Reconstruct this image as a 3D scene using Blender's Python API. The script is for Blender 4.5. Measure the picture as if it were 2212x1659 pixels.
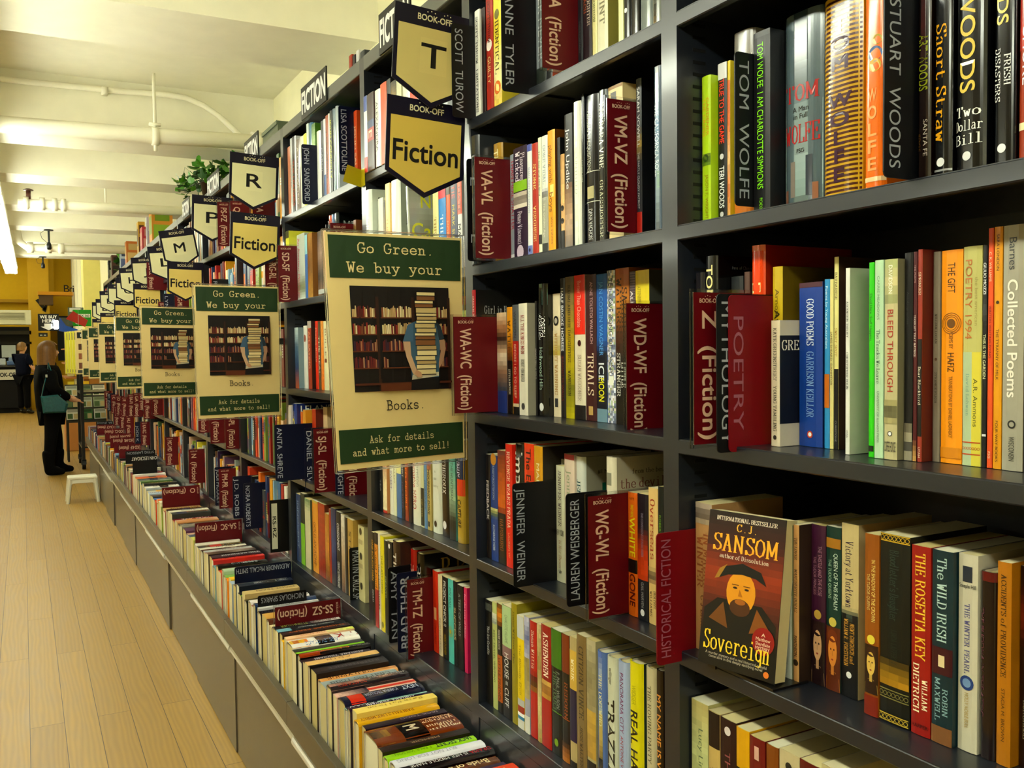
import bpy, math, random
from math import sin, cos, pi, radians
from mathutils import Vector, Matrix

S = bpy.context.scene
COL = bpy.context.collection
for o_ in list(bpy.data.objects):
    bpy.data.objects.remove(o_, do_unlink=True)
random.seed(7)

# ---------------------------------------------------------------- camera, world, exposure
CAM_H = 1.385
YAW, PITCH, ROLL = radians(28.220), radians(2.2663), radians(-0.6809)
fw = Vector((sin(YAW)*cos(PITCH), cos(YAW)*cos(PITCH), -sin(PITCH)))
rt = Vector((cos(YAW), -sin(YAW), 0)); up = rt.cross(fw)
r2 = rt*cos(ROLL) + up*sin(ROLL); u2 = up*cos(ROLL) - rt*sin(ROLL)
cam = bpy.data.objects.new('camera', bpy.data.cameras.new('camera'))
COL.objects.link(cam)
cam.matrix_world = Matrix(((r2.x, u2.x, -fw.x, 0), (r2.y, u2.y, -fw.y, 0), (r2.z, u2.z, -fw.z, CAM_H), (0, 0, 0, 1)))
cam.data.sensor_width = 36.0
cam.data.lens = 1966.3/2212*36.0
cam.data.clip_start = 0.02
cam.data.clip_end = 100
S.camera = cam

W = bpy.data.worlds.new('world'); S.world = W; W.use_nodes = True
W.node_tree.nodes['Background'].inputs[0].default_value = (1.0, 0.95, 0.8, 1)
W.node_tree.nodes['Background'].inputs[1].default_value = 0.01
S.view_settings.view_transform = 'Standard'
S.view_settings.look = 'None'
S.view_settings.gamma = 1.0
S.view_settings.exposure = 1.02
TUBE = 19.0            # emission of the fluorescent tubes

# ---------------------------------------------------------------- colour and materials
def lin(h):
    if not isinstance(h, str): return h
    r = []
    for i in (0, 2, 4):
        c = int(h[i:i+2], 16)/255
        r.append((c/12.92 if c <= .04045 else ((c+.055)/1.055)**2.4)**1.22)
    return tuple(r)

def material(name, rough=.5, spec=.5, metal=0, col=None, noise=0, scale=60, emit=None, trans=0, coat=0, bump=0):
    m = bpy.data.materials.new(name); m.use_nodes = True
    nt = m.node_tree; b = nt.nodes['Principled BSDF']
    b.inputs['Roughness'].default_value = rough
    b.inputs['Specular IOR Level'].default_value = spec
    b.inputs['Metallic'].default_value = metal
    if coat: b.inputs['Coat Weight'].default_value = coat; b.inputs['Coat Roughness'].default_value = .12
    if trans: b.inputs['Transmission Weight'].default_value = trans
    if col is None:
        a = nt.nodes.new('ShaderNodeAttribute'); a.attribute_name = 'Col'; src = a.outputs['Color']
    else:
        a = nt.nodes.new('ShaderNodeRGB'); a.outputs[0].default_value = (*lin(col), 1); src = a.outputs[0]
    if noise or bump:
        tc = nt.nodes.new('ShaderNodeTexCoord')
        n = nt.nodes.new('ShaderNodeTexNoise'); n.inputs['Scale'].default_value = scale; n.inputs['Detail'].default_value = 5
        nt.links.new(tc.outputs['Object'], n.inputs['Vector'])
    if noise:
        mr = nt.nodes.new('ShaderNodeMapRange'); mr.inputs['To Min'].default_value = 1-noise; mr.inputs['To Max'].default_value = 1+noise
        nt.links.new(n.outputs['Fac'], mr.inputs['Value'])
        mx = nt.nodes.new('ShaderNodeVectorMath'); mx.operation = 'SCALE'
        nt.links.new(src, mx.inputs[0]); nt.links.new(mr.outputs[0], mx.inputs['Scale']); src = mx.outputs[0]
    if bump:
        bp = nt.nodes.new('ShaderNodeBump'); bp.inputs['Strength'].default_value = bump; bp.inputs['Distance'].default_value = .002
        nt.links.new(n.outputs['Fac'], bp.inputs['Height']); nt.links.new(bp.outputs[0], b.inputs['Normal'])
    nt.links.new(src, b.inputs['Base Color'])
    if emit:
        nt.links.new(src, b.inputs['Emission Color']); b.inputs['Emission Strength'].default_value = emit
    return m

M = {
 'satin': material('printed_paper_satin', .38, .45, noise=.06, scale=90),
 'gloss': material('printed_jacket_gloss', .16, .6, noise=.05, scale=90),
 'card': material('plastic_card', .40, .28, noise=.05, scale=20),
 'poster': material('poster_paper', .55, .3, noise=.07, scale=14),
 'metal': material('painted_shelf_metal', .36, .5, noise=.08, scale=25, bump=.02, coat=.3),
 'chrome': material('brushed_steel', .33, .6, metal=.4, noise=.05, scale=30),
 'matte': material('matte_surface', .75, .25, noise=.06, scale=12),
 'cloth': material('woven_cloth', .9, .12, noise=.12, scale=60),
 'skin': material('skin', .5, .35, noise=.05, scale=30),
 'hair': material('hair', .45, .4, noise=.3, scale=45),
 'leather': material('shiny_leather', .25, .55, noise=.35, scale=40, bump=.6),
 'plastic': material('moulded_plastic', .4, .4, noise=.04, scale=30),
 'leaf': material('plant_leaf', .4, .4, noise=.25, scale=25),
 'clear': material('clear_sleeve', .08, .5, col='f0f0f0', trans=1.0),
 'tube': material('lit_fluorescent_tube', .4, .2, col='fbfff0', emit=TUBE),
 'lamp': material('lit_sign_panel', .4, .2, emit=4.0),
}
def page_material():
    m = material('page_edges', .8, .15)
    nt = m.node_tree; b = nt.nodes['Principled BSDF']
    tc = nt.nodes.new('ShaderNodeTexCoord'); w = nt.nodes.new('ShaderNodeTexWave')
    w.bands_direction = 'Y'; w.inputs['Scale'].default_value = 260; w.inputs['Distortion'].default_value = 1.5
    nt.links.new(tc.outputs['Object'], w.inputs['Vector'])
    bp = nt.nodes.new('ShaderNodeBump'); bp.inputs['Strength'].default_value = .35; bp.inputs['Distance'].default_value = .001
    nt.links.new(w.outputs['Fac'], bp.inputs['Height']); nt.links.new(bp.outputs[0], b.inputs['Normal'])
    return m
M['pages'] = page_material()

# ---------------------------------------------------------------- mesh builder
class MB:
    def __init__(s): s.v = []; s.f = []; s.c = []; s.m = []; s.ms = []
    def mi(s, k):
        if k not in s.ms: s.ms.append(k)
        return s.ms.index(k)
    def face(s, pts, col, mat):
        n = len(s.v); s.v += [tuple(p) for p in pts]; s.f.append(tuple(range(n, n+len(pts)))); s.c.append(lin(col)); s.m.append(s.mi(mat))
    def mesh(s, vs, fs, col, mat):
        n = len(s.v); s.v += [tuple(p) for p in vs]; c = lin(col); k = s.mi(mat)
        for f in fs: s.f.append(tuple(n+i for i in f)); s.c.append(c); s.m.append(k)
    def box(s, x0, x1, y0, y1, z0, z1, col, mat, bev=0):
        if bev:
            # chamfered box: three stacked rings
            b = bev; rings = []
            for z, d in ((z0, b), (z0+b, 0), (z1-b, 0), (z1, b)):
                rings.append([(x0+d+b*0, y0+d, z), (x1-d, y0+d, z), (x1-d, y1-d, z), (x0+d, y1-d, z)])
            vs = [p for r in rings for p in r]; fs = [(3, 2, 1, 0), (12, 13, 14, 15)]
            for k in range(3):
                for i in range(4):
                    j = (i+1) % 4; fs.append((4*k+i, 4*k+j, 4*k+4+j, 4*k+4+i))
            s.mesh(vs, fs, col, mat); return
        vs = [(x0,y0,z0),(x1,y0,z0),(x1,y1,z0),(x0,y1,z0),(x0,y0,z1),(x1,y0,z1),(x1,y1,z1),(x0,y1,z1)]
        s.mesh(vs, [(3,2,1,0),(4,5,6,7),(0,1,5,4),(1,2,6,5),(2,3,7,6),(3,0,4,7)], col, mat)
    def tube(s, pts, r, col, mat, n=10, caps=True):
        pts = [Vector(p) for p in pts]; vs = []; fs = []
        rs = r if isinstance(r, (list, tuple)) else [r]*len(pts)
        prev = None
        for i, p in enumerate(pts):
            d = (pts[min(i+1, len(pts)-1)] - pts[max(i-1, 0)]).normalized()
            if prev is None:
                a = Vector((0, 0, 1)) if abs(d.z) < .9 else Vector((1, 0, 0))
                e1 = d.cross(a).normalized()
            else:
                e1 = (prev - d*prev.dot(d)).normalized()
            prev = e1; e2 = d.cross(e1)
            for k in range(n):
                t = 2*pi*k/n; vs.append(p + (e1*cos(t) + e2*sin(t))*rs[i])
        for i in range(len(pts)-1):
            for k in range(n):
                fs.append((i*n+k, i*n+(k+1) % n, (i+1)*n+(k+1) % n, (i+1)*n+k))
        if caps: fs.append(tuple(range(n-1, -1, -1))); fs.append(tuple((len(pts)-1)*n+k for k in range(n)))
        s.mesh(vs, fs, col, mat)
    def lathe(s, prof, c, col, mat, n=16):
        vs = []; fs = []
        for r, z in prof:
            for k in range(n): t = 2*pi*k/n; vs.append((c[0]+r*cos(t), c[1]+r*sin(t), c[2]+z))
        for i in range(len(prof)-1):
            for k in range(n): fs.append((i*n+k, i*n+(k+1) % n, (i+1)*n+(k+1) % n, (i+1)*n+k))
        fs.append(tuple(range(n-1, -1, -1))); fs.append(tuple((len(prof)-1)*n+k for k in range(n)))
        s.mesh(vs, fs, col, mat)
    def build(s, name, parent=None, smooth=False, loc=None):
        me = bpy.data.meshes.new(name); me.from_pydata(s.v, [], s.f)
        for k in s.ms: me.materials.append(M[k])
        me.polygons.foreach_set('material_index', s.m)
        at = me.color_attributes.new('Col', 'FLOAT_COLOR', 'CORNER'); buf = []
        for f, c in zip(s.f, s.c): buf += [c[0], c[1], c[2], 1.0]*len(f)
        at.data.foreach_set('color', buf)
        if smooth: me.polygons.foreach_set('use_smooth', [True]*len(s.f))
        me.update()
        o = bpy.data.objects.new(name, me); COL.objects.link(o)
        if parent: o.parent = parent
        if loc: o.location = loc
        return o

def tag(o, label, cat, group=None, kind=None):
    o['label'] = label; o['category'] = cat
    if group: o['group'] = group
    if kind: o['kind'] = kind
    return o
def thing(name, loc, label, cat, group=None):
    o = bpy.data.objects.new(name, None); COL.objects.link(o); o.location = loc; o.empty_display_size = .05
    return tag(o, label, cat, group)
def struct(o): o['kind'] = 'structure'; return o

# ---------------------------------------------------------------- lettering
GL = {}
def glyphs(txt, bold=.008):
    k = (txt, bold)
    if k in GL: return GL[k]
    c = bpy.data.curves.new('lettering', 'FONT'); c.body = txt; c.size = 1; c.resolution_u = 4; c.fill_mode = 'FRONT'
    o = bpy.data.objects.new('lettering', c)
    me = bpy.data.meshes.new_from_object(o)
    vs = [(v.co.x, v.co.y) for v in me.vertices]; fs = [tuple(p.vertices) for p in me.polygons]
    bpy.data.objects.remove(o); bpy.data.curves.remove(c); bpy.data.meshes.remove(me)
    if not vs: GL[k] = ([], [], 0); return GL[k]
    x0 = min(v[0] for v in vs); x1 = max(v[0] for v in vs)
    vs = [(v[0]-x0, v[1]) for v in vs]; w = x1-x0
    if bold > .005:                        # heavier strokes: four slightly shifted copies
        n = len(vs); d = bold; V = []; F = []
        for q, (dx, dy) in enumerate(((0, 0), (2*d, 0), (0, 2*d), (2*d, 2*d))):
            V += [(x+dx, y+dy-d, q) for x, y in vs]; F += [tuple(i+q*n for i in f) for f in fs]
        vs, fs, w = V, F, w+2*d
    GL[k] = (vs, fs, w); return GL[k]
CAP = .69
# stroke letters with slab serifs, for the typewriter lettering of the posters
SL = {
 'G': ['5,7 4,8 2,8 0.6,6 .6,2 2,0 4,0 5.2,1.4 5.2,3.6', '3.6,3.6 5.8,3.6', '5,8 5,6.2'], 'o': ['3,5 1.2,4.2 .7,2.5 1.2,.7 3,0 4.8,.7 5.3,2.5 4.8,4.2 3,5'],
 'r': ['1,5 2.2,5 2.2,0', '.8,0 4,0', '2.2,3.4 3.4,4.8 4.6,5 5.3,4.3'], 'e': ['.8,2.6 5.2,2.6 5,4 3.6,5 2.2,5 .9,3.8 .7,2.2 1.4,.6 3,0 4.4,.2 5.2,1'],
 'n': ['.5,5 1.5,5 1.5,0', '.4,0 2.6,0', '1.5,3.8 2.8,5 4,4.8 4.5,3.8 4.5,0', '3.5,0 5.6,0'], 'W': ['.8,8 1.8,0 3,5.6 4.2,0 5.2,8', '0,8 1.8,8', '4.2,8 6,8'],
 'b': ['.2,8 1.3,8 1.3,0', '1.3,3.8 3,5 4.6,4.4 5.3,2.5 4.6,.6 3,0 1.3,1.2'], 'u': ['.3,5 1.4,5 1.4,1.2 2.4,0 3.4,.1 4.5,1.2', '3.4,5 4.5,5 4.5,0 5.6,0'],
 'y': ['.9,5 3.1,.3', '5.1,5 2.6,-1.6 1.6,-2.2 .6,-2.2', '.2,5 2,5', '4,5 5.8,5'], 'B': ['1.2,8 1.2,0', '.2,8 3.6,8 4.8,7.2 4.8,5.2 3.6,4.3 1.2,4.3', '3.6,4.3 5.3,3.2 5.3,1.2 4,0 .2,0'],
 'k': ['.3,8 1.4,8 1.4,0', '.4,0 2.4,0', '1.4,2 4.6,5', '2.6,3 4.8,0', '3.6,5 5.4,5', '3.8,0 5.7,0'], 's': ['4.9,4 4,5 2,5 1,4.2 1.2,3 4.6,2.2 5.1,1.1 4.2,.1 1.8,0 .9,.9'],
 'A': ['1,0 3,8 5,0', '2,8 3.2,8', '1.7,2.8 4.3,2.8', '0,0 2,0', '4,0 6,0'], 'f': ['5,7.4 4,8 2.8,7.6 2.4,6.4 2.4,0', '.9,5 4.4,5', '.9,0 4,0'],
 'd': ['3.5,8 4.6,8 4.6,0 5.7,0', '4.6,3.8 3,5 1.3,4.4 .7,2.5 1.3,.6 3,0 4.6,1.2'], 't': ['2,7 2,1 3,0 4.4,.1 5,.8', '.7,5 4.5,5'],
 'a': ['1.2,4.4 2.4,5 4,4.8 4.5,3.8 4.5,0 5.6,0', '4.5,2.8 2.2,2.8 .8,1.8 1,.5 2.4,0 4.5,1.2'], 'i': ['1.4,5 3,5 3,0', '1,0 5,0', '3,6.8 3,7.4'], 'l': ['1.6,8 3,8 3,0', '1,0 5,0'],
 'm': ['.1,5 .8,5 .8,0', '.8,4 1.8,5 2.8,4.4 3,3.6 3,0', '3,4 4.2,5 5,4.4 5.2,3.6 5.2,0', '.1,0 1.5,0', '4.6,0 5.9,0'], 'h': ['.3,8 1.4,8 1.4,0', '.4,0 2.4,0', '1.4,3.8 2.8,5 4,4.8 4.5,3.8 4.5,0', '3.5,0 5.6,0'],
 'w': ['.9,5 1.9,0 3,4 4.1,0 5.1,5', '0,5 1.8,5', '4.2,5 6,5'], '.': ['2.8,0 3.2,.3'], '!': ['3,8 3,2.4', '3,0 3,.4'], ' ': [],
}
def slab(txt, wt=.42):
    vs = []; fs = []
    for i, ch in enumerate(txt):
        for pl in SL[ch]:
            P = [tuple(map(float, q.split(','))) for q in pl.split()]
            for (ax, ay), (bx, by) in zip(P, P[1:]):
                d = math.hypot(bx-ax, by-ay) or 1; ux, uy = (bx-ax)/d*wt*.8, (by-ay)/d*wt*.8; nx, ny = -(by-ay)/d*wt, (bx-ax)/d*wt
                n = len(vs); o = i*6.6
                vs += [(ax-ux+nx+o, ay-uy+ny), (ax-ux-nx+o, ay-uy-ny), (bx+ux-nx+o, by+uy-ny), (bx+ux+nx+o, by+uy+ny)]; fs.append((n, n+1, n+2, n+3))
    return [(x/8, y/8, (i//4) % 6*.5) for i, (x, y) in enumerate(vs)], fs, (len(txt)*6.6-.6)/8

SL.update({
 'C': ['5.2,6.2 4.4,7.6 3,8 1.4,7 .6,4 1.4,1 3,0 4.6,.5 5.4,1.8', '5.2,8 5.2,6'], 'D': ['1.2,0 1.2,8', '.2,8 3,8 4.8,7 5.6,4 4.8,1 3,0 .2,0'], 'E': ['1.2,0 1.2,8', '.2,8 5,8 5,6.6', '1.2,4.2 3.8,4.2', '3.8,5 3.8,3.4', '.2,0 5.2,0 5.2,1.6'],
 'F': ['1.2,0 1.2,8', '.2,8 5,8 5,6.6', '1.2,4.2 3.8,4.2', '3.8,5 3.8,3.4', '.2,0 2.4,0'], 'H': ['1.2,0 1.2,8', '4.8,0 4.8,8', '1.2,4.2 4.8,4.2', '.3,0 2.1,0', '.3,8 2.1,8', '3.9,0 5.7,0', '3.9,8 5.7,8'],
 'I': ['1.4,0 1.4,8', '.4,0 2.4,0', '.4,8 2.4,8'], 'J': ['2.4,8 2.4,1.4 1.6,0 .6,.2 .2,1', '1.4,8 3.4,8'], 'K': ['1.2,0 1.2,8', '4.8,8 1.2,3.4', '2.4,5 5.2,0', '.3,0 2.1,0', '.3,8 2.1,8', '3.9,8 5.6,8', '4.3,0 6,0'],
 'L': ['1.2,0 1.2,8', '.3,8 2.3,8', '.2,0 5,0 5,1.8'], 'M': ['1,0 1,8 3.4,1.4 5.8,8 5.8,0', '.2,0 1.9,0', '.2,8 1,8', '5.8,8 6.7,8', '4.9,0 6.7,0'], 'N': ['1,0 1,8 5,0 5,8', '.2,0 1.9,0', '.2,8 1,8', '4.1,8 6,8'],
 'O': ['3,8 1.3,7 .5,4 1.3,1 3,0 4.7,1 5.5,4 4.7,7 3,8'], 'P': ['1.2,0 1.2,8', '.2,8 3.6,8 5,7.2 5.2,5.8 4.8,4.4 3.4,3.8 1.2,3.8', '.2,0 2.4,0'], 'R': ['1.2,0 1.2,8', '.2,8 3.6,8 5,7.2 5,5.2 3.6,4.2 1.2,4.2', '3.2,4.2 5.4,0 6.2,0', '.2,0 2.4,0'],
 'S': ['4.9,6.4 4.4,7.6 3,8 1.5,7.6 1,6.2 1.6,5 4,3.6 5,2.4 4.8,.9 3.2,0 1.6,.4 .8,1.8', '4.9,8 4.9,6.2', '.8,0 .8,1.9'], 'T': ['2.8,0 2.8,8', '.2,6.4 .2,8 5.4,8 5.4,6.4', '1.8,0 3.8,0'], 'U': ['1,8 1,2 1.8,.4 3,0 4.2,.4 5,2 5,8', '.1,8 2,8', '4,8 6,8'],
 'V': ['.6,8 3,0 5.4,8', '-.2,8 1.6,8', '4.4,8 6.2,8'], 'X': ['.8,8 5,0', '5,8 .8,0', '0,8 1.8,8', '4,8 5.8,8', '0,0 1.8,0', '4,0 6,0'], 'Y': ['.6,8 3,4 3,0', '5.4,8 3,4', '-.2,8 1.6,8', '4.4,8 6.2,8', '2,0 4,0'], 'Z': ['.8,6.6 .8,8 5,8 .6,0 5.2,0 5.2,1.5'],
 'c': ['4.9,3.8 4,5 2.2,5 .9,3.6 .9,1.4 2.2,0 4,0 5,1'], 'g': ['4.6,5 4.6,-1.4 3.4,-2.2 1.4,-2', '4.6,3.8 3,5 1.3,4.4 .7,2.5 1.3,.8 3,.2 4.6,1.4'], 'p': ['1.4,5 1.4,-2.2', '.4,5 1.4,5', '1.4,3.8 3,5 4.6,4.4 5.3,2.5 4.6,.6 3,0 1.4,1.2', '.4,-2.2 2.6,-2.2'],
 'v': ['.9,5 3,0 5.1,5', '.2,5 1.8,5', '4.2,5 5.8,5'], 'z': ['.9,4 .9,5 4.8,5 .9,0 5,0 5,1'], "'": ['1,8 .8,6.4'], '-': ['.4,3.4 2.6,3.4'], ',': ['.8,.3 .6,-1'],
})
def serif(txt, wt=.62):
    """book lettering: thick uprights, thin level strokes, small serifs"""
    vs = []; fs = []; o = 0
    for ch in txt:
        mx = 2.2
        for pl in SL[ch]:
            P = [tuple(map(float, q.split(','))) for q in pl.split()]; mx = max([mx]+[p[0] for p in P])
            for (ax, ay), (bx, by) in zip(P, P[1:]):
                d = math.hypot(bx-ax, by-ay) or 1; ux, uy = (bx-ax)/d, (by-ay)/d; w = wt*(.36+.64*abs(uy)**1.5); nx, ny = -uy*w, ux*w*.9; e = wt*.3
                n = len(vs); vs += [(ax-ux*e+nx+o, ay-uy*e+ny), (ax-ux*e-nx+o, ay-uy*e-ny), (bx+ux*e-nx+o, by+uy*e-ny), (bx+ux*e+nx+o, by+uy*e+ny)]; fs.append((n, n+1, n+2, n+3))
        o += mx+.9
    return [(x/8, y/8, (i//4) % 6*.5) for i, (x, y) in enumerate(vs)], fs, (o-.9)/8
SERIFS = set("""SCOTT TUROW|LIMITATIONS|MARY'S DAUGHTER|UMBACH|OR MINT|FOR SORROW|VERGHESE|STONE|GORE VIDAL|Penny Vincenzi|Wicked|Pleasures|BARBARA VINE|GRASSHOPPER|Short Straw|Two|Dollar|Bill|FRESH|DISASTERS|KATE GREENSTREET   YOUNG TAMBLING|GOOD POEMS|GARRISON KEILLOR|ASCENSION THEORY|CHRISTOPHER BOLIN|The Tracks We Leave|Dear Blackbird|David Lehman|WINTER|IN MADRID|C J SANSOM|SANSOM|C. J.|Sovereign|THE LOVER|MARGUERITE DURAS|THE ROSETTA KEY|DIETRICH|WILLIAM|ROBIN|MAXWELL|THE WINTER PEARL|ACCIDENTS of PROVIDENCE|WATERS|SARAH|LITTLE|STRANGER|TRIALS|WITHOUT WARNING|ALL THE KINGS MEN|ROBERT PENN WARREN|NAOMI AND HER DAUGHTERS|WANGERIN|REVENGE WEARS PRADA|THEROUX|ASHENDEN|THE TOUCH|REBORN|CITIZEN VINCE|JESS WALTER|THE ROVING PARTY|ROHAN WILSON|WOUK|THE DOG WHO|Overseas|HAPSBURG|BORGHESE|IDENTICAL|MARGARET|TRUMAN|the devil wears|from the bestselling|Elizabeth|Girl in Hyacinth Blue|SUSAN VREELAND|BRAD|B R A|MICHAEL|JENNIFER WEINER|WOLFE|TOM|THOUGHT THAT NATURE|WILLIAM LOGAN|STRANGE FLESH|Bloodletter's Daughter|LINDA LAFFERTY|The WILD IRISH|Victory at Yorktown|NEWT GINGRICH and|WILLIAM R. FORSTCHEN|BEATRIZ|WILLIAMS|THE GARDEN|Boswell|London|Journal|In Her Shoes|The Ice Cradle|Susan Wittig|Charles Todd|ADRIANA TRIGIANI|RAIN FALLS LIKE MERCY|Rain Falls on|SUSAN WAGGONER|SPRINGER|BARBARESE|SWEET SPOT|GREENS|AFRICA|INTERNATIONAL BESTSELLER|author of Dissolution|Summer|Winter Light|Second Nature|AFTER DARK|THE HARBOUR|THE ORCHARD|THE GLASS LAKE|ZANE GREY|James Wilson  The|TREMAIN|COLD VENGE|GRE|THE CITY""".split('|'))

class Paint:
    """prints flat shapes on a face: fn maps (u right, v up, lift) to a point of the mesh"""
    def __init__(s, mb, fn, mat, curved=False): s.mb = mb; s.fn = fn; s.mat = mat; s.l = 1; s.curved = curved
    def e(s): s.l += 1; return .00025 + .00006*s.l
    def rect(s, u0, u1, v0, v1, col, e=None):
        e = e or s.e(); n = 8 if s.curved else 1
        for i in range(n):
            a = u0+(u1-u0)*i/n; b = u0+(u1-u0)*(i+1)/n
            s.mb.face([s.fn(a, v0, e), s.fn(b, v0, e), s.fn(b, v1, e), s.fn(a, v1, e)], col, s.mat)
    def poly(s, pts, col, e=None):
        e = e or s.e(); s.mb.face([s.fn(u, v, e) for u, v in pts], col, s.mat)
    def disc(s, u, v, ru, rv, col, n=16, e=None):
        s.poly([(u+ru*cos(2*pi*i/n), v+rv*sin(2*pi*i/n)) for i in range(n)], col, e)
    def ring(s, u, v, r, w, col, n=20):
        e = s.e(); 
        for i in range(n):
            a = 2*pi*i/n; b = 2*pi*(i+1)/n
            s.mb.face([s.fn(u+q*cos(t), v+q*sin(t), e) for q, t in ((r, a), (r, b), (r-w, b), (r-w, a))], col, s.mat)
    def text(s, txt, u0, v0, L, h, col, ang=0, bold=.008, fit=(.5, 1.35), align=.5, font=None):
        """run of length L starting at (u0,v0) in direction ang, cap height h, centred across"""
        if not font and txt in SERIFS and all(ch in SL for ch in txt): font = serif
        vs, fs, w = font(txt) if font else glyphs(txt, bold)
        if not vs: return
        cap = 1.0 if font else CAP
        sv = h/cap; nat = w*sv; su = sv*min(max(L/nat, fit[0]), fit[1]); off = (L-w*su)*align
        c, d = cos(ang), sin(ang); e = s.e()
        P = []
        for p in vs:
            a = off+p[0]*su; b = p[1]*sv-h/2; q = e+(p[2]*.00003 if len(p) > 2 else 0)
            P.append(s.fn(u0+a*c-b*d, v0+a*d+b*c, q))
        s.mb.mesh(P, fs, col, s.mat)
    def grid(s, u0, u1, v0, v1, cols, n=14, m=3, jit=.14, seed=0, rand=False):
        rg = random.Random(seed); e = s.e(); C = [lin(c) for c in cols]
        for i in range(n):
            t = (i+.5)/n*(len(C)-1); k = min(int(t), len(C)-2); q = t-k
            for j in range(m):
                if rand: c = rg.choice(C)
                else: c = tuple(C[k][x]*(1-q)+C[k+1][x]*q for x in range(3))
                g = 1+rg.uniform(-jit, jit); c = tuple(x*g for x in c)
                va = v1+(v0-v1)*i/n; vb = v1+(v0-v1)*(i+1)/n; ua = u0+(u1-u0)*j/m; ub = u0+(u1-u0)*(j+1)/m
                s.mb.face([s.fn(ua, vb, e), s.fn(ub, vb, e), s.fn(ub, va, e), s.fn(ua, va, e)], c, s.mat)

# ---------------------------------------------------------------- books
def dark(c, k): c = lin(c); return tuple(x*k for x in c)
def spine_fn(t, H, b):
    def fn(u, v, e): return (b*min(1, abs(2*u/t))**4 - e, -u, v)
    return fn
def book_mesh(mb, pg, t, H, w, hard, base, side=None, page='d8cca0', seed=0):
    """cover into mb, page block into pg; spine towards -x, tail at z=0"""
    b = min(.007, t*.24) if hard else min(.0012, t*.1); c = .0022 if hard else .0006
    c = min(c, t*.12); mat = 'gloss' if hard else 'satin'; side = side or base
    n = 16 if hard else 4
    prof = [(b*abs(2*i/n-1)**4, -t/2+t*i/n) for i in range(n+1)]
    out = [(w, -t/2)]+prof+[(w, t/2)]
    k = (t-2*c)/t
    inn = [(w, -t/2+c)]+[(x+c, y*k) for x, y in prof]+[(w, t/2-c)]
    N = len(out)
    for i in range(N-1):
        col = side if i in (0, N-2) else base
        (x0, y0), (x1, y1) = out[i], out[i+1]
        mb.face([(x0, y0, 0), (x0, y0, H), (x1, y1, H), (x1, y1, 0)], col, mat)
        (p0, q0), (p1, q1) = inn[i], inn[i+1]
        mb.face([(p0, q0, 0), (p1, q1, 0), (p1, q1, H), (p0, q0, H)], dark('e0d8c8', .8), mat)
        for z, f in ((0, 0), (H, 1)):
            q = [(x0, y0, z), (x1, y1, z), (p1, q1, z), (p0, q0, z)]
            mb.face(q if not f else q[::-1], col, mat)
    for (a, d) in ((out[0], inn[0]), (out[-1], inn[-1])):
        mb.face([(a[0], a[1], 0), (d[0], d[1], 0), (d[0], d[1], H), (a[0], a[1], H)], side, mat)
    ins = .003 if hard else .0003
    pg.box(b+c+.0005, w-(.004 if hard else .0002), -t/2+c+.0002, t/2-c-.0002, ins, H-ins, page, 'pages')
    return b
def side_paint(mb, t, mat): return Paint(mb, lambda u, v, e: (u, -t/2-e, v), mat)

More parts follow.
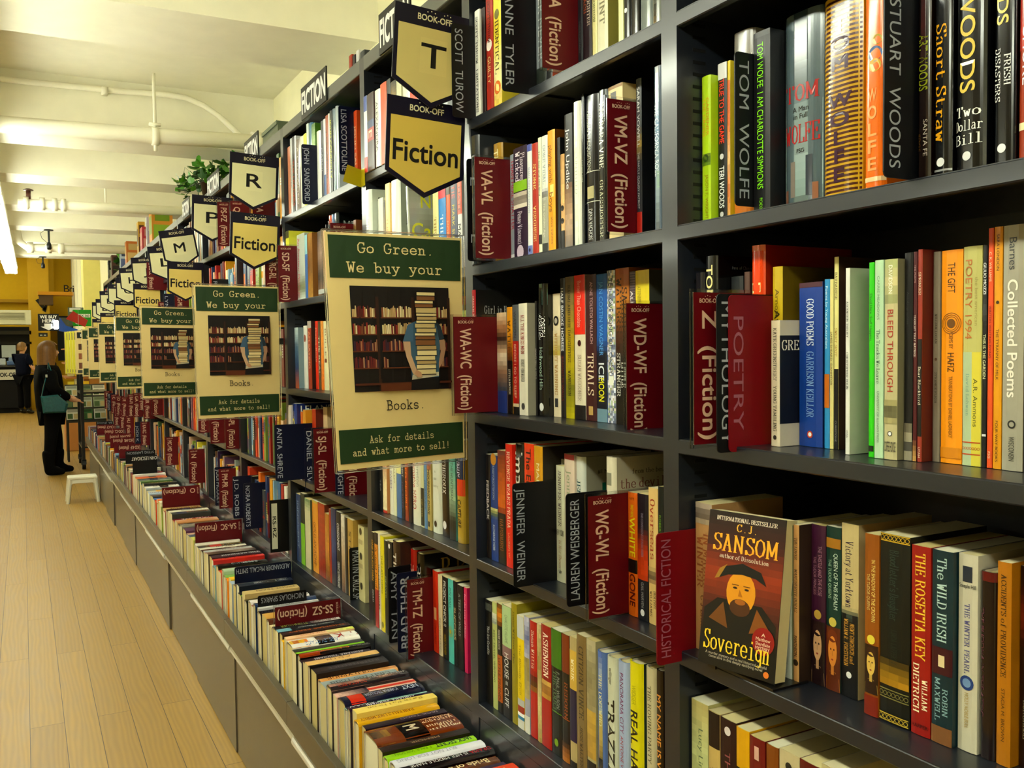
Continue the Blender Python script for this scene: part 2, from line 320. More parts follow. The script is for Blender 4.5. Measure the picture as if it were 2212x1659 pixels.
def decorate(mb, t, H, w, b, hard, base, els, seed):
    mat = 'gloss' if hard else 'satin'
    P = Paint(mb, spine_fn(t, H, b), mat, True); Q = side_paint(mb, t, mat)
    Vz = lambda a: H*(1-a)
    for el in els:
        el = el.strip()
        if not el: continue
        p = el.split(' '); k = p[0]
        if k == 'b': P.rect(-t/2*.99, t/2*.99, Vz(float(p[2])), Vz(float(p[1])), p[3])
        elif k in 'tu' and k != '':
            a0, a1 = float(p[1]), float(p[2]); tx = ' '.join(p[6:]); sz = float(p[4]); h = min(sz*t*CAP*1.25, t*.86)
            P.text(tx, float(p[5])*t, Vz(a0), (a1-a0)*H, h, p[3], -pi/2, bold=.012 if sz > .5 else .004, fit=(.2, 1.35))
        elif k == 'h':
            a0, a1 = float(p[1]), float(p[2]); P.text(' '.join(p[4:]), -t*.43, Vz((a0+a1)/2), t*.86, (a1-a0)*H, p[3], 0, fit=(.12, 1.1))
        elif k == 'V':
            a0, a1 = float(p[1]), float(p[2]); tx = ' '.join(p[5:]); tx = ''.join(tx[i] for i in range(0, len(tx), 2)) if tx[1:2] == ' ' else tx
            st = (a1-a0)*H/len(tx); ww = t*float(p[4])
            for i, ch in enumerate(tx): P.text(ch, -ww/2, Vz(a0)-st*(i+.5), ww, st*.72, p[3], 0, bold=.02, fit=(.4, 1.6))
        elif k in 'cC':
            r = float(p[2])*t; P.disc(-float(p[4])*t if k == 'c' else float(p[4])*t, Vz(float(p[1])), min(r, t*.47), r, p[3])
        elif k == 'g': P.grid(-t/2*.98, t/2*.98, Vz(float(p[2])), Vz(float(p[1])), p[3].split(','), n=max(4, int(26*(float(p[2])-float(p[1])))), seed=seed)
        elif k == 'X': P.grid(-t/2*.98, t/2*.98, Vz(float(p[2])), Vz(float(p[1])), p[3].split(','), n=60, m=6, jit=.3, seed=seed, rand=True)
        elif k == 'R':
            ww = float(p[4])*t; o = float(p[3])*t; P.rect(o-ww/2, o+ww/2, Vz(float(p[2])), Vz(float(p[1])), p[5])
        elif k == 'Z': P.rect(float(p[3])*t, float(p[4])*t*.98, Vz(float(p[2])), Vz(float(p[1])), p[5])
        elif k == 'S':
            a0, a1, n = float(p[1]), float(p[2]), int(p[4]); e = P.e()
            for i in range(n):
                va = Vz(a0+(a1-a0)*i/n); P.rect(-t*.49, t*.49, va-(a1-a0)*H/n*.5, va, p[3], e)
        elif k == 'N':
            vm = (Vz(float(p[1]))+Vz(float(p[2])))/2
            for q in (.46, .38, .3): P.ring(0, vm, q*t, t*.025, p[3])
            P.disc(0, vm, .2*t, .2*t, p[3])
        elif k == 'F':
            va, vb = Vz(float(p[2])), Vz(float(p[1])); P.rect(-t*.49, t*.49, va, va+.0012, p[3]); P.rect(-t*.49, t*.49, vb-.0012, vb, p[3])
            for i in range(7): P.ring(-t*.42+t*.84*i/6, (va+vb)/2, min((vb-va)*.42, t*.07), t*.018, p[3], n=10)
        elif k == 'P':
            va, vb = Vz(float(p[2])), Vz(float(p[1])); hh = vb-va
            P.rect(-t*.49, t*.49, va, vb, p[4]); P.poly([(-t*.48, va), (t*.48, va), (t*.44, va+hh*.2), (t*.2, va+hh*.3), (-t*.2, va+hh*.3), (-t*.44, va+hh*.2)], dark(p[3], .55)); P.rect(-t*.1, t*.1, va+hh*.25, va+hh*.45, dark(p[3], .8))
            P.disc(0, va+hh*.62, t*.3, hh*.24, p[3]); P.disc(0, va+hh*.86, t*.33, hh*.1, dark(p[4], 1.6))
            for q in (-.11, .11): P.disc(q*t, va+hh*.65, t*.05, hh*.018, p[4], 8)
            P.disc(0, va+hh*.49, t*.08, hh*.015, dark('a04030', 1), 8); P.rect(-t*.02, t*.03, va+hh*.55, va+hh*.63, dark(p[3], .75))
        elif k == 'Q': Q.rect(float(p[3])*w+.0005, float(p[4])*w-.0005, Vz(float(p[2])), Vz(float(p[1])), p[5])
        elif k == 'K':
            a0, a1, x0 = float(p[1]), float(p[2]), float(p[3]); Q.text(' '.join(p[6:]), x0, Vz((a0+a1)/2), w-x0-.006, (a1-a0)*H, p[4], 0, fit=(.55, 1.0), align=0)

BOOKS = []
PAGECOLS = ('d8cc9c', 'ded4b0', 'd0c088', 'e0dcc4', 'cfc49a')
def make_book(t, H, w, hard, base, els, label, group, loc, rot=(0, 0, 0)):
    sd = len(BOOKS); els = [x for x in els.split(';') if x]
    side = None
    for x in els:
        if x.startswith('k '): side = x.split()[1]
    mb = MB(); pg = MB()
    b = book_mesh(mb, pg, t, H, w, hard, base, side, PAGECOLS[sd % 5], sd)
    decorate(mb, t, H, w, b, hard, base, [x for x in els if not x.startswith('k ')], sd)
    c = mb.build('book'); pg.build('page_block', c)
    c.location = loc; c.rotation_euler = rot
    tag(c, label, 'book', group); BOOKS.append(c)
    return c
ORD = ' first second third fourth fifth sixth seventh eighth ninth tenth eleventh twelfth thirteenth fourteenth fifteenth sixteenth seventeenth eighteenth nineteenth'.split(' ')
for tens in ('twent', 'thirt', 'fort', 'fift'):
    ORD.append(tens+'ieth')
    for u_ in ORD[1:10]: ORD.append(tens+'y-'+u_)
def words16(*opts):
    """the first wording that keeps to sixteen words"""
    for o in opts:
        if len(o.split()) <= 16: return o
    return ' '.join(opts[-1].split()[:16])

# ---------------------------------------------------------------- section cards
CARDCOL = {'r': '6c0818', 'R': '80081c', 'k': '0c0e14', 'n': '101a38', 'w': '0a0a0a', 'w2': '0c0c0c'}
INK = {'r': 'd8b8a0', 'R': 'a06878', 'k': 'a8acb4', 'n': 'b8bcc8', 'w': '101010', 'w2': 'e8e8e0'}
def make_card(kind, L, Wd, text, dr, size, label, loc, rot=(0, 0, 0), cat='divider card', group='section cards between the books'):
    """card in the local x-z plane: x from the outer edge inwards (0..Wd), z 0..L; printed on -y"""
    t = .0018; mb = MB(); col = CARDCOL[kind]; r = .006 if kind in 'knR' else .001
    pts = []
    for cx, cz, a in ((r, r, pi), (Wd-r, r, 1.5*pi), (Wd-r, L-r, 0), (r, L-r, .5*pi)):
        for i in range(4): q = a+.5*pi*i/3; pts.append((cx+r*cos(q), cz+r*sin(q)))
    n = len(pts)
    mb.mesh([(x, -t/2, z) for x, z in pts]+[(x, t/2, z) for x, z in pts], [tuple(range(n)), tuple(range(2*n-1, n-1, -1))]+[(i, i+n, (i+1) % n+n, (i+1) % n) for i in range(n)], col, 'card')
    P = Paint(mb, lambda u, v, e: (u, -t/2-e, v), 'card'); ink = INK[kind]
    if kind == 'r':
        logo(P, .027, L-.0105, .034, ink)
        run = (L-.023, .006); h = .0235; cx = .026
    elif kind == 'w':
        P.rect(.006, .026, .012, L-.012, 'd0ccb8'); run = (L*.72, L*.25); h = .012; cx = .016
    elif kind == 'w2': run = (L-.004, .004); h = .022; cx = .018
    else: run = (L-.010, .010); h = .0165 if size < .45 else .021; cx = .0155 if size < .45 else .0195
    if kind == 'w2': P.rect(.003, .036, .003, L-.003, '141414')
    if dr > 0: P.text(text, cx, run[0], run[0]-run[1], h, ink, -pi/2, bold=.014 if kind in 'rw' else -.004, fit=(.6, 1.7))
    else: P.text(text, cx, run[1], run[0]-run[1], h, ink, pi/2, bold=-.004 if size < .5 else .012, fit=(.6, 1.5))
    o = mb.build('divider_card')
    o.location = loc; o.rotation_euler = rot
    tag(o, label, cat, group)
    if kind == 'r':
        sl = MB(); g = .0045
        for x0, x1, z0, z1 in ((-g, 0, -g, L+g), (Wd, Wd+g, -g, L+g), (0, Wd, -g, 0), (0, Wd, L, L+g)):
            sl.box(x0, x1, -.0012, .0012, z0, z1, 'e8e8e8', 'clear')
        sl.build('clear_sleeve', o)
    return o
def logo(P, u, v, w, ink):
    P.text('BOOK-OFF', u-w/2, v, w, w*.16, ink, 0, bold=.016, fit=(.4, 1.4))
    for q in (-.22, -.11, 0.0, .27, .36, .45):
        P.disc(u+q*w, v+w*(.16 if q in (-.22, 0.0, .27, .45) else .19), w*.018, w*.018, ink, 8)
# ---- measured tables: rows of books, cards, signs (metres)
ROWS=[
('A1',1,'upper shelf of the nearest bay',[
 ('B', 1.0004, 0.9819, 0.8407, 0.2045, 'b9d820', 'lime green paperback with a small tree on its spine', 't .05 .5 e0a820 .34 -.18 THE CROSS;t .05 .5 d09018 .34 .2 GARDENER;g .52 .6 8aa018,4a6a10,7a9a18;c .55 .3 3c5a12 0;t .66 .96 a89018 .36 .12 JASON F. WRIGHT;h .97 .99 303008 E'),
 ('B', 0.9813, 0.9625, 0.8526, 0.2184, '141416', 'black paperback with red over white lettering', 'b 0 .1 d8d8d8;t .1 .5 e8401c .6 0 TRUE TO THE GAME;c .58 .22 d8d8d8 0;t .64 .9 f4f4f4 .62 0 TERI WOODS;c .94 .2 d0d0d0 0'),
 ('B', 0.9619, 0.9555, 0.8529, 0.2179, 'd8c428', 'thin yellow and orange book', 'b .12 .4 d07018;g .4 1 d07018,e8c088,d88040,e0b870'),
 ('H', 0.9549, 0.9139, 0.8531, 0.25, '8c8880', 'tall grey hardcover half hidden by a black name card', 'h .13 .17 d8d4c8 THE STORY;h .19 .22 d8d4c8 OF A LIFE;b .86 1 d08030'),
 ('D', 0.9118, 0.8212, 1.5666, 1.765, 'k', 'black name card overlapping the tall grey hardcover', 'TOM  WOLFE', 1, 0.3),
 ('B', 0.9103, 0.8798, 0.8511, 0.2376, '17181c', 'dark paperback with bright green title', 'b 0 .03 3a3c40;t .06 .85 8fe010 .42 -.05 TOM WOLFE  I AM CHARLOTTE SIMMONS;t .9 .97 8fe010 .2 0 PICADOR'),
 ('H', 0.8792, 0.8147, 0.8716, 0.25, '5c6c72', 'thick glossy grey hardcover with a city skyline', 'g 0 .45 33434a,4a5a60,6e7e84;g .45 .75 7c8c90,98a8a8;g .75 1 98a8a8,8ea2a0,4a4e48;h .36 .44 b03030 TOM;h .47 .495 202020 A Man;h .505 .53 202020 in Full;h .56 .65 b03030 WOLFE;h .68 .7 202020 FSG;R .74 .92 -.2 .12 8a8078;R .72 .92 .22 .16 3a4450;R .86 .97 .36 .12 9a6a50;R .88 .96 -.38 .1 8a6050;b .95 1 303428'),
 ('H', 0.8141, 0.7554, 0.8715, 0.25, 'c8a020', 'thick gold and brown striped hardcover', 'S .02 .97 5a2a10 42;V .1 .9 4a2040 .62 T O M   W O L F E;b .965 1 d8cc98'),
 ('H', 0.7548, 0.7241, 0.8747, 0.2606, 'f07c10', 'bright orange hardcover with a seated clown figure', 'C .36 .3 5878a0 .1;C .3 .2 c0a848 .2;C .41 .26 d8b040 .1;V .5 .88 f4b070 .4 W O L F E;b .9 .92 f4d0a0;h .94 .97 f4c080 Harper'),
 ('D', 0.6356, 0.7678, 1.5526, 1.7414, 'k', 'black name card in front of dark thrillers', 'STUART  WOODS', 1, 0.3),
 ('H', 0.6341, 0.6189, 0.815, 0.2087, '221008', 'dark maroon hardcover with olive capitals', 'g 0 .5 1a0806,4a1208,200a06;t .3 .57 8c9418 .8 0 ART WOODS;t .7 .9 b0a8a0 .35 .2 SANTA FE;t .76 .88 705018 .3 -.3 EDGE'),
 ('H', 0.6183, 0.5973, 0.8177, 0.2025, '0e0e12', 'black hardcover with curling yellow title', 't .22 .86 e0a820 .62 0 Short Straw;c .93 .22 e8e8e8 0;b .965 .975 a0a0a0'),
 ('H', 0.5967, 0.564, 0.8197, 0.1929, '0c0d10', 'glossy black hardcover with fat gold letters', 't -.05 .6 d8c060 .56 0 T WOODS;h .67 .72 e8e8e0 Two;h .74 .79 e8e8e0 Dollar;h .81 .86 e8e8e0 Bill;c .92 .14 d8d8d8 0'),
 ('H', 0.5634, 0.5409, 0.8315, 0.1848, '101216', 'black hardcover with white small capitals', 't 0 .3 d8c878 .6 0 ODS;t .36 .68 d8d8d8 .3 -.22 DISASTERS;t .4 .6 d8d8d8 .3 .22 FRESH;c .9 .2 e0e0e0 0'),
 ('H', 0.5403, 0.5197, 0.8349, 0.1773, 'a04428', 'rust red hardcover at the right edge of the picture', 'b 0 .4 b8483c;t .2 .65 f0f0f0 .5 0 CHOKE;b .78 .82 e8d8b0'),
]),
('A2',2,'middle shelf of the nearest bay',[
 ('H', 1.0004, 0.9797, 0.8261, 0.2297, '2a2830', 'dark grey book at the shelf end behind cards', 'k 201e24'),
 ('H', 0.9791, 0.9553, 0.8256, 0.2505, '16161a', 'black hardcover with cream block capitals', 't .05 .6 e8dca0 .62 0 TOM YOUNG;k 0a0a0a;K .055 .072 .03 686868 .05 Fans of Clancy and'),
 ('B', 0.9547, 0.931, 0.8521, 0.2218, '34383c', 'short charcoal book behind the red card', 'k 202224'),
 ('B', 0.9304, 0.9197, 0.8532, 0.2266, '6a5048', 'thin brown book squeezed behind the red card', 'k 504038'),
 ('D', 0.9176, 0.7559, 1.2578, 1.4535, 'r', 'dark red divider card starting with the letter Z', 'Z  (Fiction)', 1, 0.62),
 ('H', 0.9161, 0.892, 0.8506, 0.2594, 'e85010', 'tall orange hardcover with cream capitals', 't .08 .8 f4e0a0 .7 0 ZANE GREY;k 9a2a08;b 0 .03 f08050'),
 ('D', 0.8899, 0.7709, 1.2487, 1.4504, 'k', 'black card reading MYTHOLOGY', 'MYTHOLOGY', 1, 0.42),
 ('D', 0.8869, 0.788, 1.2491, 1.4488, 'R', 'plain red card reading POETRY', 'POETRY', 1, 0.42),
 ('B', 0.8854, 0.8673, 0.8605, 0.2296, 'c8b020', 'mustard yellow paperback above a white one', 't .06 .35 6a5a10 .45 0 Arnott;t .18 .7 40380c .6 0 African Myth;k 6e5c10;K .075 .09 .04 3a3008 .05 OXFORD MYTHS;K .2 .28 .06 2a2406 .05 AFRICA'),
 ('B', 0.8667, 0.8509, 0.8395, 0.1598, 'd8ccb4', 'white paperback with a black square on its cover', 't .06 .88 504840 .4 0 KATE GREENSTREET   YOUNG TAMBLING;c .93 .2 403830 0;k c8c0b0;Q .12 .82 0 1 0c0c0c;K .16 .235 .004 e8e0d0 .5 GREENS'),
 ('B', 0.8503, 0.8112, 0.8716, 0.2065, '164a9c', 'thick royal blue paperback', 'b 0 .03 5a3040;t .1 .38 d8e0f0 .34 0 GOOD POEMS;t .42 .82 88a8d8 .34 0 GARRISON KEILLOR;c .925 .12 d05028 0;c .925 .07 f0f0f0 0;k 0e2c60'),
 ('B', 0.8106, 0.8018, 0.8739, 0.2088, '3c9cd0', 'thin sky blue paperback with an orange band', 't .03 .42 d8f0f8 .5 0 Poems by Young Australians;b .56 .76 c87818'),
 ('B', 0.8012, 0.7951, 0.8732, 0.2082, 'e0d894', 'very thin cream paperback', 't .28 .65 8a7c50 .6 0 JAMES SHEARD  DAMMTOR'),
 ('B', 0.7945, 0.787, 0.873, 0.2346, 'e4dc98', 'cream paperback with a black lower half', 'b .58 1 16161a;t .08 .22 786840 .6 0 BARBARESE;t .36 .52 b08830 .6 0 SWEET SPOT;t .85 .96 a0a0a0 .4 0 CURBSTONE;k 4a3424'),
 ('B', 0.7521, 0.7453, 0.845, 0.2168, 'dcdcd4', 'white paperback with a misty grey cover', 't .15 .4 404040 .5 0 ASCENSION THEORY;t .43 .67 404040 .5 0 CHRISTOPHER BOLIN;t .87 .91 404040 .5 0 IOWA;k b8bca8'),
 ('B', 0.7189, 0.7113, 0.845, 0.2203, '3cc814', 'thin bright green paperback', 't .16 .4 1c5a0c .5 0 David Hare  Stuff Happens;b .94 .97 0c300c'),
 ('B', 0.7107, 0.6986, 0.8443, 0.2219, 'b8d4b4', 'pale mint paperback', 't .08 .3 7a9480 .3 0 CARRIE MEADOWS;t .35 .62 486a58 .45 0 The Tracks We Leave;t .66 .92 7a9480 .28 0 UNIVERSITY OF ILLINOIS PRESS'),
 ('B', 0.698, 0.6803, 0.8451, 0.2216, 'c0b890', 'cream paperback with red hand lettering', 'g 0 .22 a8b078,c8c090,90986a;t .03 .17 f0f0e0 .34 0 DAVIDSON;t .25 .66 b03820 .5 0 BLEED THROUGH;c .87 .17 303030 0;c .87 .12 e8e8e8 0;h .91 .96 504c40 COFFEE HOUSE;g .7 .82 b0a878,404030,b8b080;k 8a8468'),
 ('B', 0.6797, 0.6684, 0.8548, 0.2276, '1a1a1c', 'thin black paperback', 't .03 .5 505050 .3 0 Autobiographies;g .82 1 1a1a1c,b0a890,404040,c0b8a0'),
 ('B', 0.6678, 0.6625, 0.8546, 0.2277, '5c1c24', 'thin dark red paperback with white title', 't .06 .15 c0a0a0 .5 0 THE POEMS;t .3 .5 d8c8c0 .6 0 THOUGHT THAT NATURE;g .9 1 5c1c24,c8a060'),
 ('B', 0.6619, 0.6557, 0.8541, 0.2296, 'a04030', 'brick red paperback with a dark picture', 'b .42 .88 1c1410;t .1 .22 e0c8b0 .65 0 SPRINGER;t .55 .73 e0d8c8 .65 0 Dear Blackbird;t .93 .98 e0c8b0 .55 0 UTAH;k 6a2418'),
 ('B', 0.6551, 0.646, 0.8699, 0.2269, '8a8070', 'taupe paperback with tiny capitals', 't .28 .45 4a4034 .35 0 WILLIAM LOGAN;c .51 .2 604830 0;t .57 .72 4a4034 .35 0 STRANGE FLESH'),
 ('B', 0.6454, 0.6197, 0.8702, 0.2271, 'f0a010', 'golden yellow paperback with concentric rings', 't .06 .2 5a3c08 .4 0 THE GIFT;N .285 .4 7a5008;t .38 .46 7a5008 .22 0 POEMS BY;t .48 .57 5a3c08 .36 0 HAFIZ;t .59 .88 7a5008 .2 0 TRANSLATIONS BY DANIEL LADINSKY;b .925 .975 d89010'),
 ('B', 0.6191, 0.5975, 0.8695, 0.2285, 'c0bc78', 'pale olive and yellow poetry anthology', 'b .48 1 b4c4a0;Z .48 1 .02 .5 d8cc50;t .06 .42 c07838 .42 -.18 POETRY 1994;t .08 .42 a89c60 .2 .25 the best american;t .5 .85 8aa898 .2 -.2 David Lehman;t .6 .82 6a6a28 .26 .22 A.R. Ammons;F .89 .95 c85828'),
 ('B', 0.5969, 0.5916, 0.8699, 0.2284, '1c1c20', 'thin black paperback with slanted white letters', 't .08 .22 e0e0e0 .75 0 GIULIO MOZZI;t .4 .6 d8d8b0 .75 0 THIS IS THE GARDEN;g .24 .34 1c1c20,505050,303030;b .85 .86 d0d0d0'),
 ('B', 0.591, 0.5849, 0.8695, 0.2446, 'e06028', 'tall thin orange paperback', 't .06 .26 f4d8c0 .5 0 C. K. WILLIAMS;t .28 .58 6a1c10 .5 0 WRITERS WRITING DYING;t .92 .97 f4d8c0 .5 0 FSG'),
 ('B', 0.5843, 0.575, 0.869, 0.245, 'e0a010', 'tall yellow paperback beside the grey volume', 't .03 .18 4a3408 .38 0 SARA LONDON;c .31 .2 4a3408 0;t .42 .63 4a3408 .38 0 THE TYRANNY OF MILK;t .8 .97 4a3408 .38 0 FOUR WAY BOOKS'),
 ('B', 0.5744, 0.5521, 0.8683, 0.2448, 'a8a494', 'thick grey paperback with big white outlined letters', 't .05 .18 4a4c50 .42 0 Barnes;t .22 .7 e8e4d8 .55 0 Collected Poems;c .81 .2 30302c 0;c .81 .12 a8a494 0;t .86 .96 30302c .3 0 WISCONSIN'),
 ('B', 0.5515, 0.544, 0.8681, 0.237, 'c8a020', 'yellow book at the right edge of the picture', 'b .6 1 181818'),
]),
('A3',3,'lower shelf of the nearest bay',[
 ('D', 0.9989, 0.7573, 0.9444, 1.1283, 'R', 'red card reading HISTORICAL FICTION', 'HISTORICAL FICTION', -1, 0.42),
 ('B', 0.9974, 0.9621, 0.8238, 0.2078, 'b89060', 'cream and brown paperback behind the portrait cover', 'g 0 .14 c0b0a0,584840,b0a088;t .2 .6 9a5c30 .4 -.2 WINTER;t .2 .6 9a5c30 .4 .2 IN MADRID;t .62 .95 7a4c28 .36 0 C J SANSOM'),
 ('B', 0.859, 0.835, 0.845, 0.1987, '74785a', 'grey green paperback with a white drawing', 'h .1 .14 30301c Boswell;h .16 .2 30301c London;h .22 .26 30301c Journal;h .29 .32 4a4a2c 1762;b .45 1 c8ccc0;g .48 .9 c8ccc0,8a8e80,d0d4c8,a0a498'),
 ('B', 0.8344, 0.8244, 0.8457, 0.2004, 'c89c68', 'thin tan paperback with an elastic cord', 't .08 .22 5a4028 .6 0 THE LOVER;t .28 .55 5a4028 .6 0 MARGUERITE DURAS;t .7 .83 5a4028 .6 0 PANTHEON;c .87 .45 403020 0;k 3a2a20'),
 ('B', 0.8238, 0.8004, 0.8655, 0.2012, '48183a', 'purple paperback with a portrait of a lady', 't .13 .44 b08898 .3 .15 THE THISTLE AND THE ROSE;t .2 .44 a07888 .24 -.2 THE TUDOR PRINCESS;c .56 .26 c0a050 0;P .6 1 d0a880 2a1418'),
 ('B', 0.7998, 0.7766, 0.8657, 0.2029, '0c4038', 'dark green paperback with a red haired queen', 'b .07 .13 a87820;t .16 .5 c8d8c8 .3 .2 QUEEN OF THIS REALM;t .2 .44 a0c0a8 .24 -.2 THE TUDOR QUEENS;c .58 .26 d0c060 0;P .61 1 d89040 6a3010'),
 ('B', 0.776, 0.7502, 0.8658, 0.2105, 'c8b888', 'cream and black paperback with flowing blue script', 't .1 .48 342048 .5 0 Victory at Yorktown;b .52 1 14161c;g .48 .56 c8b888,506058,14161c;t .55 .82 d0a048 .28 -.18 WILLIAM R. FORSTCHEN;t .57 .8 d0a048 .28 .18 NEWT GINGRICH and;c .87 .16 e0e0e0 0'),
 ('B', 0.7235, 0.7034, 0.845, 0.2092, '9a5c10', 'bronze paperback with a pale portrait', 't .14 .48 e8d080 .3 .15 IN THE SHADOW OF THE CROWN;t .22 .42 d8c080 .24 -.2 THE TUDOR QUEENS;c .58 .28 e0d050 0;P .61 .88 d8b860 3a2010;b .89 1 8a2c10'),
 ('B', 0.7028, 0.6629, 0.8458, 0.2135, '12160e', 'thick black paperback with gold scroll borders', "F .0 .04 c8a830;t .08 .45 3c5048 .32 0 Bloodletter's Daughter;t .5 .68 2c3c34 .22 0 LINDA LAFFERTY;g .66 .8 12160e,8a6c18,b88c20;F .82 .87 8a8450;F .95 .99 c0a840"),
 ('B', 0.6623, 0.638, 0.8465, 0.2071, 'a01c10', 'red paperback with yellow title', 't .04 .6 e8c040 .58 0 THE ROSETTA KEY;t .62 .88 f0e0c0 .36 -.2 DIETRICH;t .7 .86 f0e0c0 .3 .25 WILLIAM;h .94 .96 500c08 HARPER'),
 ('B', 0.6374, 0.6119, 0.8473, 0.2069, '0e3840', 'dark teal paperback with a maroon plaque', 't .04 .47 b8d0cc .5 0 The WILD IRISH;b .5 .64 4a1020;R .54 .6 0 .3 d8c8a0;t .66 .88 90b0b4 .28 -.18 MAXWELL;t .7 .86 90b0b4 .28 .18 ROBIN;b .91 1 8a6038'),
 ('B', 0.6113, 0.5889, 0.8543, 0.207, 'c8c4b0', 'white paperback with a blue oval picture', 'R .06 .14 0 .5 303a48;h .15 .17 40403c Steeple Hill;t .25 .6 5a5890 .3 0 THE WINTER PEARL;c .65 .36 2c4c88 0;c .65 .22 7898c0 0;t .7 .88 b09850 .24 0 MOLLY NOBLE BULL'),
 ('H', 0.5883, 0.57, 0.8556, 0.193, '241418', 'dark plum hardcover with a red page edge', 't .12 .85 7a4858 .3 -.3 THE BUDDHA IN THE ATTIC;b 0 .05 6a1c1c'),
 ('B', 0.5694, 0.5541, 0.8562, 0.2064, 'b87c10', 'mustard paperback with dark italic capitals', 't .06 .56 4a3008 .42 0 ACCIDENTS of PROVIDENCE;t .62 .88 5a3c0c .28 0 STACIA M. BROWN'),
 ('B', 0.5535, 0.5388, 0.8688, 0.2034, '2a0e08', 'dark brown paperback at the right edge of the picture', 'g .1 .4 2a0e08,7a2c10,2a0e08;t .66 .85 a09880 .4 0 BORGHESE'),
]),
('A4',4,'bottom ledge of the nearest bay',[
 ('B', 1.0004, 0.9643, 0.8178, 0.2276, 'c0bc84', 'cream paperback with a flowery border', 'g 0 1 b8ac74,c4cc98,a8a068,c8cc9c;t .1 .6 6a7a58 .3 .1 Lucy Linney'),
 ('B', 0.9637, 0.9405, 0.8178, 0.2232, 'c8b070', 'tan paperback with a dark brown top', 'b 0 .22 281414;t .3 .7 6a5430 .34 -.2 THE SECRET;t .35 .75 6a5430 .34 .2 OF COSTUME'),
 ('B', 0.9399, 0.9085, 0.8178, 0.223, '341018', 'maroon paperback with faint pink capitals', 'c .07 .2 d8d0d0 0;t .18 .6 9a5c60 .4 0 THE GIRL'),
 ('B', 0.9079, 0.8833, 0.8173, 0.221, 'd8a810', 'yellow paperback with a black title panel', 'b .24 .9 12160e;t .3 .8 d8d8a0 .5 0 PETALS'),
 ('B', 0.8827, 0.8544, 0.8171, 0.219, '7a1414', 'crimson paperback with a white publisher mark', 'R .05 .13 0 .3 d8b0a0;t .24 .7 c08068 .5 0 POE'),
 ('B', 0.8538, 0.8323, 0.8182, 0.2189, '8a5010', 'brown paperback with pale capitals', 't .12 .6 d0b890 .5 0 ALEXIS'),
 ('B', 0.8317, 0.7975, 0.8187, 0.221, 'c8bc98', 'thick cream paperback with a tiny wave mark', 'c .08 .16 202020 0;t .2 .7 403828 .4 0 TREMAIN'),
 ('B', 0.7969, 0.7637, 0.8181, 0.2216, '6a1410', 'dark red paperback at the lower frame edge', ''),
 ('B', 0.7631, 0.7331, 0.8183, 0.2291, 'c8bc90', 'cream topped book just inside the lower frame', ''),
]),
('B0',0,'top shelf of the second bay',[
 ('D', 1.6479, 0.7585, 1.8412, 2.0234, 'k', 'black name card beside the topmost letter sign', 'SCOTT  TUROW', 1, 0.34),
 ('B', 1.6464, 1.6239, 0.8078, 0.2085, 'e8e8e0', 'thin white hardcover with spaced black capitals', 't .06 .5 404040 .45 0 SCOTT TUROW;t .55 .95 404040 .45 0 LIMITATIONS'),
 ('B', 1.6233, 1.607, 0.8111, 0.2069, '300c0c', 'thin maroon book next to the white one', ''),
 ('B', 1.6064, 1.5772, 0.8128, 0.1907, 'b03420', 'red paperback with a white lozenge', 't .04 .4 5a1410 .4 0 SCOTT TUROW;c .42 .4 e8e0d8 0;t .52 .75 f0e0a0 .45 0 GUILTY'),
 ('B', 1.5766, 1.5438, 0.8138, 0.2222, 'ecd848', 'yellow paperback with an orange dot', 'g .4 1 ecd848,f0e8b0,ecc848;t .25 .7 5a4c18 .5 0 IDENTICAL;c .2 .3 807c40 0;c .82 .4 e08030 0'),
 ('D', 1.4167, 0.7474, 1.8321, 2.0111, 'k', 'black name card in the middle of a top shelf', 'ANNE  TYLER', 1, 0.3),
 ('B', 1.4152, 1.3795, 0.815, 0.1741, '8c949c', 'silver hardcover beside a dark red card', 't .1 .8 d8dce0 .5 0 NEVER NEVER;b .85 1 303830'),
 ('B', 1.3789, 1.3593, 0.8151, 0.1564, 'c05028', 'orange book mostly behind the dark red card', 'b .9 1 202020'),
 ('D', 1.3572, 0.7939, 1.8618, 2.0216, 'r', 'dark red divider card cut by the upper frame', 'UA  (Fiction)', 1, 0.5),
 ('B', 1.3557, 1.3393, 0.8645, 0.1402, '1c2028', 'thin black book with a pale blue top', 'b 0 .2 5a6a80;t .4 .9 606060 .4 0 HISTORIAN'),
 ('B', 1.3387, 1.3112, 0.8641, 0.1574, '2a1820', 'dark brown paperback with small capitals', "t .1 .6 c8b8a8 .34 .2 MARY'S DAUGHTER;t .2 .55 b06848 .34 -.2 UMBACH"),
 ('B', 1.3106, 1.2951, 0.8646, 0.1497, 'd8d098', 'cream paperback with grey green lettering', 't .1 .8 8a8c58 .5 0 FOR SORROW'),
 ('B', 1.2945, 1.2635, 0.8647, 0.1414, 'e0dcc0', 'thick cream paperback', 't .1 .75 8a8468 .55 0 OR MINT;k 98904c'),
 ('B', 1.2061, 1.1925, 0.845, 0.15, 'e0e0a8', 'thin pale yellow paperback', 't .2 .75 6a6c40 .5 0 AN ROOKE'),
 ('H', 1.1919, 1.1758, 0.8448, 0.15, '202226', 'slim black and silver hardcover', 'b .2 .3 a0a0a0;c .7 .25 e0e0e0 0'),
 ('H', 1.1752, 1.1546, 0.8453, 0.15, '181818', 'black hardcover with a red word', 't .1 .5 d03c20 .6 0 GOOD'),
 ('H', 1.154, 1.1236, 0.8466, 0.15, '7c8480', 'grey hardcover with a red mark', 't .3 .5 b04838 .5 0 KI'),
 ('H', 1.123, 1.1015, 0.847, 0.15, '8a8c80', 'grey hardcover against the upright', 'g .6 1 8a8c80,202020,a08030'),
]),
('B1',1,'second shelf of the second bay',[
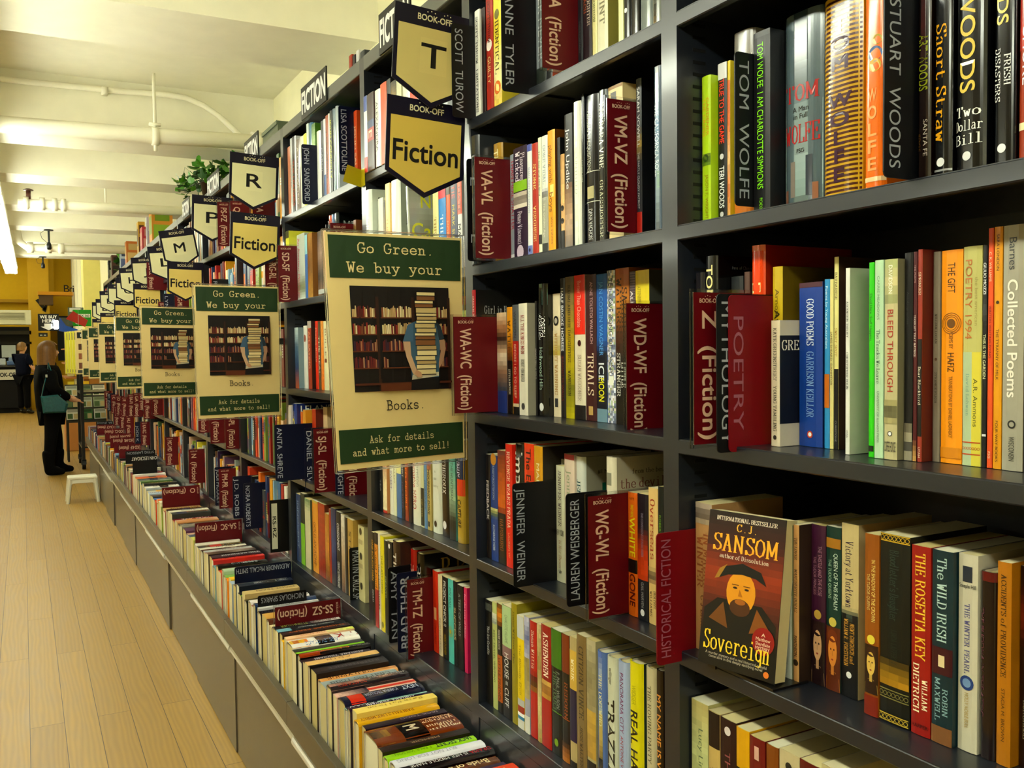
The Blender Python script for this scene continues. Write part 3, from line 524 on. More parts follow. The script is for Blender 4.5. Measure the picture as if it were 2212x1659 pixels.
 ('H', 1.6494, 1.6159, 0.795, 0.2522, '3c4044', 'charcoal book behind the leftmost cards', 't .1 .4 b0b4b8 .5 0 LISA'),
 ('D', 1.6138, 0.7713, 1.5556, 1.7546, 'k', 'black card half hidden by a red divider', 'E        E', 1, 0.36),
 ('H', 1.6123, 1.5766, 0.8259, 0.2321, 'b08c28', 'gold hardcover rising behind a red divider', 't .05 .5 e8dca0 .6 0 THE GOLD;k 5a4610'),
 ('D', 1.5745, 0.7688, 1.5582, 1.7506, 'r', 'red divider card lettered VA-VL', 'VA-VL  (Fiction)', 1, 0.5),
 ('B', 1.573, 1.5475, 0.8444, 0.2066, '98a0a8', 'silver paperback with pink letters', 't .05 .7 b02848 .6 0 THAN HERE SHATTER;b .93 1 d8d8d8'),
 ('B', 1.5469, 1.4931, 0.8375, 0.2121, '341c3c', 'purple paperback with a green band', 't .04 .3 e0d8e0 .36 -.15 Wicked;t .06 .3 e0d8e0 .36 .2 Pleasures;b .3 .39 8cb828;g .4 .54 d0c8b8,504040,e0d8c8;t .57 .86 e0d8e0 .36 0 Penny Vincenzi;c .93 .25 c8b8c8 0'),
 ('B', 1.4925, 1.4746, 0.8374, 0.2092, 'e0e4e0', 'white and blue paperback', 'b 0 .06 5a68b0;b .89 1 7a88c0;t .2 .6 a8b0c8 .4 0 SHALL NOT GO DOWN;c .93 .2 182048 0'),
 ('B', 1.474, 1.4521, 0.8374, 0.2076, 'b83410', 'brick red paperback with cream capitals', 't .18 .4 f0d890 .5 0 STONE;t .55 .86 f0d890 .5 0 VERGHESE'),
 ('B', 1.4515, 1.4394, 0.8374, 0.214, 'e0e4c8', 'thin cream paperback with a dark mark', 't .1 .5 6a6c58 .5 0 The Cat and the Bird;b .82 .9 303030'),
 ('B', 1.4388, 1.4172, 0.8375, 0.2137, 'e0e4dc', 'white paperback with a grey lower half', 'b .52 .9 a8a898;b .9 1 404440;g .44 .54 e0e0e0,202020,d0d0c8;t .08 .4 a8b0b4 .5 0 GORE VIDAL;t .56 .85 d8d8c8 .34 0 The Golden Age'),
 ('B', 1.4166, 1.3913, 0.8374, 0.2185, 'f0ac10', 'tall orange yellow paperback', 't .12 .42 a06c08 .55 -.05 playing with;R .44 .54 .1 .5 f8d880;t .5 .66 a06c08 .55 0 boys;t .7 .92 a06c08 .3 .1 alisa valdes;k 6a4008'),
 ('B', 1.3907, 1.3796, 0.8409, 0.2019, '181a18', 'thin black book behind a tan one', ''),
 ('B', 1.379, 1.3655, 0.8408, 0.1704, 'd8b078', 'tan paperback with dark spectacles', 'g 0 .5 c09858,e0bc80;c .55 .4 201818 0;c .68 .4 201818 0;b .78 1 14161c'),
 ('B', 1.3649, 1.3395, 0.8407, 0.2355, '303030', 'dark paperback with white signature', 'g .5 1 6a4828,c0a080,8a8078;t .05 .6 e8e8e8 .5 0 John Updike'),
 ('H', 1.3389, 1.3113, 0.8406, 0.25, 'dcdcd0', 'tall white hardcover', 'g 0 1 d8d8cc,f0f0e4,d8e4d0;t .3 .7 c0c8b8 .3 0 UNTITLED'),
 ('H', 1.3107, 1.302, 0.8407, 0.2581, '20242a', 'thin black hardcover beside the white one', 't .1 .9 a0a890 .5 0 LOUISA MAE'),
 ('H', 1.3014, 1.2621, 0.8408, 0.25, '14141a', 'black hardcover with thin silver rules', 't .1 .5 c8c8b8 .32 -.1 MERGERS & ACQUISITIONS;b .5 .505 d0d0c0;R .6 .68 0 .5 b8b088;b .7 .705 d0d0c0;t .75 .95 d0d0c8 .34 0 DANA VACHON'),
 ('H', 1.2615, 1.2362, 0.8407, 0.25, '16181a', 'black hardcover with serif capitals', 't .08 .5 d0d0c0 .55 0 BARBARA VINE;t .58 .95 b8b8a0 .42 0 GRASSHOPPER'),
 ('B', 1.2356, 1.1954, 0.8448, 0.25, 'd8c490', 'cream book with printed window panes', 'b 0 .02 a07828;R .04 .12 -.1 .4 484848;R .2 .28 -.1 .4 484848;R .36 .44 -.1 .4 484848'),
 ('D', 1.1933, 0.8134, 1.5658, 1.7726, 'r', 'red divider card lettered VM-VZ', 'VM-VZ  (Fiction)', 1, 0.5),
 ('B', 1.1918, 1.177, 0.8683, 0.255, '2c3038', 'thin dark paperback with white capitals', 'b 0 .3 585c60;g .3 .5 585c60,a08848,303440;t .05 .42 e0e0e0 .55 0 SARAH VOWELL;t .45 .8 d0d0d0 .4 0 THE PARTLY CLOUDY PATRIOT;b .82 .97 b02818;k 101014'),
 ('H', 1.1185, 1.0936, 0.845, 0.25, '586878', 'glossy blue grey hardcover against the upright', 'g 0 1 484c50,6888a8,a0b0b8,505458;t .22 .65 e0e8f0 .45 -.05 THE CALIFORNIA ROLL;t .62 .72 a8c8a0 .3 .1 JOHN VORHAUS'),
]),
('B2',2,'third shelf of the second bay',[
 ('B', 1.6494, 1.6311, 0.795, 0.2453, 'b02430', 'thin red paperback with a black cover', 't .05 .4 f0d0c8 .45 0 SUSAN VREELAND;k 0c0c0e;K .13 .19 .02 b8b8b8 .5 Girl in Hyacinth Blue;K .22 .26 .04 303030 .3 SUSAN VREELAND'),
 ('D', 1.629, 0.7447, 1.2577, 1.4477, 'r', 'red divider card lettered WA-WC', 'WA-WC  (Fiction)', 1, 0.5),
 ('B', 1.6275, 1.5853, 0.8394, 0.1992, '8a8078', "slim paperback with a girl's face", 'g 0 .4 d8c0a0,b08058,302018,c8a888;g .4 .78 d8c8b0,907058,304858;b .78 1 243c7c'),
 ('B', 1.5847, 1.562, 0.8394, 0.2087, 'd89810', 'amber and black paperback', 'g .25 .55 d89810,8a5010,1a1410;b .5 1 14120e;t .1 .5 6a4408 .6 0 WATERS;t .58 .82 c8c0b0 .36 0 STRANGER'),
 ('B', 1.5614, 1.5369, 0.8393, 0.2121, '606468', 'grey over red paperback', 'b .33 .9 a81410;b .9 1 141414;b .9 .93 c8b898;t .06 .3 303438 .5 0 WATSON;t .36 .85 e8c0a8 .4 0 BEFORE I GO TO SLEEP'),
 ('B', 1.5363, 1.5022, 0.8393, 0.2133, 'dcd8c8', 'white paperback with spaced red and black letters', 't .1 .45 a02828 .45 0 ALL THE KINGS MEN;t .5 .7 383838 .45 0 ROBERT PENN WARREN;c .92 .2 505050 0;k a09c8c'),
 ('B', 1.5016, 1.4945, 0.8561, 0.2169, '181414', 'very thin black paperback', "t .15 .95 c0b8b0 .6 0 DON'T TELL A SOUL"),
 ('H', 1.4939, 1.4622, 0.856, 0.2478, '0e0f11', 'black hardcover with a standing figure in the fog', 'g 0 .16 507878,88b0a0,4a6a60;R .03 .16 0 .35 141c18;t .22 .42 e8e8e8 .42 -.2 WAMBAUGH;t .24 .4 e8e8e8 .42 .2 JOSEPH;t .48 .8 a8c0b0 .42 0 Hollywood Hills;c .93 .25 e0e0e0 0'),
 ('B', 1.4616, 1.4349, 0.8711, 0.2282, 'd8ccb0', 'cream paperback with an oval photograph', 'g .3 .5 d8ccb0,b0a030;c .22 .36 282420 0;c .22 .2 b8b0a0 0;t .32 .82 b08848 .42 0 WITHOUT WARNING;R .85 .92 0 .4 404040'),
 ('B', 1.4343, 1.4169, 0.8711, 0.2547, '1e1c22', 'dark paperback with white block capitals', 't .07 .52 e0e0e0 .55 0 HALF BROKE HORSES;t .55 .88 803028 .5 0 JEANNETTE WALLS'),
 ('B', 1.4163, 1.3867, 0.871, 0.2558, '8c7c18', 'olive yellow paperback with brown capitals', 'g 0 .4 6a5c48,8a7438,a89010;g .4 1 a89010,b8a810,7a7c18,b8ac10;t .06 .6 3a3010 .36 0 NAOMI AND HER DAUGHTERS;t .66 .84 302808 .36 0 WANGERIN'),
 ('B', 1.3861, 1.3503, 0.8712, 0.2563, 'dcd4bc', 'red over cream paperback', 'b 0 .41 e03008;b .9 1 1c1a20;t .04 .36 f0b0a0 .4 0 Better Than Chocolate;c .47 .16 501010 0;t .55 .87 a89888 .34 0 SUSAN WAGGONER'),
 ('B', 1.3497, 1.3149, 0.8711, 0.2544, '4c2024', 'maroon paperback with a large serif title', 't .05 .47 d0b0b0 .3 .1 ANNE TOLSTOI WALLACH;t .54 .82 e0d0b8 .62 0 TRIALS;R .9 .96 0 .4 c8a868'),
 ('B', 1.3143, 1.2822, 0.871, 0.2529, '1464b0', 'blue and black paperback with an ice title', 'b .53 1 101c30;g .42 .55 1464b0,101c30;b .91 1 7898a8;t .05 .55 6aa8e0 .42 0 JAN COSTIN WAGNER;t .6 .72 d8e0e8 .6 0 ICE;t .7 .86 d8d820 .6 0 MOON'),
 ('B', 1.2816, 1.2573, 0.8709, 0.2565, 'a8b0b8', 'silver paperback printed like sparkling foil', 'X 0 1 c8d0e0,8088a0,e8e8f0,788098,d0c8b8,a8b890;t .05 .68 2c3040 .5 0 THE LOVE SONG OF JONNY;R .69 .75 0 .6 e8ece0'),
 ('B', 1.2567, 1.2175, 0.8707, 0.2577, 'b86c10', 'thick amber fading to black paperback', 'g 0 .6 a85c10,c08018,5a3008,120e0a;b .6 1 120e0a;t .05 .42 402408 .42 -.2 WATERS;t .12 .38 402408 .42 .2 SARAH;t .54 .82 d8d8d0 .3 -.25 STRANGER;t .6 .76 d8d8d0 .3 .1 LITTLE'),
 ('B', 1.2169, 1.2007, 0.8706, 0.25, '7a6468', 'grey paperback with fine stripes', 'S 0 1 50404a 60;t .1 .3 e0d8d8 .55 0 ALICE'),
 ('B', 1.2001, 1.1634, 0.8704, 0.25, 'e0cc10', 'bright yellow paperback', 't .1 .22 a89810 .3 -.2 ATTENBERG;k 585a50'),
 ('D', 1.1604, 0.824, 1.2452, 1.4521, 'r', 'red divider card lettered WD-WF', 'WD-WF  (Fiction)', 1, 0.5),
]),
('B3',3,'fourth shelf of the second bay',[
 ('B', 1.6494, 1.6286, 0.821, 0.2117, '20161a', 'thin black paperback with vertical white title', 't .25 .63 d8d0d0 .6 0 FEEDBACK'),
 ('B', 1.628, 1.5966, 0.8208, 0.2129, '28488c', 'blue paperback with a yellow picture', 'c .04 .4 c8902c 0;t .1 .42 b8c8e0 .3 0 A HALF FORGOTTEN SONG;g .5 .6 d8d090,687848,28488c;t .66 .9 d0dcec .3 0 KATHERINE WEBB;k 182848'),
 ('B', 1.596, 1.5632, 0.8208, 0.2248, 'a04818', 'orange brown paperback', 'g 0 .5 782c18,b85c18,d07010;b .55 1 1c1210;t .6 .88 a06c38 .45 0 HAPSBURG'),
 ('B', 1.5626, 1.5345, 0.8208, 0.2403, 'd82c0c', 'bright red paperback with white capitals', 't .06 .68 f4d8c0 .5 0 REVENGE WEARS PRADA;t .72 .92 f0c0a0 .25 0 LAUREN W'),
 ('H', 1.5339, 1.4927, 0.8242, 0.2423, '14100e', 'black paperback with heavy white title', 't .06 .6 e8e4dc .75 0 Impulse;k 0e0c0c'),
 ('B', 1.4921, 1.4556, 0.8241, 0.2476, 'e04810', 'orange and red paperback', 'g .2 .6 e04810,a82008;t .04 .6 3a1008 .55 0 The Emperor'),
 ('B', 1.455, 1.4231, 0.8241, 0.2458, 'd09c18', 'gold paperback with a black cover', 't .08 .5 e8e0c0 .4 0 MARTYR;k 241c10;K .1 .22 .04 d8d0b8 .5 M'),
 ('D', 1.421, 0.7608, 0.9563, 1.1435, 'k', "black name card in a middle shelf, nearest the second bay's left upright", 'JENNIFER  WEINER', 1, 0.34),
 ('B', 1.4195, 1.3904, 0.8494, 0.2117, 'd0d0b8', 'cream paperback with thin brown capitals', 't .04 .52 70605c .4 0 JENNIFER WEINER;h .55 .6 605850 NEW YORK;t .64 .88 b08c6c .34 0 In Her Shoes;h .9 .93 202020 W'),
 ('B', 1.3898, 1.3559, 0.8494, 0.2359, 'd8c8b8', 'pale pink paperback', 'b 0 .04 a83c40;t .12 .8 a0a888 .5 0 Jennifer Weiner'),
 ('H', 1.3553, 1.326, 0.8496, 0.235, 'd0d4cc', 'white hardcover with a teal letter on its cover', 't .08 .9 4a6468 .42 0 JENNIFER WEINER;k a09c88;K .10 .13 .03 404038 .3 #1 NEW YORK;K .2 .4 .03 187058 .3 J'),
 ('D', 1.2107, 0.7427, 0.976, 1.1555, 'k', 'black name card left of a dark red divider', 'LAUREN WEISBERGER', -1, 0.34),
 ('H', 1.2092, 1.1831, 0.815, 0.251, 'd4cfba', 'white hardcover with purple script on its cover', 'R .1 .18 0 .5 909080;t .25 .8 9088a0 .4 0 chasing;k a8a08c;K .08 .11 .035 584c44 .42 from the bestselling;K .14 .20 .012 7a5048 .6 the devil wears'),
 ('D', 1.181, 0.764, 0.9613, 1.1534, 'r', 'red divider card lettered WG-WL', 'WG-WL  (Fiction)', 1, 0.5),
 ('B', 1.1795, 1.1547, 0.8384, 0.1963, 'd06c14', 'orange paperback with yellow capitals', 'h .04 .06 402008 NYT;t .1 .2 d8d020 .36 0 RANDY WAYNE;t .2 .52 e0d820 .68 0 WHITE;b .54 .65 1c1410;t .66 .92 6a1008 .68 0 GONE'),
 ('B', 1.1541, 1.1268, 0.8382, 0.1975, '241c24', 'dark paperback with an orange panel', 'g .28 .68 241c24,b84010,c84c14;b .68 1 20242c;t .15 .5 8a8090 .24 0 THE CONFESSIONS OF NOA WEBER;t .7 .9 a8a8a8 .28 0 GAIL HARVEN;c .94 .2 e8e8e8 0'),
 ('B', 1.1262, 1.1027, 0.8385, 0.2102, 'd8bc80', 'cream paperback with flowing red title', 't .08 .52 b04c28 .6 0 Overseas;t .75 .95 6a5438 .26 -.2 WILLIAMS;t .75 .88 6a5438 .26 .2 BEATRIZ;g .58 .7 d8bc80,504840,c0a070'),
 ('B', 1.1021, 1.0891, 0.8384, 0.2148, '18241e', 'black paperback with green letters', 't .1 .6 80b040 .4 0 ROBERT WILSON'),
]),
('B4',4,'bottom ledge of the second bay',[
 ('B', 1.6494, 1.6202, 0.8162, 0.2143, '121212', "thin black paperback at the ledge's left end", 'b .03 .1 505450;t .25 .52 d0d0d0 .4 0 The Ice Cradle'),
 ('B', 1.6196, 1.5988, 0.8162, 0.2161, 'b8c080', 'pale green paperback with a globe picture', 'g .1 .2 d8d8c8,8a9890;t .26 .75 5a6840 .45 0 BEST TRAVEL WRITING'),
 ('B', 1.5982, 1.5756, 0.8161, 0.2184, '141210', 'black and orange paperback', 'g 0 .2 2a1c08,d08818,302010;b .47 .9 b06018;t .24 .42 d8d0c0 .4 0 EENDER VICHTA;t .5 .88 4a2408 .5 0 LITTLE FRIEND'),
 ('B', 1.575, 1.5367, 0.8158, 0.2215, '14141c', 'pale green over black paperback', 'b 0 .37 b0c898;b .36 .46 8a6c6c;t .08 .33 687c60 .34 0 CHARLOTTE WILLIAMS;t .42 .9 e0e0e0 .5 0 HOUSE = CLIFF'),
 ('B', 1.5361, 1.5136, 0.8156, 0.2346, '9c9018', 'mustard gold paperback', 't .06 .5 5c5410 .34 0 James Wilson  The'),
 ('B', 1.513, 1.4861, 0.8156, 0.2168, 'e0c810', 'yellow and white paperback with red and blue bands', 'b 0 .2 c8ccc8;b .74 .8 b8bcb8;b .8 .86 a83c20;b .86 .89 f0f0f0;b .89 .92 3888b0;b .92 1 d8d8d0;t .25 .7 a89810 .34 0 The Bloody Doll'),
 ('B', 1.4855, 1.4655, 0.8156, 0.2212, 'a8a8b8', 'white paperback with small photographs', 'g 0 .35 c8c8d8,7880a8,b8b8c8;g .35 .7 988c58,b8ac78;b .85 1 d8d8d0'),
 ('B', 1.4649, 1.4383, 0.8164, 0.2186, 'b82818', 'red paperback with white script', 't .08 .4 e8d0c0 .45 0 Susan Wittig;g .42 .6 b82818,2a1810,a87020;k 28180c'),
 ('B', 1.4377, 1.4229, 0.8164, 0.2191, 'd0c090', 'cream paperback edge with spots', 'g 0 1 d0c090,a89058,d8cc98,b09858'),
 ('B', 1.4223, 1.3872, 0.8163, 0.2233, 'a01c14', 'crimson paperback with an ornate white title', 't .06 .42 f0e0d0 .55 0 ASHENDEN;g .45 .6 d8b868,8a5018,c8a048;b .6 1 b02410'),
 ('B', 1.3866, 1.3512, 0.8163, 0.2248, '121c14', 'black paperback with a green top', 'b 0 .3 487c18;t .33 .66 6a8c68 .36 -.12 THE TOUCH;t .33 .62 a0a8a0 .3 .2 F. PAUL WILSON;b .655 .66 78b030;c .9 .2 80a820 0'),
 ('B', 1.3506, 1.3248, 0.8162, 0.2257, '14120f', 'black paperback with a rusty brown top', 'b 0 .3 843c0c;t .35 .68 a85c28 .45 .1 REBORN;b .66 .665 d07018;g .85 1 14120f,b87828'),
 ('B', 1.3242, 1.3015, 0.8161, 0.2277, 'b8a878', 'tan and violet paperback', 'b .1 .4 d0b050;t .14 .36 f0e8d0 .45 0 WOUK;b .4 .8 281c48;b .95 1 302820'),
 ('B', 1.3009, 1.2708, 0.816, 0.2384, '8a7448', 'tall tan paperback with large serif capitals', 't .08 .6 4a3c20 .55 0 CITIZEN VINCE;t .66 .96 4a3c20 .34 0 JESS WALTER;k 5a4a2c'),
 ('B', 1.2702, 1.2421, 0.8161, 0.2388, 'b0a880', 'paperback with a grainy photograph', 'g 0 .5 c0b898,908868,a89c78;g .5 .84 c8a850,b89848;b .86 1 1c1814'),
 ('H', 1.2415, 1.2134, 0.816, 0.2272, '5a78b0', 'blue and sand hardcover with a dog', 'g 0 .45 3c68b8,98a8c0,4070b8,a8b4b8;g .45 1 c0b070,b8a860,7a6c38,b8a860;t .15 .55 d8d8b0 .34 0 THE DOG WHO;R .78 .92 0 .4 302818'),
 ('H', 1.2128, 1.1823, 0.8158, 0.2275, 'c8ccb8', 'white hardcover with a big black title', 't .08 .2 404038 .3 0 willinger;t .3 .92 14141c .7 0 TRAZZLE'),
 ('H', 1.1817, 1.1518, 0.8157, 0.2293, 'a8b8d8', 'pale blue hardcover with red lettering', 't .08 .5 803868 .36 0 PANORAMA CITY;t .52 .88 a84848 .3 0 ANTOINE WILSON'),
 ('H', 1.1512, 1.1172, 0.8157, 0.2377, 'd8d010', 'bright yellow hardcover with black slanted title', 't .15 .28 a8a810 .34 0 WIDGER;t .32 .95 24240c .6 0 REAL HAPPY F;k 1c4038'),
 ('H', 1.1166, 1.0899, 0.8222, 0.2381, 'c8c0a0', 'cream hardcover with grey capitals', 't .12 .62 787058 .36 0 THE ROVING PARTY;t .7 .95 787058 .36 0 ROHAN WILSON'),
 ('H', 1.0893, 1.0706, 0.8222, 0.241, '281a18', 'dark hardcover with a handwritten orange title', 't .1 .8 d89848 .6 0 MY NAME IS WILL;g .7 1 281a18,7a3020'),
]),
('C0',0,'top shelf of the third bay',[
 ('B', 2.2804, 2.2552, 0.7958, 0.1947, 'd8dce0', "thin white and blue book by the third bay's upright", 'b 0 .2 3858a8;b .8 1 c03020'),
 ('B', 2.2546, 2.2048, 0.796, 0.1935, '401818', 'maroon book with a red patch', 'b .35 .45 304878;b .45 .62 a82818;t .48 .58 f0c0b0 .6 0 E'),
 ('H', 2.2042, 2.1586, 0.7964, 0.1895, 'e8e8e4', 'white hardcover left of the large sign', 't .15 .8 909090 .4 0 ALEXANDRA'),
 ('B', 2.158, 2.1157, 0.7968, 0.1952, 'e06018', 'orange book peeking out below the letter sign', ''),
 ('B', 2.1151, 2.0875, 0.7969, 0.1948, '202020', 'black book peeking out below the letter sign', ''),
 ('B', 2.0869, 2.0508, 0.797, 0.182, '202218', 'black and gold book peeking out below the letter sign', 'g 0 1 202218,a88c28,202218,a88c28'),
 ('B', 2.0502, 2.0181, 0.7971, 0.1816, 'c8c8a8', 'cream book peeking out below the letter sign', ''),
 ('H', 2.0175, 1.9662, 0.7972, 0.1726, 'dcdcd0', 'white hardcover just under the letter sign', 'g 0 1 dcdcd0,c8d0b8'),
 ('B', 1.9656, 1.9219, 0.7973, 0.164, 'd85028', 'orange red book under the letter sign', ''),
 ('B', 1.9213, 1.8845, 0.7974, 0.1501, 'e0d0c8', 'pale pink book under the letter sign', ''),
 ('H', 1.8839, 1.833, 0.7975, 0.1453, 'e0e0dc', 'white hardcover under the point of the letter sign', ''),
 ('B', 1.8324, 1.7984, 0.7976, 0.1259, '385068', 'dark blue book beside the point of the letter sign', ''),
 ('H', 1.7978, 1.76, 0.7976, 0.1317, 'b8c4c8', 'silver hardcover beside the letter sign', ''),
 ('B', 1.7594, 1.7275, 0.7977, 0.15, '606870', 'grey book beside the topmost name card', ''),
]),
('C1',1,'second shelf of the third bay',[
 ('H', 2.2804, 2.2401, 0.795, 0.2447, 'dce4dc', 'white hardcover with a gold letter on its cover', 't .2 .9 a8a8a8 .42 0 AN AMERICAN SCOUNDREL;k c0c8bc;K .08 .12 .02 404040 .35 A NOVEL BY;K .5 .8 .02 a88c28 .3 S'),
 ('B', 2.2395, 2.2019, 0.8148, 0.2187, 'd8dcd0', 'short white paperback with an orange square', 'R .55 .82 0 .95 e86818'),
 ('B', 2.2013, 2.1855, 0.815, 0.2089, '988c78', 'thin grey brown book beside the orange square', 'g 0 1 505048,b09c80,786858'),
 ('B', 2.1849, 2.153, 0.8151, 0.2478, 'e8c888', 'peach coloured book', 't .2 .9 d89c50 .4 0 THE LIGHT'),
 ('H', 2.1524, 2.0931, 0.8153, 0.2482, 'e0e4dc', 'white hardcover with a torn black corner', 'Z .75 .98 .1 .5 20281c;k a8b0a0;K .33 .44 .02 202420 .62 Elizabeth'),
 ('B', 1.9544, 1.9224, 0.845, 0.2008, 'e4e0a8', 'cream paperback with gold letters', 't .3 .98 b08c38 .45 0 THE GARDEN'),
 ('B', 1.9218, 1.8812, 0.8451, 0.2012, '3094d8', 'bright blue book with a red top', 'b 0 .14 e03c50;t .28 .95 e8f0f4 .45 0 THE CITY'),
 ('B', 1.8806, 1.8574, 0.8452, 0.2001, 'd86818', 'orange and brown paperback', 'b .02 .12 605848;t .25 .85 f0c090 .4 0 MORLEY'),
 ('B', 1.8568, 1.8213, 0.8454, 0.1993, '586078', 'purple grey paperback with yellow letters', 't .03 .18 e05c48 .5 0 TIE;t .25 .9 d8c858 .42 0 MARK SULLIVAN'),
 ('B', 1.8207, 1.7968, 0.8457, 0.2083, 'd8d8d8', 'white paperback with bold black letters', 'b 0 .4 e06038;t .1 .4 802c18 .6 0 HATE;t .5 .95 141414 .7 0 MARK TSU'),
]),
('C3',3,'fourth shelf of the third bay',[
 ('B', 2.2804, 2.2522, 0.8199, 0.1528, '14141a', 'thin black book at the left below the large poster', 't .2 .9 a0a0a0 .4 0 TEA'),
 ('B', 2.2516, 2.2217, 0.8201, 0.1581, 'c89058', 'cream paperback with red ends', 'b .96 1 b83018;g 0 .95 b83818,e0d0a8,e0d4b0'),
 ('B', 2.2211, 2.1943, 0.8275, 0.164, 'dcdccc', 'white paperback with mauve italics', 't .1 .6 8878a0 .5 0 THE SWEET'),
 ('B', 2.1937, 2.1733, 0.8276, 0.1687, 'd8d8b8', 'thin cream paperback below the large poster', 't .2 .5 a89c70 .5 0 ALLEN'),
 ('B', 2.1727, 2.1398, 0.8278, 0.1724, '5078a8', 'blue paperback with a pale yellow top', 'b 0 .35 d8d498'),
 ('B', 2.1392, 2.1165, 0.8279, 0.1773, '241c28', 'dark violet paperback', 't .1 .4 e0e0e0 .5 0 THUBERT;t .4 .9 7a6c90 .4 0 THE RIVER'),
 ('B', 2.1159, 2.0936, 0.828, 0.1818, '98401c', 'brown paperback with glowing orange letters', 't .1 .95 e88828 .6 0 RED PEOPLE'),
 ('B', 2.093, 2.0726, 0.8282, 0.186, '2c1410', 'thin dark brown paperback', ''),
 ('H', 2.072, 2.0197, 0.8283, 0.1894, 'dcdccc', 'white hardcover with a red title', 't .1 .8 b03840 .5 -.1 Alternative HERO;t .1 .5 b0b8a8 .3 .3 Thornton'),
 ('B', 2.0191, 1.999, 0.8304, 0.197, 'c8c8a0', 'cream and black striped paperback', 'b .52 .54 202020;b .54 .98 403c28;t .58 .95 b0a860 .4 0 OF THE'),
 ('B', 1.9984, 1.981, 0.8306, 0.2009, '6890b8', 'sky blue paperback below the large poster', 't .3 .9 4a6c90 .5 0 MARIANNE'),
 ('B', 1.9804, 1.9563, 0.8307, 0.2039, 'b8a868', 'tan paperback with bold black capitals', 'g 0 .3 c8b878,3c6c90,b87030;t .3 .82 302c18 .6 0 MOURNING DOVE;R .9 .96 0 .4 202020'),
 ('H', 1.9557, 1.9047, 0.831, 0.2094, 'd4d8cc', 'thick white hardcover with a small picture', 'g .05 .2 403c40,8898b0,7888a0;h .3 .33 a8a898 le;h .38 .41 a8a898 tale;h .46 .49 a8a898 country;c .9 .15 303030 0'),
 ('H', 1.9041, 1.8565, 0.8319, 0.2178, '20120f', 'dark brown hardcover with widely spaced capitals', 't .2 .55 d0c8c0 .4 0 THEROUX;c .88 .2 e0e0e0 0'),
 ('B', 1.8559, 1.8207, 0.8319, 0.2224, '4a8c88', 'teal paperback with a dark forest', 'g 0 .6 489090,68a898,a0b898;g .6 1 88a088,1a2018,12140f;t .22 .6 1c2c2c .4 0 THE HUNTSMAN'),
 ('H', 1.8201, 1.7824, 0.832, 0.2266, 'b09438', 'navy over tan hardcover with an orange label', 'b 0 .38 142c5c;b .38 .54 d84410;t .05 .36 e8e8f0 .5 -.1 TANENBAUM;t .58 .85 5a4818 .55 0 CAPTURE'),
]),
('C4',4,'bottom ledge of the third bay',[
 ('B', 2.2804, 2.2559, 0.795, 0.2453, '161210', 'black paperback with yellow title', 't .08 .52 c89c28 .6 0 ONE ROUGH MAN;t .62 .75 d0d0d0 .4 0 BRAD'),
 ('B', 2.2553, 2.2289, 0.795, 0.2486, '20181c', 'black paperback with an orange middle', 'b .12 .6 d89018;t .15 .58 6a4008 .6 0 A dead hand;b .6 1 a83438'),
 ('B', 2.2283, 2.2137, 0.7952, 0.2487, 'd8d0c0', 'thin white paperback with bold title', 't .2 .9 604838 .6 0 THE CHARIOTEERS'),
 ('B', 2.2131, 2.1851, 0.7954, 0.2471, 'd8cc18', 'bright yellow paperback', 't .2 .6 7a7808 .45 0 THE LAST HERO;c .93 .3 8a8410 0'),
 ('B', 2.1845, 2.1604, 0.7955, 0.2406, '1c2c1c', 'dark green paperback behind a name card', 't .1 .9 a8b890 .4 0 DEAVER'),
 ('B', 2.1598, 2.128, 0.7957, 0.2435, '101018', 'black paperback with red letters', 'c .05 .2 e0e0e0 0;t .2 .8 a83028 .5 0 DARK T'),
 ('H', 2.1274, 2.087, 0.7958, 0.2507, '3c2820', 'brown hardcover with a dusky cover', 't .1 .5 d0c8c0 .55 0 TIDES;k 4a3028'),
 ('D', 2.0849, 0.7689, 0.6661, 0.8535, 'k', 'black name card right of the dark ledge books', 'AMY  TAN', 1, 0.34),
 ('H', 2.0834, 2.0473, 0.8249, 0.2352, 'a02018', 'red hardcover behind a dark red divider', 't .05 .6 d8a090 .6 0 BRAD'),
 ('D', 2.0452, 0.7763, 0.6524, 0.8463, 'n', 'tall black card with thick white capitals', 'BRAD THOR', -1, 0.6),
 ('H', 2.0437, 2.0029, 0.8246, 0.2331, '14100e', 'black hardcover with gold letter on its cover', 't .05 .6 c8c0b8 .6 0 BRAD;k 0c0a08;K .06 .28 .05 b89848 .6 B R A'),
 ('D', 2.0008, 0.7848, 0.6484, 0.8392, 'r', 'red divider card lettered TM-TZ', 'TM-TZ  (Fiction)', 1, 0.5),
 ('B', 1.9993, 1.9689, 0.8496, 0.196, 'c83810', 'orange red paperback beside the red divider', 'R .45 .6 0 .5 d8a878;t .65 .9 801c08 .4 0 LYNNE TRUSS'),
 ('B', 1.9683, 1.9447, 0.8497, 0.1915, 'd8c8a8', 'cream paperback with a pinkish spine', 't .5 .95 a09070 .4 0 TURGENEV'),
 ('B', 1.9441, 1.9118, 0.8497, 0.1933, '181a18', 'black paperback with italic white capitals', 't .05 .6 e8e8e0 .5 0 PROJECT CHICK II;t .7 .95 b89c28 .4 0 NIKKI TURNER;Z 0 1 -.5 -.4 c8a048'),
 ('B', 1.9112, 1.8829, 0.8501, 0.1946, '60c0b8', 'turquoise paperback with a gold swirl', 't .1 .35 2c7c78 .4 0 PIN BALL;N .55 .7 b0a838'),
 ('B', 1.8823, 1.8628, 0.8501, 0.1958, '141a1c', 'thin black and gold paperback', 't .1 .9 c8c098 .6 0 SUCCESS'),
 ('B', 1.8622, 1.8309, 0.8502, 0.1921, '121012', 'black paperback with a silver title', 't .1 .6 b0b8b8 .4 0 A TEST OF WILLS'),
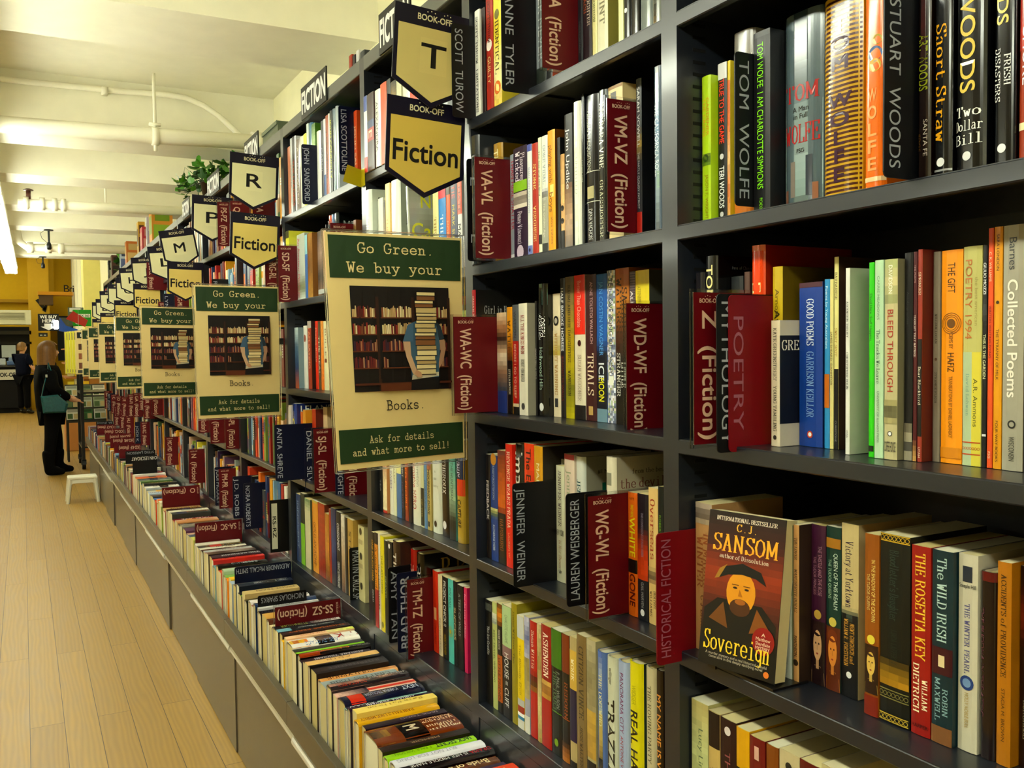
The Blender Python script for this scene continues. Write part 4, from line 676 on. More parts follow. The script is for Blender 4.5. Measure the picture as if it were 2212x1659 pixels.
 ('B', 1.8303, 1.8134, 0.8522, 0.1922, 'd02868', 'hot pink paperback', 't .08 .6 f8c8d8 .5 0 For the Love of Money'),
]),
('D0',0,'top shelf of the fourth bay',[
 ('B', 3.1134, 3.0799, 0.8126, 0.2314, 'c88868', 'peach paperback at the left of the fourth bay', ''),
 ('B', 3.0793, 3.0542, 0.8129, 0.2533, 'c0c4c4', 'thin silver book', 't .1 .9 808488 .5 0 SAWYER'),
 ('B', 3.0536, 3.0259, 0.8133, 0.2538, '2c2420', 'thin dark book with orange print', 't .3 .9 c85c20 .7 0 THE LEADERS'),
 ('B', 3.0253, 3.0096, 0.8136, 0.2523, 'e8e8e8', 'very thin white book', ''),
 ('H', 3.009, 2.9678, 0.8139, 0.235, '8c807c', 'grey book with dotted lettering', 't .1 .9 d0c8c0 .5 0 A CROWDED'),
 ('H', 2.9672, 2.9227, 0.8145, 0.235, 'e4e8d8', 'white hardcover behind a navy card', ''),
 ('B', 2.9221, 2.8857, 0.8148, 0.235, 'dce028', 'yellow book behind a navy card', 't .1 .5 788010 .5 0 CAR'),
 ('B', 2.8851, 2.8601, 0.815, 0.26, 'c8d4d0', 'pale grey book behind a navy card', ''),
 ('H', 2.8595, 2.8297, 0.8153, 0.2568, '5888a8', 'blue book behind a navy card', ''),
 ('B', 2.8291, 2.7896, 0.8156, 0.2462, '5c8c28', 'leafy green book right of the navy card top', 'g 0 1 4c8420,c0d8a0,3c6c18,88b050'),
 ('D', 2.7875, 0.7716, 1.8349, 2.0183, 'n', 'navy name card in the fourth bay, left one of two', 'JOHN  SANDFORD', 1, 0.38),
 ('H', 2.786, 2.7438, 0.8167, 0.214, 'e8ece4', 'tall white hardcover right of a navy card', ''),
 ('B', 2.7432, 2.7189, 0.8194, 0.2377, '3c3c44', 'dark silver book', 't .1 .9 b8b8c0 .6 0 CAROL'),
 ('B', 2.7183, 2.6958, 0.8197, 0.2379, 'd8d8dc', 'white book with a blue foot', 'b .7 1 4868a0'),
 ('B', 2.6952, 2.6684, 0.8199, 0.2432, 'a85828', 'orange brown book', 't .05 .9 301810 .5 0 J. CRAWFORD'),
 ('B', 2.6678, 2.6552, 0.8202, 0.2441, 'e8e8e0', 'thin white book between brown and black ones', ''),
 ('B', 2.6546, 2.6331, 0.8204, 0.2481, '181c14', 'black book with yellow lettering', 't .1 .8 c8d028 .7 0 JOHN CONNOLLY'),
 ('H', 2.6325, 2.6032, 0.8209, 0.2475, '8898a4', 'silver blue hardcover', 'g 0 1 8898a4,303840,a8b4c0'),
 ('H', 2.6026, 2.5817, 0.8212, 0.2495, 'b8c4c8', 'pale silver hardcover by the second navy card', ''),
 ('D', 2.5796, 0.8247, 1.895, 2.0916, 'n', 'navy name card in the fourth bay, right one of two', 'LISA SCOTTOLINE', 1, 0.38),
 ('B', 2.5781, 2.551, 0.8688, 0.235, 'd85c20', "orange and white book by the third bay's upright", 't .05 .9 f0d0b0 .6 0 JOHN SAUL'),
]),
('D1',1,'second shelf of the fourth bay',[
 ('B', 3.1134, 3.0705, 0.8, 0.237, 'd8d848', 'yellow book at the left above the red card', 'b 0 .1 404838'),
 ('D', 3.0684, 0.7623, 1.549, 1.7376, 'r', 'red divider card lettered SD-SF', 'SD-SF  (Fiction)', 1, 0.5),
 ('B', 3.0669, 2.9722, 0.8258, 0.2206, 'b8c0b8', 'white paperback with pink handwriting', 'g .6 1 b8c0b8,788058,c8d0c8;t .05 .95 c05868 .36 -.25 An Amateur Marriage'),
 ('B', 2.9716, 2.9429, 0.8261, 0.2104, '3870b0', 'thin blue paperback', 'b 0 .3 98c8d0'),
 ('B', 2.9423, 2.8846, 0.8264, 0.2114, 'a07018', 'gold brown paperback with fine print', 'g 0 1 a07018,7c5418,b08428;k 8a5c10'),
 ('B', 2.884, 2.8326, 0.8429, 0.2117, '5c5450', 'grey patterned book behind a metal bookend', 'g 0 1 5c5450,a08878,484440,987c68'),
 ('B', 2.832, 2.7799, 0.845, 0.2085, 'd8b088', 'peach paperback beside the large poster', ''),
 ('H', 2.7793, 2.7527, 0.8492, 0.25, 'd86030', "orange book above the poster's top edge", ''),
 ('H', 2.7521, 2.7284, 0.8498, 0.25, '5878a0', "blue hardcover above the poster's top edge", ''),
 ('H', 2.7278, 2.6929, 0.8503, 0.25, '3c4440', 'dark hardcover with white letters on its cover', 'k 181c18;K .1 .2 .02 c0c8c0 .6 MICHAEL'),
 ('D', 2.4391, 0.7498, 1.5325, 1.7331, 'r', 'red divider card just above the large poster', 'S  (Fiction)', 1, 0.5),
 ('B', 2.4376, 2.4138, 0.815, 0.1898, '7a4c28', 'thin brown and green book above the poster', 'g 0 1 7a4c28,88b028'),
]),
('D2',2,'third shelf of the fourth bay',[
 ('B', 3.1134, 3.0657, 0.8239, 0.2071, '7c9098', "blue picture book at the shelf's left", 'g 0 1 b8c8c8,587890,304c78,b86838'),
 ('B', 3.0651, 3.0221, 0.8413, 0.2122, 'dcdcd4', 'white paperback with a red dot', 'c .2 .3 a05030 0'),
 ('B', 3.0215, 2.977, 0.8435, 0.2264, 'a03818', 'dark orange paperback with a black cover', 'b 0 .1 b0a8a0;t .1 .7 e8b088 .5 0 I AM SAYING;k 240c0c'),
 ('B', 2.9764, 2.9441, 0.8558, 0.2252, 'd03818', 'red paperback with white script', 't .1 .6 e8c0a0 .5 0 Dessa Rose'),
 ('B', 2.9435, 2.9134, 0.8561, 0.2227, '5c4c38', 'brown paperback with white print', 't .1 .9 d0c8b0 .6 0 THE REAL'),
 ('B', 2.9128, 2.8832, 0.8564, 0.2233, 'e08828', 'orange paperback left of the cream one', 'g 0 1 e0a048,d87820'),
 ('B', 2.8826, 2.8334, 0.8567, 0.222, 'dcd8b0', 'cream paperback half behind the large poster', 't .1 .6 907860 .4 0 BULLET;R .55 .6 0 .5 783c20'),
]),
('D3',3,'fourth shelf of the fourth bay',[
 ('H', 3.1134, 3.1074, 0.795, 0.232, 'a89c90', 'grey white book at the left of the row', ''),
 ('B', 3.1068, 3.0763, 0.795, 0.2393, 'd0c8c0', 'pale book left of the blue one', 't .1 .8 804848 .6 0 PRE'),
 ('H', 3.0757, 3.0339, 0.7996, 0.2472, '1c3c84', 'blue hardcover with white letters on its cover', 't .1 .8 d8d028 .6 0 COMA;k 143070;K .03 .12 .02 d8dce0 .5 LELAND'),
 ('B', 3.0333, 3.0046, 0.8168, 0.2203, 'c87020', 'orange paperback behind a navy card', ''),
 ('B', 3.004, 2.9718, 0.8171, 0.2282, 'd09828', 'amber paperback behind a navy card', ''),
 ('D', 2.9697, 0.7144, 0.9592, 1.1439, 'n', "large navy name card between the third and fourth bays' signs", 'ANITA  SHREVE', 1, 0.38),
 ('B', 2.9682, 2.9249, 0.8379, 0.2326, 'b8401c', 'red orange paperback behind the red divider', 'k 6a1c10'),
 ('D', 2.9228, 0.7986, 0.9249, 1.1323, 'n', 'navy name card directly left of the SJ-SL divider', 'DANIEL  SILVA', 1, 0.38),
 ('B', 2.9213, 2.8749, 0.8616, 0.2402, 'd0b890', "cream book beside the poster's edge", ''),
 ('D', 2.6425, 0.7496, 0.9625, 1.1523, 'r', 'red divider card lettered SJ-SL', 'SJ-SL  (Fiction)', 1, 0.5),
 ('H', 2.641, 2.6048, 0.815, 0.2565, '181c24', 'black book under the poster', ''),
 ('D', 2.6027, 0.8012, 0.9359, 1.0965, 'n', 'navy name card under the large poster', 'K. SLAUGHTER', 1, 0.38),
 ('B', 2.6012, 2.5665, 0.8337, 0.2304, 'c8c0a8', 'pale book under the poster', ''),
 ('D', 2.5635, 0.8166, 0.9293, 1.0828, 'r', "red divider card cut by the large poster's lower edge", 'SM  (Fiction)', 1, 0.5),
]),
('D4',4,'bottom ledge of the fourth bay',[
 ('B', 3.1134, 3.0568, 0.816, 0.2328, '384c74', 'dark blue paperback at the left of the ledge', 't .1 .8 98a8c0 .4 0 INNOCENT'),
 ('B', 3.0562, 3.0059, 0.8163, 0.2425, '2c342c', 'dark green paperback with a lime lower half', 'b .42 1 80b828'),
 ('B', 3.0053, 2.9384, 0.8169, 0.232, 'c8c4a4', 'cream paperback with a green corner', 'g 0 .2 688c60,c8c4a4;k 4c604c'),
 ('B', 2.9378, 2.8737, 0.823, 0.2347, 'd89830', 'orange yellow paperback', 't .3 .9 7c3c10 .5 0 GOLD AN ACHE;b 0 .03 c8b858'),
 ('B', 2.8731, 2.8014, 0.8243, 0.2355, 'a84018', 'rust red paperback', 'g 0 1 b04418,98381c;k 7a3820'),
 ('B', 2.8008, 2.7578, 0.8246, 0.2117, 'b07c28', 'tan gold paperback', 'g 0 1 b07c28,c89038,7c4c18'),
 ('B', 2.7572, 2.7369, 0.8249, 0.2312, 'a83c20', 'thin red brown paperback', ''),
 ('B', 2.7363, 2.688, 0.8251, 0.2393, '1c2c58', 'navy paperback with a thin white edge', 'g 0 1 202c5c,34487c,3c2c28'),
 ('B', 2.6874, 2.6392, 0.8257, 0.2354, '121216', 'black paperback with white italic capitals', 't .15 .5 e8e8e8 .5 0 CONSIGNMENT;t .65 .98 e0e0e0 .5 0 GRANT SUTHERLAND'),
 ('B', 2.6386, 2.605, 0.8262, 0.2333, 'd0ccc0', 'white paperback with a brown lower half', 'g 0 1 d8d4c8,c0a888,6a3c20'),
 ('B', 2.6044, 2.5795, 0.8264, 0.2297, '241c18', 'dark paperback left of the gold one', ''),
 ('B', 2.5789, 2.5297, 0.8269, 0.2302, 'b8984c', 'gold and black paperback above a name card', 't .1 .9 6a5018 .5 0 STRONG'),
 ('D', 2.5276, 0.8153, 0.6185, 0.8121, 'k', 'black name card beside the cream book with stars', 'MARTIN CRUZ SMITH', 1, 0.5),
 ('B', 2.5261, 2.4732, 0.8411, 0.2175, 'd0c898', 'cream paperback with tiny stars', 'c .07 .2 504830 0;c .4 .2 504830 0;c .8 .2 504830 0;R .18 .24 0 .6 b8ac80;R .5 .56 0 .6 b8ac80'),
]),
]
LETTERS=[('T', 1.655, 2.05, 4), ('R', 3.207, 2.066, 3), ('P', 3.981, 2.039, 2), ('M', 4.749, 1.977, -10), ('L', 5.323, 1.96, -6), ('J', 6.245, 1.985, -4), ('H', 7.053, 1.987, -4), ('G', 7.473, 1.946, 0), ('F', 8.196, 1.949, 0), ('D', 9.017, 1.941, -2), ('B', 9.629, 1.903, 0), ('A', 10.166, 1.899, 0)]
FICTIONS=[(1.669, 1.876, 3), (3.165, 1.857, 3), (4.654, 1.822, 1), (6.161, 1.816, 0), (7.523, 1.782, 0), (8.949, 1.744, 0), (10.011, 1.726, 0)]
FARDIV=[(4.31, 0.745, 0.964, 1.131, 'r', 'PF  (Fiction)'), (3.953, 0.745, 0.971, 1.14, 'r', 'PJ-PL  (Fiction)'), (4.634, 0.745, 0.988, 1.114, 'r', 'M  (Fiction)'), (6.445, 0.745, 0.966, 1.128, 'r', 'H  (Fiction)'), (4.958, 0.745, 0.698, 0.876, 'r', 'N  (Fiction)'), (5.85, 0.745, 0.696, 0.869, 'r', 'MC-MD  (Fiction)'), (7.154, 0.745, 0.702, 0.875, 'r', 'KA-KC  (Fiction)'), (7.537, 0.745, 0.668, 0.85, 'n', 'JODI K'), (4.133, 0.745, 0.691, 0.867, 'r', 'PM-PR  (Fiction)'), (4.232, 0.745, 0.689, 0.864, 'n', 'JODI PICOULT'), (3.831, 0.745, 0.695, 0.87, 'n', 'J.D. ROBB'), (3.618, 0.745, 0.687, 0.868, 'n', 'NORA ROBERTS'), (3.194, 0.745, 0.676, 0.862, 'w', 'RS-RZ'), (3.93, 0.729, 1.824, 2.006, 'r', 'PS-PZ  (Fiction)'), (3.744, 0.745, 1.827, 1.984, 'r', 'Q  (Fiction)'), (3.351, 0.745, 1.784, 1.939, 'r', 'RA  (Fiction)'), (3.181, 0.745, 1.558, 1.7, 'r', 'RG-RL  (Fiction)'), (6.15, 0.702, 1.779, 1.951, 'r', 'LG-LL  (Fiction)'), (5.297, 0.745, 1.564, 1.7, 'r', 'MG-ML  (Fiction)'), (5.997, 0.745, 1.559, 1.695, 'r', 'LS-LZ  (Fiction)'), (5.74, 0.745, 1.579, 1.731, 'n', 'LYNDS'), (4.186, 0.745, 1.528, 1.706, 'k', 'ROBINSON'), (9.663, 0.745, 0.792, 0.976, 'r', 'C  (Fiction)'), (9.158, 0.745, 0.808, 0.983, 'r', 'D  (Fiction)'), (8.613, 0.745, 0.824, 0.997, 'r', 'E  (Fiction)'), (8.047, 0.745, 0.839, 1.044, 'r', 'FA-FI  (Fiction)'), (7.615, 0.745, 0.867, 1.068, 'r', 'GA  (Fiction)'), (7.248, 0.745, 0.96, 1.081, 'r', 'GR  (Fiction)'), (9.393, 0.745, 0.665, 0.877, 'r', 'HA-HC  (Fiction)'), (8.827, 0.745, 0.677, 0.881, 'r', 'HI  (Fiction)'), (8.29, 0.745, 0.667, 0.855, 'r', 'HU  (Fiction)'), (10.462, 0.745, 0.784, 0.983, 'r', 'BA  (Fiction)'), (10.106, 0.745, 0.79, 0.972, 'n', 'BO  (Fiction)'), (6.932, 0.745, 0.911, 1.067, 'r', 'IR  (Fiction)')]
BINCARDS=[(2.566, 0.605, 0.796, 0.659, 'r', 'SS-SZ  (Fiction)'), (3.919, 0.605, 0.794, 0.675, 'r', 'SA-SC  (Fiction)'), (4.928, 0.605, 0.789, 0.692, 'r', 'O  (Fiction)'), (3.124, 0.605, 0.797, 0.657, 'n', 'ALEXANDER McCALL SMITH'), (2.782, 0.605, 0.726, 0.641, 'k', 'NICHOLAS SPARKS'), (6.357, 0.605, 0.752, 0.711, 'w2', 'JOHN LESCROART'), (6.816, 0.605, 0.8, 0.7, 'k', 'STEIG LARSSON'), (7.3, 0.605, 0.759, 0.703, 'r', 'KD-KF  (Fiction)'), (7.724, 0.605, 0.757, 0.72, 'r', 'HO-HR  (Fiction)'), (8.068, 0.605, 0.766, 0.722, 'r', 'GO-HN  (Fiction)'), (8.59, 0.605, 0.761, 0.725, 'r', 'CO-CL  (Fiction)'), (9.554, 0.605, 0.773, 0.695, 'r', 'CA-CF  (Fiction)'), (9.67, 0.605, 0.754, 0.718, 'k', 'BA  (Fiction)')]
TOPFIC=[(1.938, 2.161), (2.598, 2.866), (3.464, 3.699), (4.231, 4.525), (5.06, 5.291)]
BIN_DATA=[('the nearest trough', [(2.582, 2.529, 0.605, 0.191, 'H', '303438', 'g 0 .45 e8e8e4,e0e0dc,70767c;g .45 1 60666c,303438,282c30;t .05 .45 a03030 .4 0 AN AMERICAN SPY;t .5 .9 a8a850 .4 0 STEINHAUER', 'silver grey book with a white head'),
 (2.529, 2.5, 0.6077, 0.193, 'B', '1c2830', 'b .8 1 7cb0c0;t .1 .75 c0c8c8 .35 0 Robert Masello', 'slate book with a pale blue tail'),
 (2.5, 2.47, 0.6068, 0.193, 'B', '30181c', 't .05 .9 c87028 .5 0 THOMAS PERRY', 'brown book with orange print'),
 (2.47, 2.446, 0.5955, 0.189, 'B', 'e8c018', 'g 0 1 c8a018,f0cc20,e8b818;t .2 .9 b03818 .4 0 SUMMER', 'yellow book in the middle of the row'),
 (2.446, 2.422, 0.6101, 0.19, 'B', 'e8c098', 'g 0 .4 d8e060,e0d0a0;t .3 .9 c05838 .4 0 THE EDGE', 'peach book with a thin lime edge'),
 (2.422, 2.352, 0.6094, 0.185, 'H', 'e8e4dc', 'R .02 .22 0 .9 f0ece4;t .0 .34 b02c20 .6 0 V K;b .38 .62 202020;R .42 .58 0 .6 484848;t .3 .8 7090b8 .3 .3 WESLEY STACE;g .74 1 e86020,e8c020,b02020,f0d040', 'thick white hardcover with bright flowers at its tail'),
 (2.352, 2.311, 0.6025, 0.186, 'B', '181c10', 'Z 0 1 .25 .48 88c020;t .3 .9 505850 .4 0 PREVIOUSLY', 'black book with a lime green edge'),
 (2.311, 2.285, 0.6037, 0.19, 'H', '1c1210', 'b .72 1 a84810;g .6 .8 1c1210,a84810;t .3 .7 e09020 .6 0 Shadowmancer;t .02 .25 909090 .4 0 G P TAYLOR', 'dark hardcover with an orange tail'),
 (2.285, 2.257, 0.5952, 0.186, 'B', '241024', 't .1 .8 d8d0d8 .5 0 ADRIANA TRIGIANI', 'dark purple book with white capitals'),
 (2.257, 2.229, 0.5995, 0.193, 'B', '30141c', 't .05 .5 b8a8a8 .4 0 SHADOWS', 'dark maroon book'),
 (2.229, 2.199, 0.6073, 0.186, 'B', 'e0b878', 't .2 .9 8a5830 .4 0 A D I H', 'peach and cream book'),
 (2.199, 2.182, 0.6078, 0.185, 'H', '141010', 't .1 .9 a8a090 .45 0 THE NATIVES', 'black hardcover with pale small print'),
 (2.182, 2.136, 0.6049, 0.185, 'B', '20141c', 't .1 .8 706870 .4 0 INTERFERENCE', 'black violet book'),
 (2.136, 2.098, 0.595, 0.193, 'H', 'd8a060', 'g 0 .6 c88c50,e0b078;t .3 .9 805028 .4 0 COLD VENGE', 'tan hardcover with a pale page end'),
 (2.098, 2.049, 0.5984, 0.186, 'B', '9ca8a8', 't .1 .9 485058 .5 0 Charles Todd', 'pale blue grey book'),
 (2.049, 2.008, 0.6107, 0.193, 'H', '34282c', 'g .1 1 302428,a07868,34282c,b08878,806058,b89080;t .02 .5 e0d8d0 .45 -.2 HARRY TURTLEDOVE;t .55 .9 b83c18 .35 .2 END OF THE BEGIN', 'thick dark hardcover with pinkish rocks and white capitals'),
 (2.008, 1.98, 0.5996, 0.194, 'B', 'e0b8a8', 'Z 0 .6 -.1 .3 d83c20;g .6 1 181c40,e0b8a8', 'pale pink book with a red stripe'),
 (1.98, 1.925, 0.6036, 0.191, 'H', '181c3c', 'b .74 .92 d03818;t .3 .72 b8b8c8 .35 0 JOANNA TROLLOPE;t .05 .25 c8d0e0 .5 0 NEXT', 'navy hardcover with a red block near its tail'),
 (1.925, 1.898, 0.5983, 0.193, 'H', 'a8d0c8', 'b .62 1 20204c;t .1 .6 70a0a0 .4 0 LISA TUCKER;t .66 .95 e0e0e0 .5 0 ROCOCO', 'pale mint hardcover with a navy tail'),
 (1.898, 1.877, 0.6061, 0.194, 'H', '301438', 'Z .25 .65 -.48 -.2 d8d890;t .05 .95 e0d8e0 .42 0 ADRIANA TRIGIANI', 'purple hardcover with a pale yellow band'),
 (1.877, 1.847, 0.6093, 0.187, 'B', 'e8d070', 't .1 .9 a88830 .4 0 Rain Falls on', 'pale yellow book'),
 (1.847, 1.812, 0.6008, 0.186, 'H', 'd8a818', 't .3 .95 8a5010 .45 0 RAIN FALLS LIKE MERCY', 'golden yellow hardcover with brown italics'),
 (1.812, 1.788, 0.5973, 0.185, 'B', '2c1c30', 't .05 .6 a898a8 .4 0 JACK TODD', 'dark violet book'),
 (1.788, 1.7, 0.6, 0.19, 'H', '7c3c10', 'b .40 .68 0c0a08;t .02 .38 e0c8a8 .30 -.2 MARGARET;t .02 .38 e0c8a8 .30 .22 TRUMAN;V .44 .64 d0c0a8 .3 M;g .8 1 9a7028,6a4818,3a2410', 'very thick brown hardcover with huge cream capitals'),
 (1.698, 1.672, 0.5951, 0.191, 'B', '2c1810', 't .1 .9 b09070 .4 0 MEMOIR', 'thin dark brown book'),
 (1.67, 1.6386, 0.592, 0.192, 'H', '98c810', 't .04 .45 203c38 .55 0 JACK SECRET;t .5 .9 6a9010 .36 0 F PAUL WILSON', 'lime green hardcover with dark capitals'),
 (1.6386, 1.6024, 0.5947, 0.192, 'H', 'dcdce4', 't .3 .95 a0a0b0 .36 0 BUT NOT FOR LONG', 'white hardcover with grey capitals'),
 (1.6024, 1.5713, 0.5947, 0.192, 'H', '1c1418', 't .02 .25 b82838 .5 0 DRAMA;t .28 .9 d0d0d0 .4 0 IS HER MIDDLE NAME', 'black hardcover with red and white print'),
 (1.5713, 1.5362, 0.5879, 0.192, 'H', '6a3c14', 't .1 .9 d8c8a0 .6 0 Bride of a Feather', 'brown hardcover with cream script'),
 (1.5362, 1.4985, 0.5874, 0.192, 'B', '3c2048', 't .1 .9 a890b0 .4 0 Lost City', 'purple book near the lower frame edge'),
 (1.4985, 1.463, 0.6005, 0.192, 'B', 'd84c18', 't .1 .6 f0c080 .4 0 The Shadow', 'orange red book near the lower frame edge'),
 (1.463, 1.4348, 0.5996, 0.192, 'B', '184c50', '', 'teal book near the lower frame edge'),
 (1.4348, 1.4031, 0.5963, 0.192, 'H', 'b8b0a0', '', 'pale grey book at the lower frame edge'),
 (1.4031, 1.375, 0.5877, 0.192, 'B', '28304c', '', 'navy book at the lower frame edge'),
 (1.375, 1.3452, 0.6023, 0.192, 'B', 'c8a040', '', 'ochre book at the lower frame edge')]),
 ('the second trough', [(3.905, 3.87, 0.5976, 0.179, 'H', 'd8d0c0', '', 'cream topped pale book'),
 (3.87, 3.8188, 0.5904, 0.186, 'B', '141414', 't 0.07 0.83 e0c050 0.36 0 Small Hours;b 0.50 0.75 c03020', 'black book with a white edge'),
 (3.8188, 3.7624, 0.5947, 0.182, 'H', 'e0dcc8', 't 0.16 0.64 5c4420 0.44 0 SUMMERLAND', 'white cream book'),
 (3.7624, 3.7057, 0.5988, 0.183, 'H', '303038', 'g 0 1 303038,98887c,303038,7c6048', 'dark mottled book'),
 (3.7057, 3.6664, 0.6033, 0.183, 'B', 'b0b4b0', 't 0.07 0.76 7a2818 0.38 0 THE GLASS LAKE', 'grey white book'),
 (3.6664, 3.6268, 0.6043, 0.187, 'B', 'c02820', 't 0.11 0.78 d0d0d0 0.37 0 Second Nature', 'red and white book'),
 (3.6268, 3.5823, 0.6119, 0.181, 'B', '38241c', 'g 0 1 38241c,98887c,38241c,7c6048', 'dark brown patterned book'),
 (3.5823, 3.5304, 0.6082, 0.185, 'B', '401c2c', 't 0.02 0.79 d0d0d0 0.43 0 THE HARBOUR', 'plum book'),
 (3.5304, 3.4981, 0.6049, 0.19, 'B', 'd02c18', 't 0.14 0.86 5c4420 0.44 0 Winter Light', 'red book with white print'),
 (3.4981, 3.447, 0.5915, 0.187, 'H', '6cb0b8', 't 0.12 0.66 28406c 0.58 0 Blue Window;b 0.33 0.58 e0a830', 'pale teal book with dark leaves'),
 (3.447, 3.3945, 0.6039, 0.179, 'H', '181c14', 't 0.19 0.71 d0d0d0 0.53 0 SUMMERLAND;b 0.53 0.78 181818', 'black and green edged book'),
 (3.3945, 3.3402, 0.592, 0.176, 'B', 'd85020', 'S 0 1 e0d8c0 4;b 0.69 0.94 e0a830', 'red and cream striped book'),
 (3.3402, 3.3099, 0.6093, 0.188, 'H', 'b8ccb0', 't 0.14 0.63 7a2818 0.41 0 Second Nature;b 0.46 0.71 203050', 'pale green grey book'),
 (3.3099, 3.2531, 0.5948, 0.18, 'H', '88b058', ';b 0.31 0.56 181818', 'leaf green book'),
 (3.2531, 3.2212, 0.5966, 0.178, 'H', 'e89018', 't 0.12 0.94 7a2818 0.45 0 NIGHT TRAIN', 'orange yellow book'),
 (3.2212, 3.182, 0.6042, 0.181, 'B', 'e8c018', 't 0.11 0.67 7a2818 0.50 0 Second Nature', 'bright yellow book'),
 (3.182, 3.135, 0.5995, 0.186, 'B', 'a8b8c8', 't 0.13 0.65 5c4420 0.46 0 A NOVEL OF TIME', 'blue white book'),
 (3.1225, 3.0789, 0.6025, 0.18, 'B', '606c74', 'g 0 1 606c74,98887c,606c74,7c6048', 'grey book with a fine pattern'),
 (3.0789, 3.0398, 0.612, 0.179, 'B', '14243c', 't 0.09 0.71 d0d0d0 0.47 0 THE HARBOUR;b 0.31 0.56 181818', 'dark blue book'),
 (3.0398, 2.9836, 0.5934, 0.18, 'B', '0e100c', 'Z 0 1 .3 .48 90c828', 'black book with a lime edge'),
 (2.9836, 2.9385, 0.6103, 0.176, 'B', 'c8b078', 't 0.07 0.77 5c4420 0.48 0 NIGHT TRAIN', 'tan book'),
 (2.9385, 2.9001, 0.5964, 0.186, 'H', '202c20', 't 0.12 0.72 d0d0d0 0.53 0 SUMMERLAND', 'dark green book'),
 (2.9001, 2.8617, 0.6025, 0.186, 'H', 'e0d8d0', 't 0.02 0.79 303030 0.57 0 THE GLASS LAKE;b 0.47 0.72 e0a830', 'off white book'),
 (2.8617, 2.8273, 0.5949, 0.176, 'B', '98381c', 't 0.17 0.89 d88030 0.45 0 THE ORCHARD;b 0.42 0.67 e0d8c0', 'rust book'),
 (2.8273, 2.7958, 0.6101, 0.19, 'H', '30486c', 't 0.14 0.77 d0d0d0 0.39 0 Blue Window', 'steel blue book'),
 (2.7805, 2.7622, 0.6076, 0.185, 'B', 'd8d8d8', 't 0.13 0.88 303030 0.53 0 THE HARBOUR', 'white book with a thin title'),
 (2.7622, 2.7129, 0.6038, 0.189, 'H', '241c28', 't 0.10 0.62 d88030 0.53 0 SUMMERLAND;b 0.35 0.60 181818', 'black violet book'),
 (2.7129, 2.6546, 0.6054, 0.182, 'B', 'c89c48', '', 'ochre book'),
 (2.6546, 2.6206, 0.6064, 0.18, 'H', '683820', 't 0.09 0.66 e0c050 0.36 0 THE LONG ROAD', 'chestnut book'),
 (2.6206, 2.59, 0.5962, 0.185, 'B', 'dccca0', 't 0.15 0.91 7a2818 0.35 0 THE LONG ROAD;b 0.54 0.79 e0a830', 'cream book')]),
 ('the third trough', [(6.33, 6.2792, 0.5968, 0.188, 'B', 'e0c8c4', 't 0.04 0.92 5c4420 0.56 0 Winter Light', 'pale pink book'),
 (6.2792, 6.2215, 0.6038, 0.187, 'B', 'd8d4cc', 't 0.13 0.72 5c4420 0.44 0 THE ORCHARD', 'white book'),
 (6.2215, 6.1515, 0.5926, 0.179, 'B', 'c83c14', ';b 0.31 0.56 181818', 'orange red book'),
 (6.1515, 6.0766, 0.5961, 0.182, 'B', 'e07820', 't 0.03 0.67 303030 0.47 0 Blue Window', 'orange book'),
 (6.0766, 6.0191, 0.5981, 0.183, 'B', '8cc0d8', '', 'light blue book'),
 (6.0191, 5.9324, 0.6083, 0.187, 'H', '707470', 't 0.14 0.62 d88030 0.57 0 Blue Window;b 0.40 0.65 203050', 'grey book'),
 (5.9324, 5.8633, 0.6045, 0.183, 'B', '58783c', 't 0.11 0.61 d0d0d0 0.43 0 SUMMERLAND', 'green book'),
 (5.8633, 5.8088, 0.593, 0.177, 'B', '2c4888', 't 0.14 0.70 e0c050 0.53 0 Winter Light;b 0.59 0.84 181818', 'royal blue book'),
 (5.8088, 5.7614, 0.6047, 0.179, 'B', 'd8d020', '', 'yellow and black book'),
 (5.7614, 5.7063, 0.6115, 0.185, 'B', '0e0e0e', 't 0.15 0.85 e0c050 0.54 0 Winter Light', 'black book with a white price'),
 (5.7063, 5.6245, 0.6017, 0.189, 'H', 'e4e0d4', 't 0.07 0.76 5c4420 0.54 0 AFTER DARK;b 0.31 0.56 181818', 'cream book beside the O card'),
 (5.6245, 5.5672, 0.5999, 0.187, 'B', '98a0a0', 't 0.18 0.77 5c4420 0.36 0 A NOVEL OF TIME', 'silver book'),
 (5.5672, 5.4791, 0.5919, 0.179, 'B', 'c8c4b0', 't 0.09 0.71 303030 0.57 0 A NOVEL OF TIME;b 0.50 0.75 e0a830', 'bone book'),
 (5.4791, 5.3985, 0.5963, 0.182, 'B', 'a8b8c8', 't 0.04 0.94 7a2818 0.50 0 THE ORCHARD;b 0.31 0.56 181818', 'ice blue book'),
 (5.3985, 5.3153, 0.5906, 0.183, 'B', '6c4830', 't 0.04 0.60 d0d0d0 0.52 0 A NOVEL OF TIME', 'brown book'),
 (5.3153, 5.2505, 0.5993, 0.186, 'B', '1c1814', ';b 0.35 0.60 e0d8c0', 'dark book'),
 (5.2505, 5.1885, 0.5942, 0.183, 'B', '2870b0', '', 'bright blue book'),
 (5.1885, 5.1381, 0.5952, 0.187, 'H', 'd84818', 't 0.06 0.70 28406c 0.57 0 THE LONG ROAD', 'vermilion book'),
 (5.1381, 5.0926, 0.6059, 0.186, 'B', 'e88418', 't 0.07 0.93 7a2818 0.49 0 Blue Window;b 0.58 0.83 e0d8c0', 'amber book'),
 (5.0926, 5.0328, 0.5944, 0.177, 'H', 'd8b038', 't 0.16 0.80 28406c 0.37 0 Winter Light;b 0.50 0.75 203050', 'gold book'),
 (5.0328, 4.9626, 0.6117, 0.185, 'B', 'e8e0c8', 't 0.02 0.62 7a2818 0.56 0 AFTER DARK', 'ivory book'),
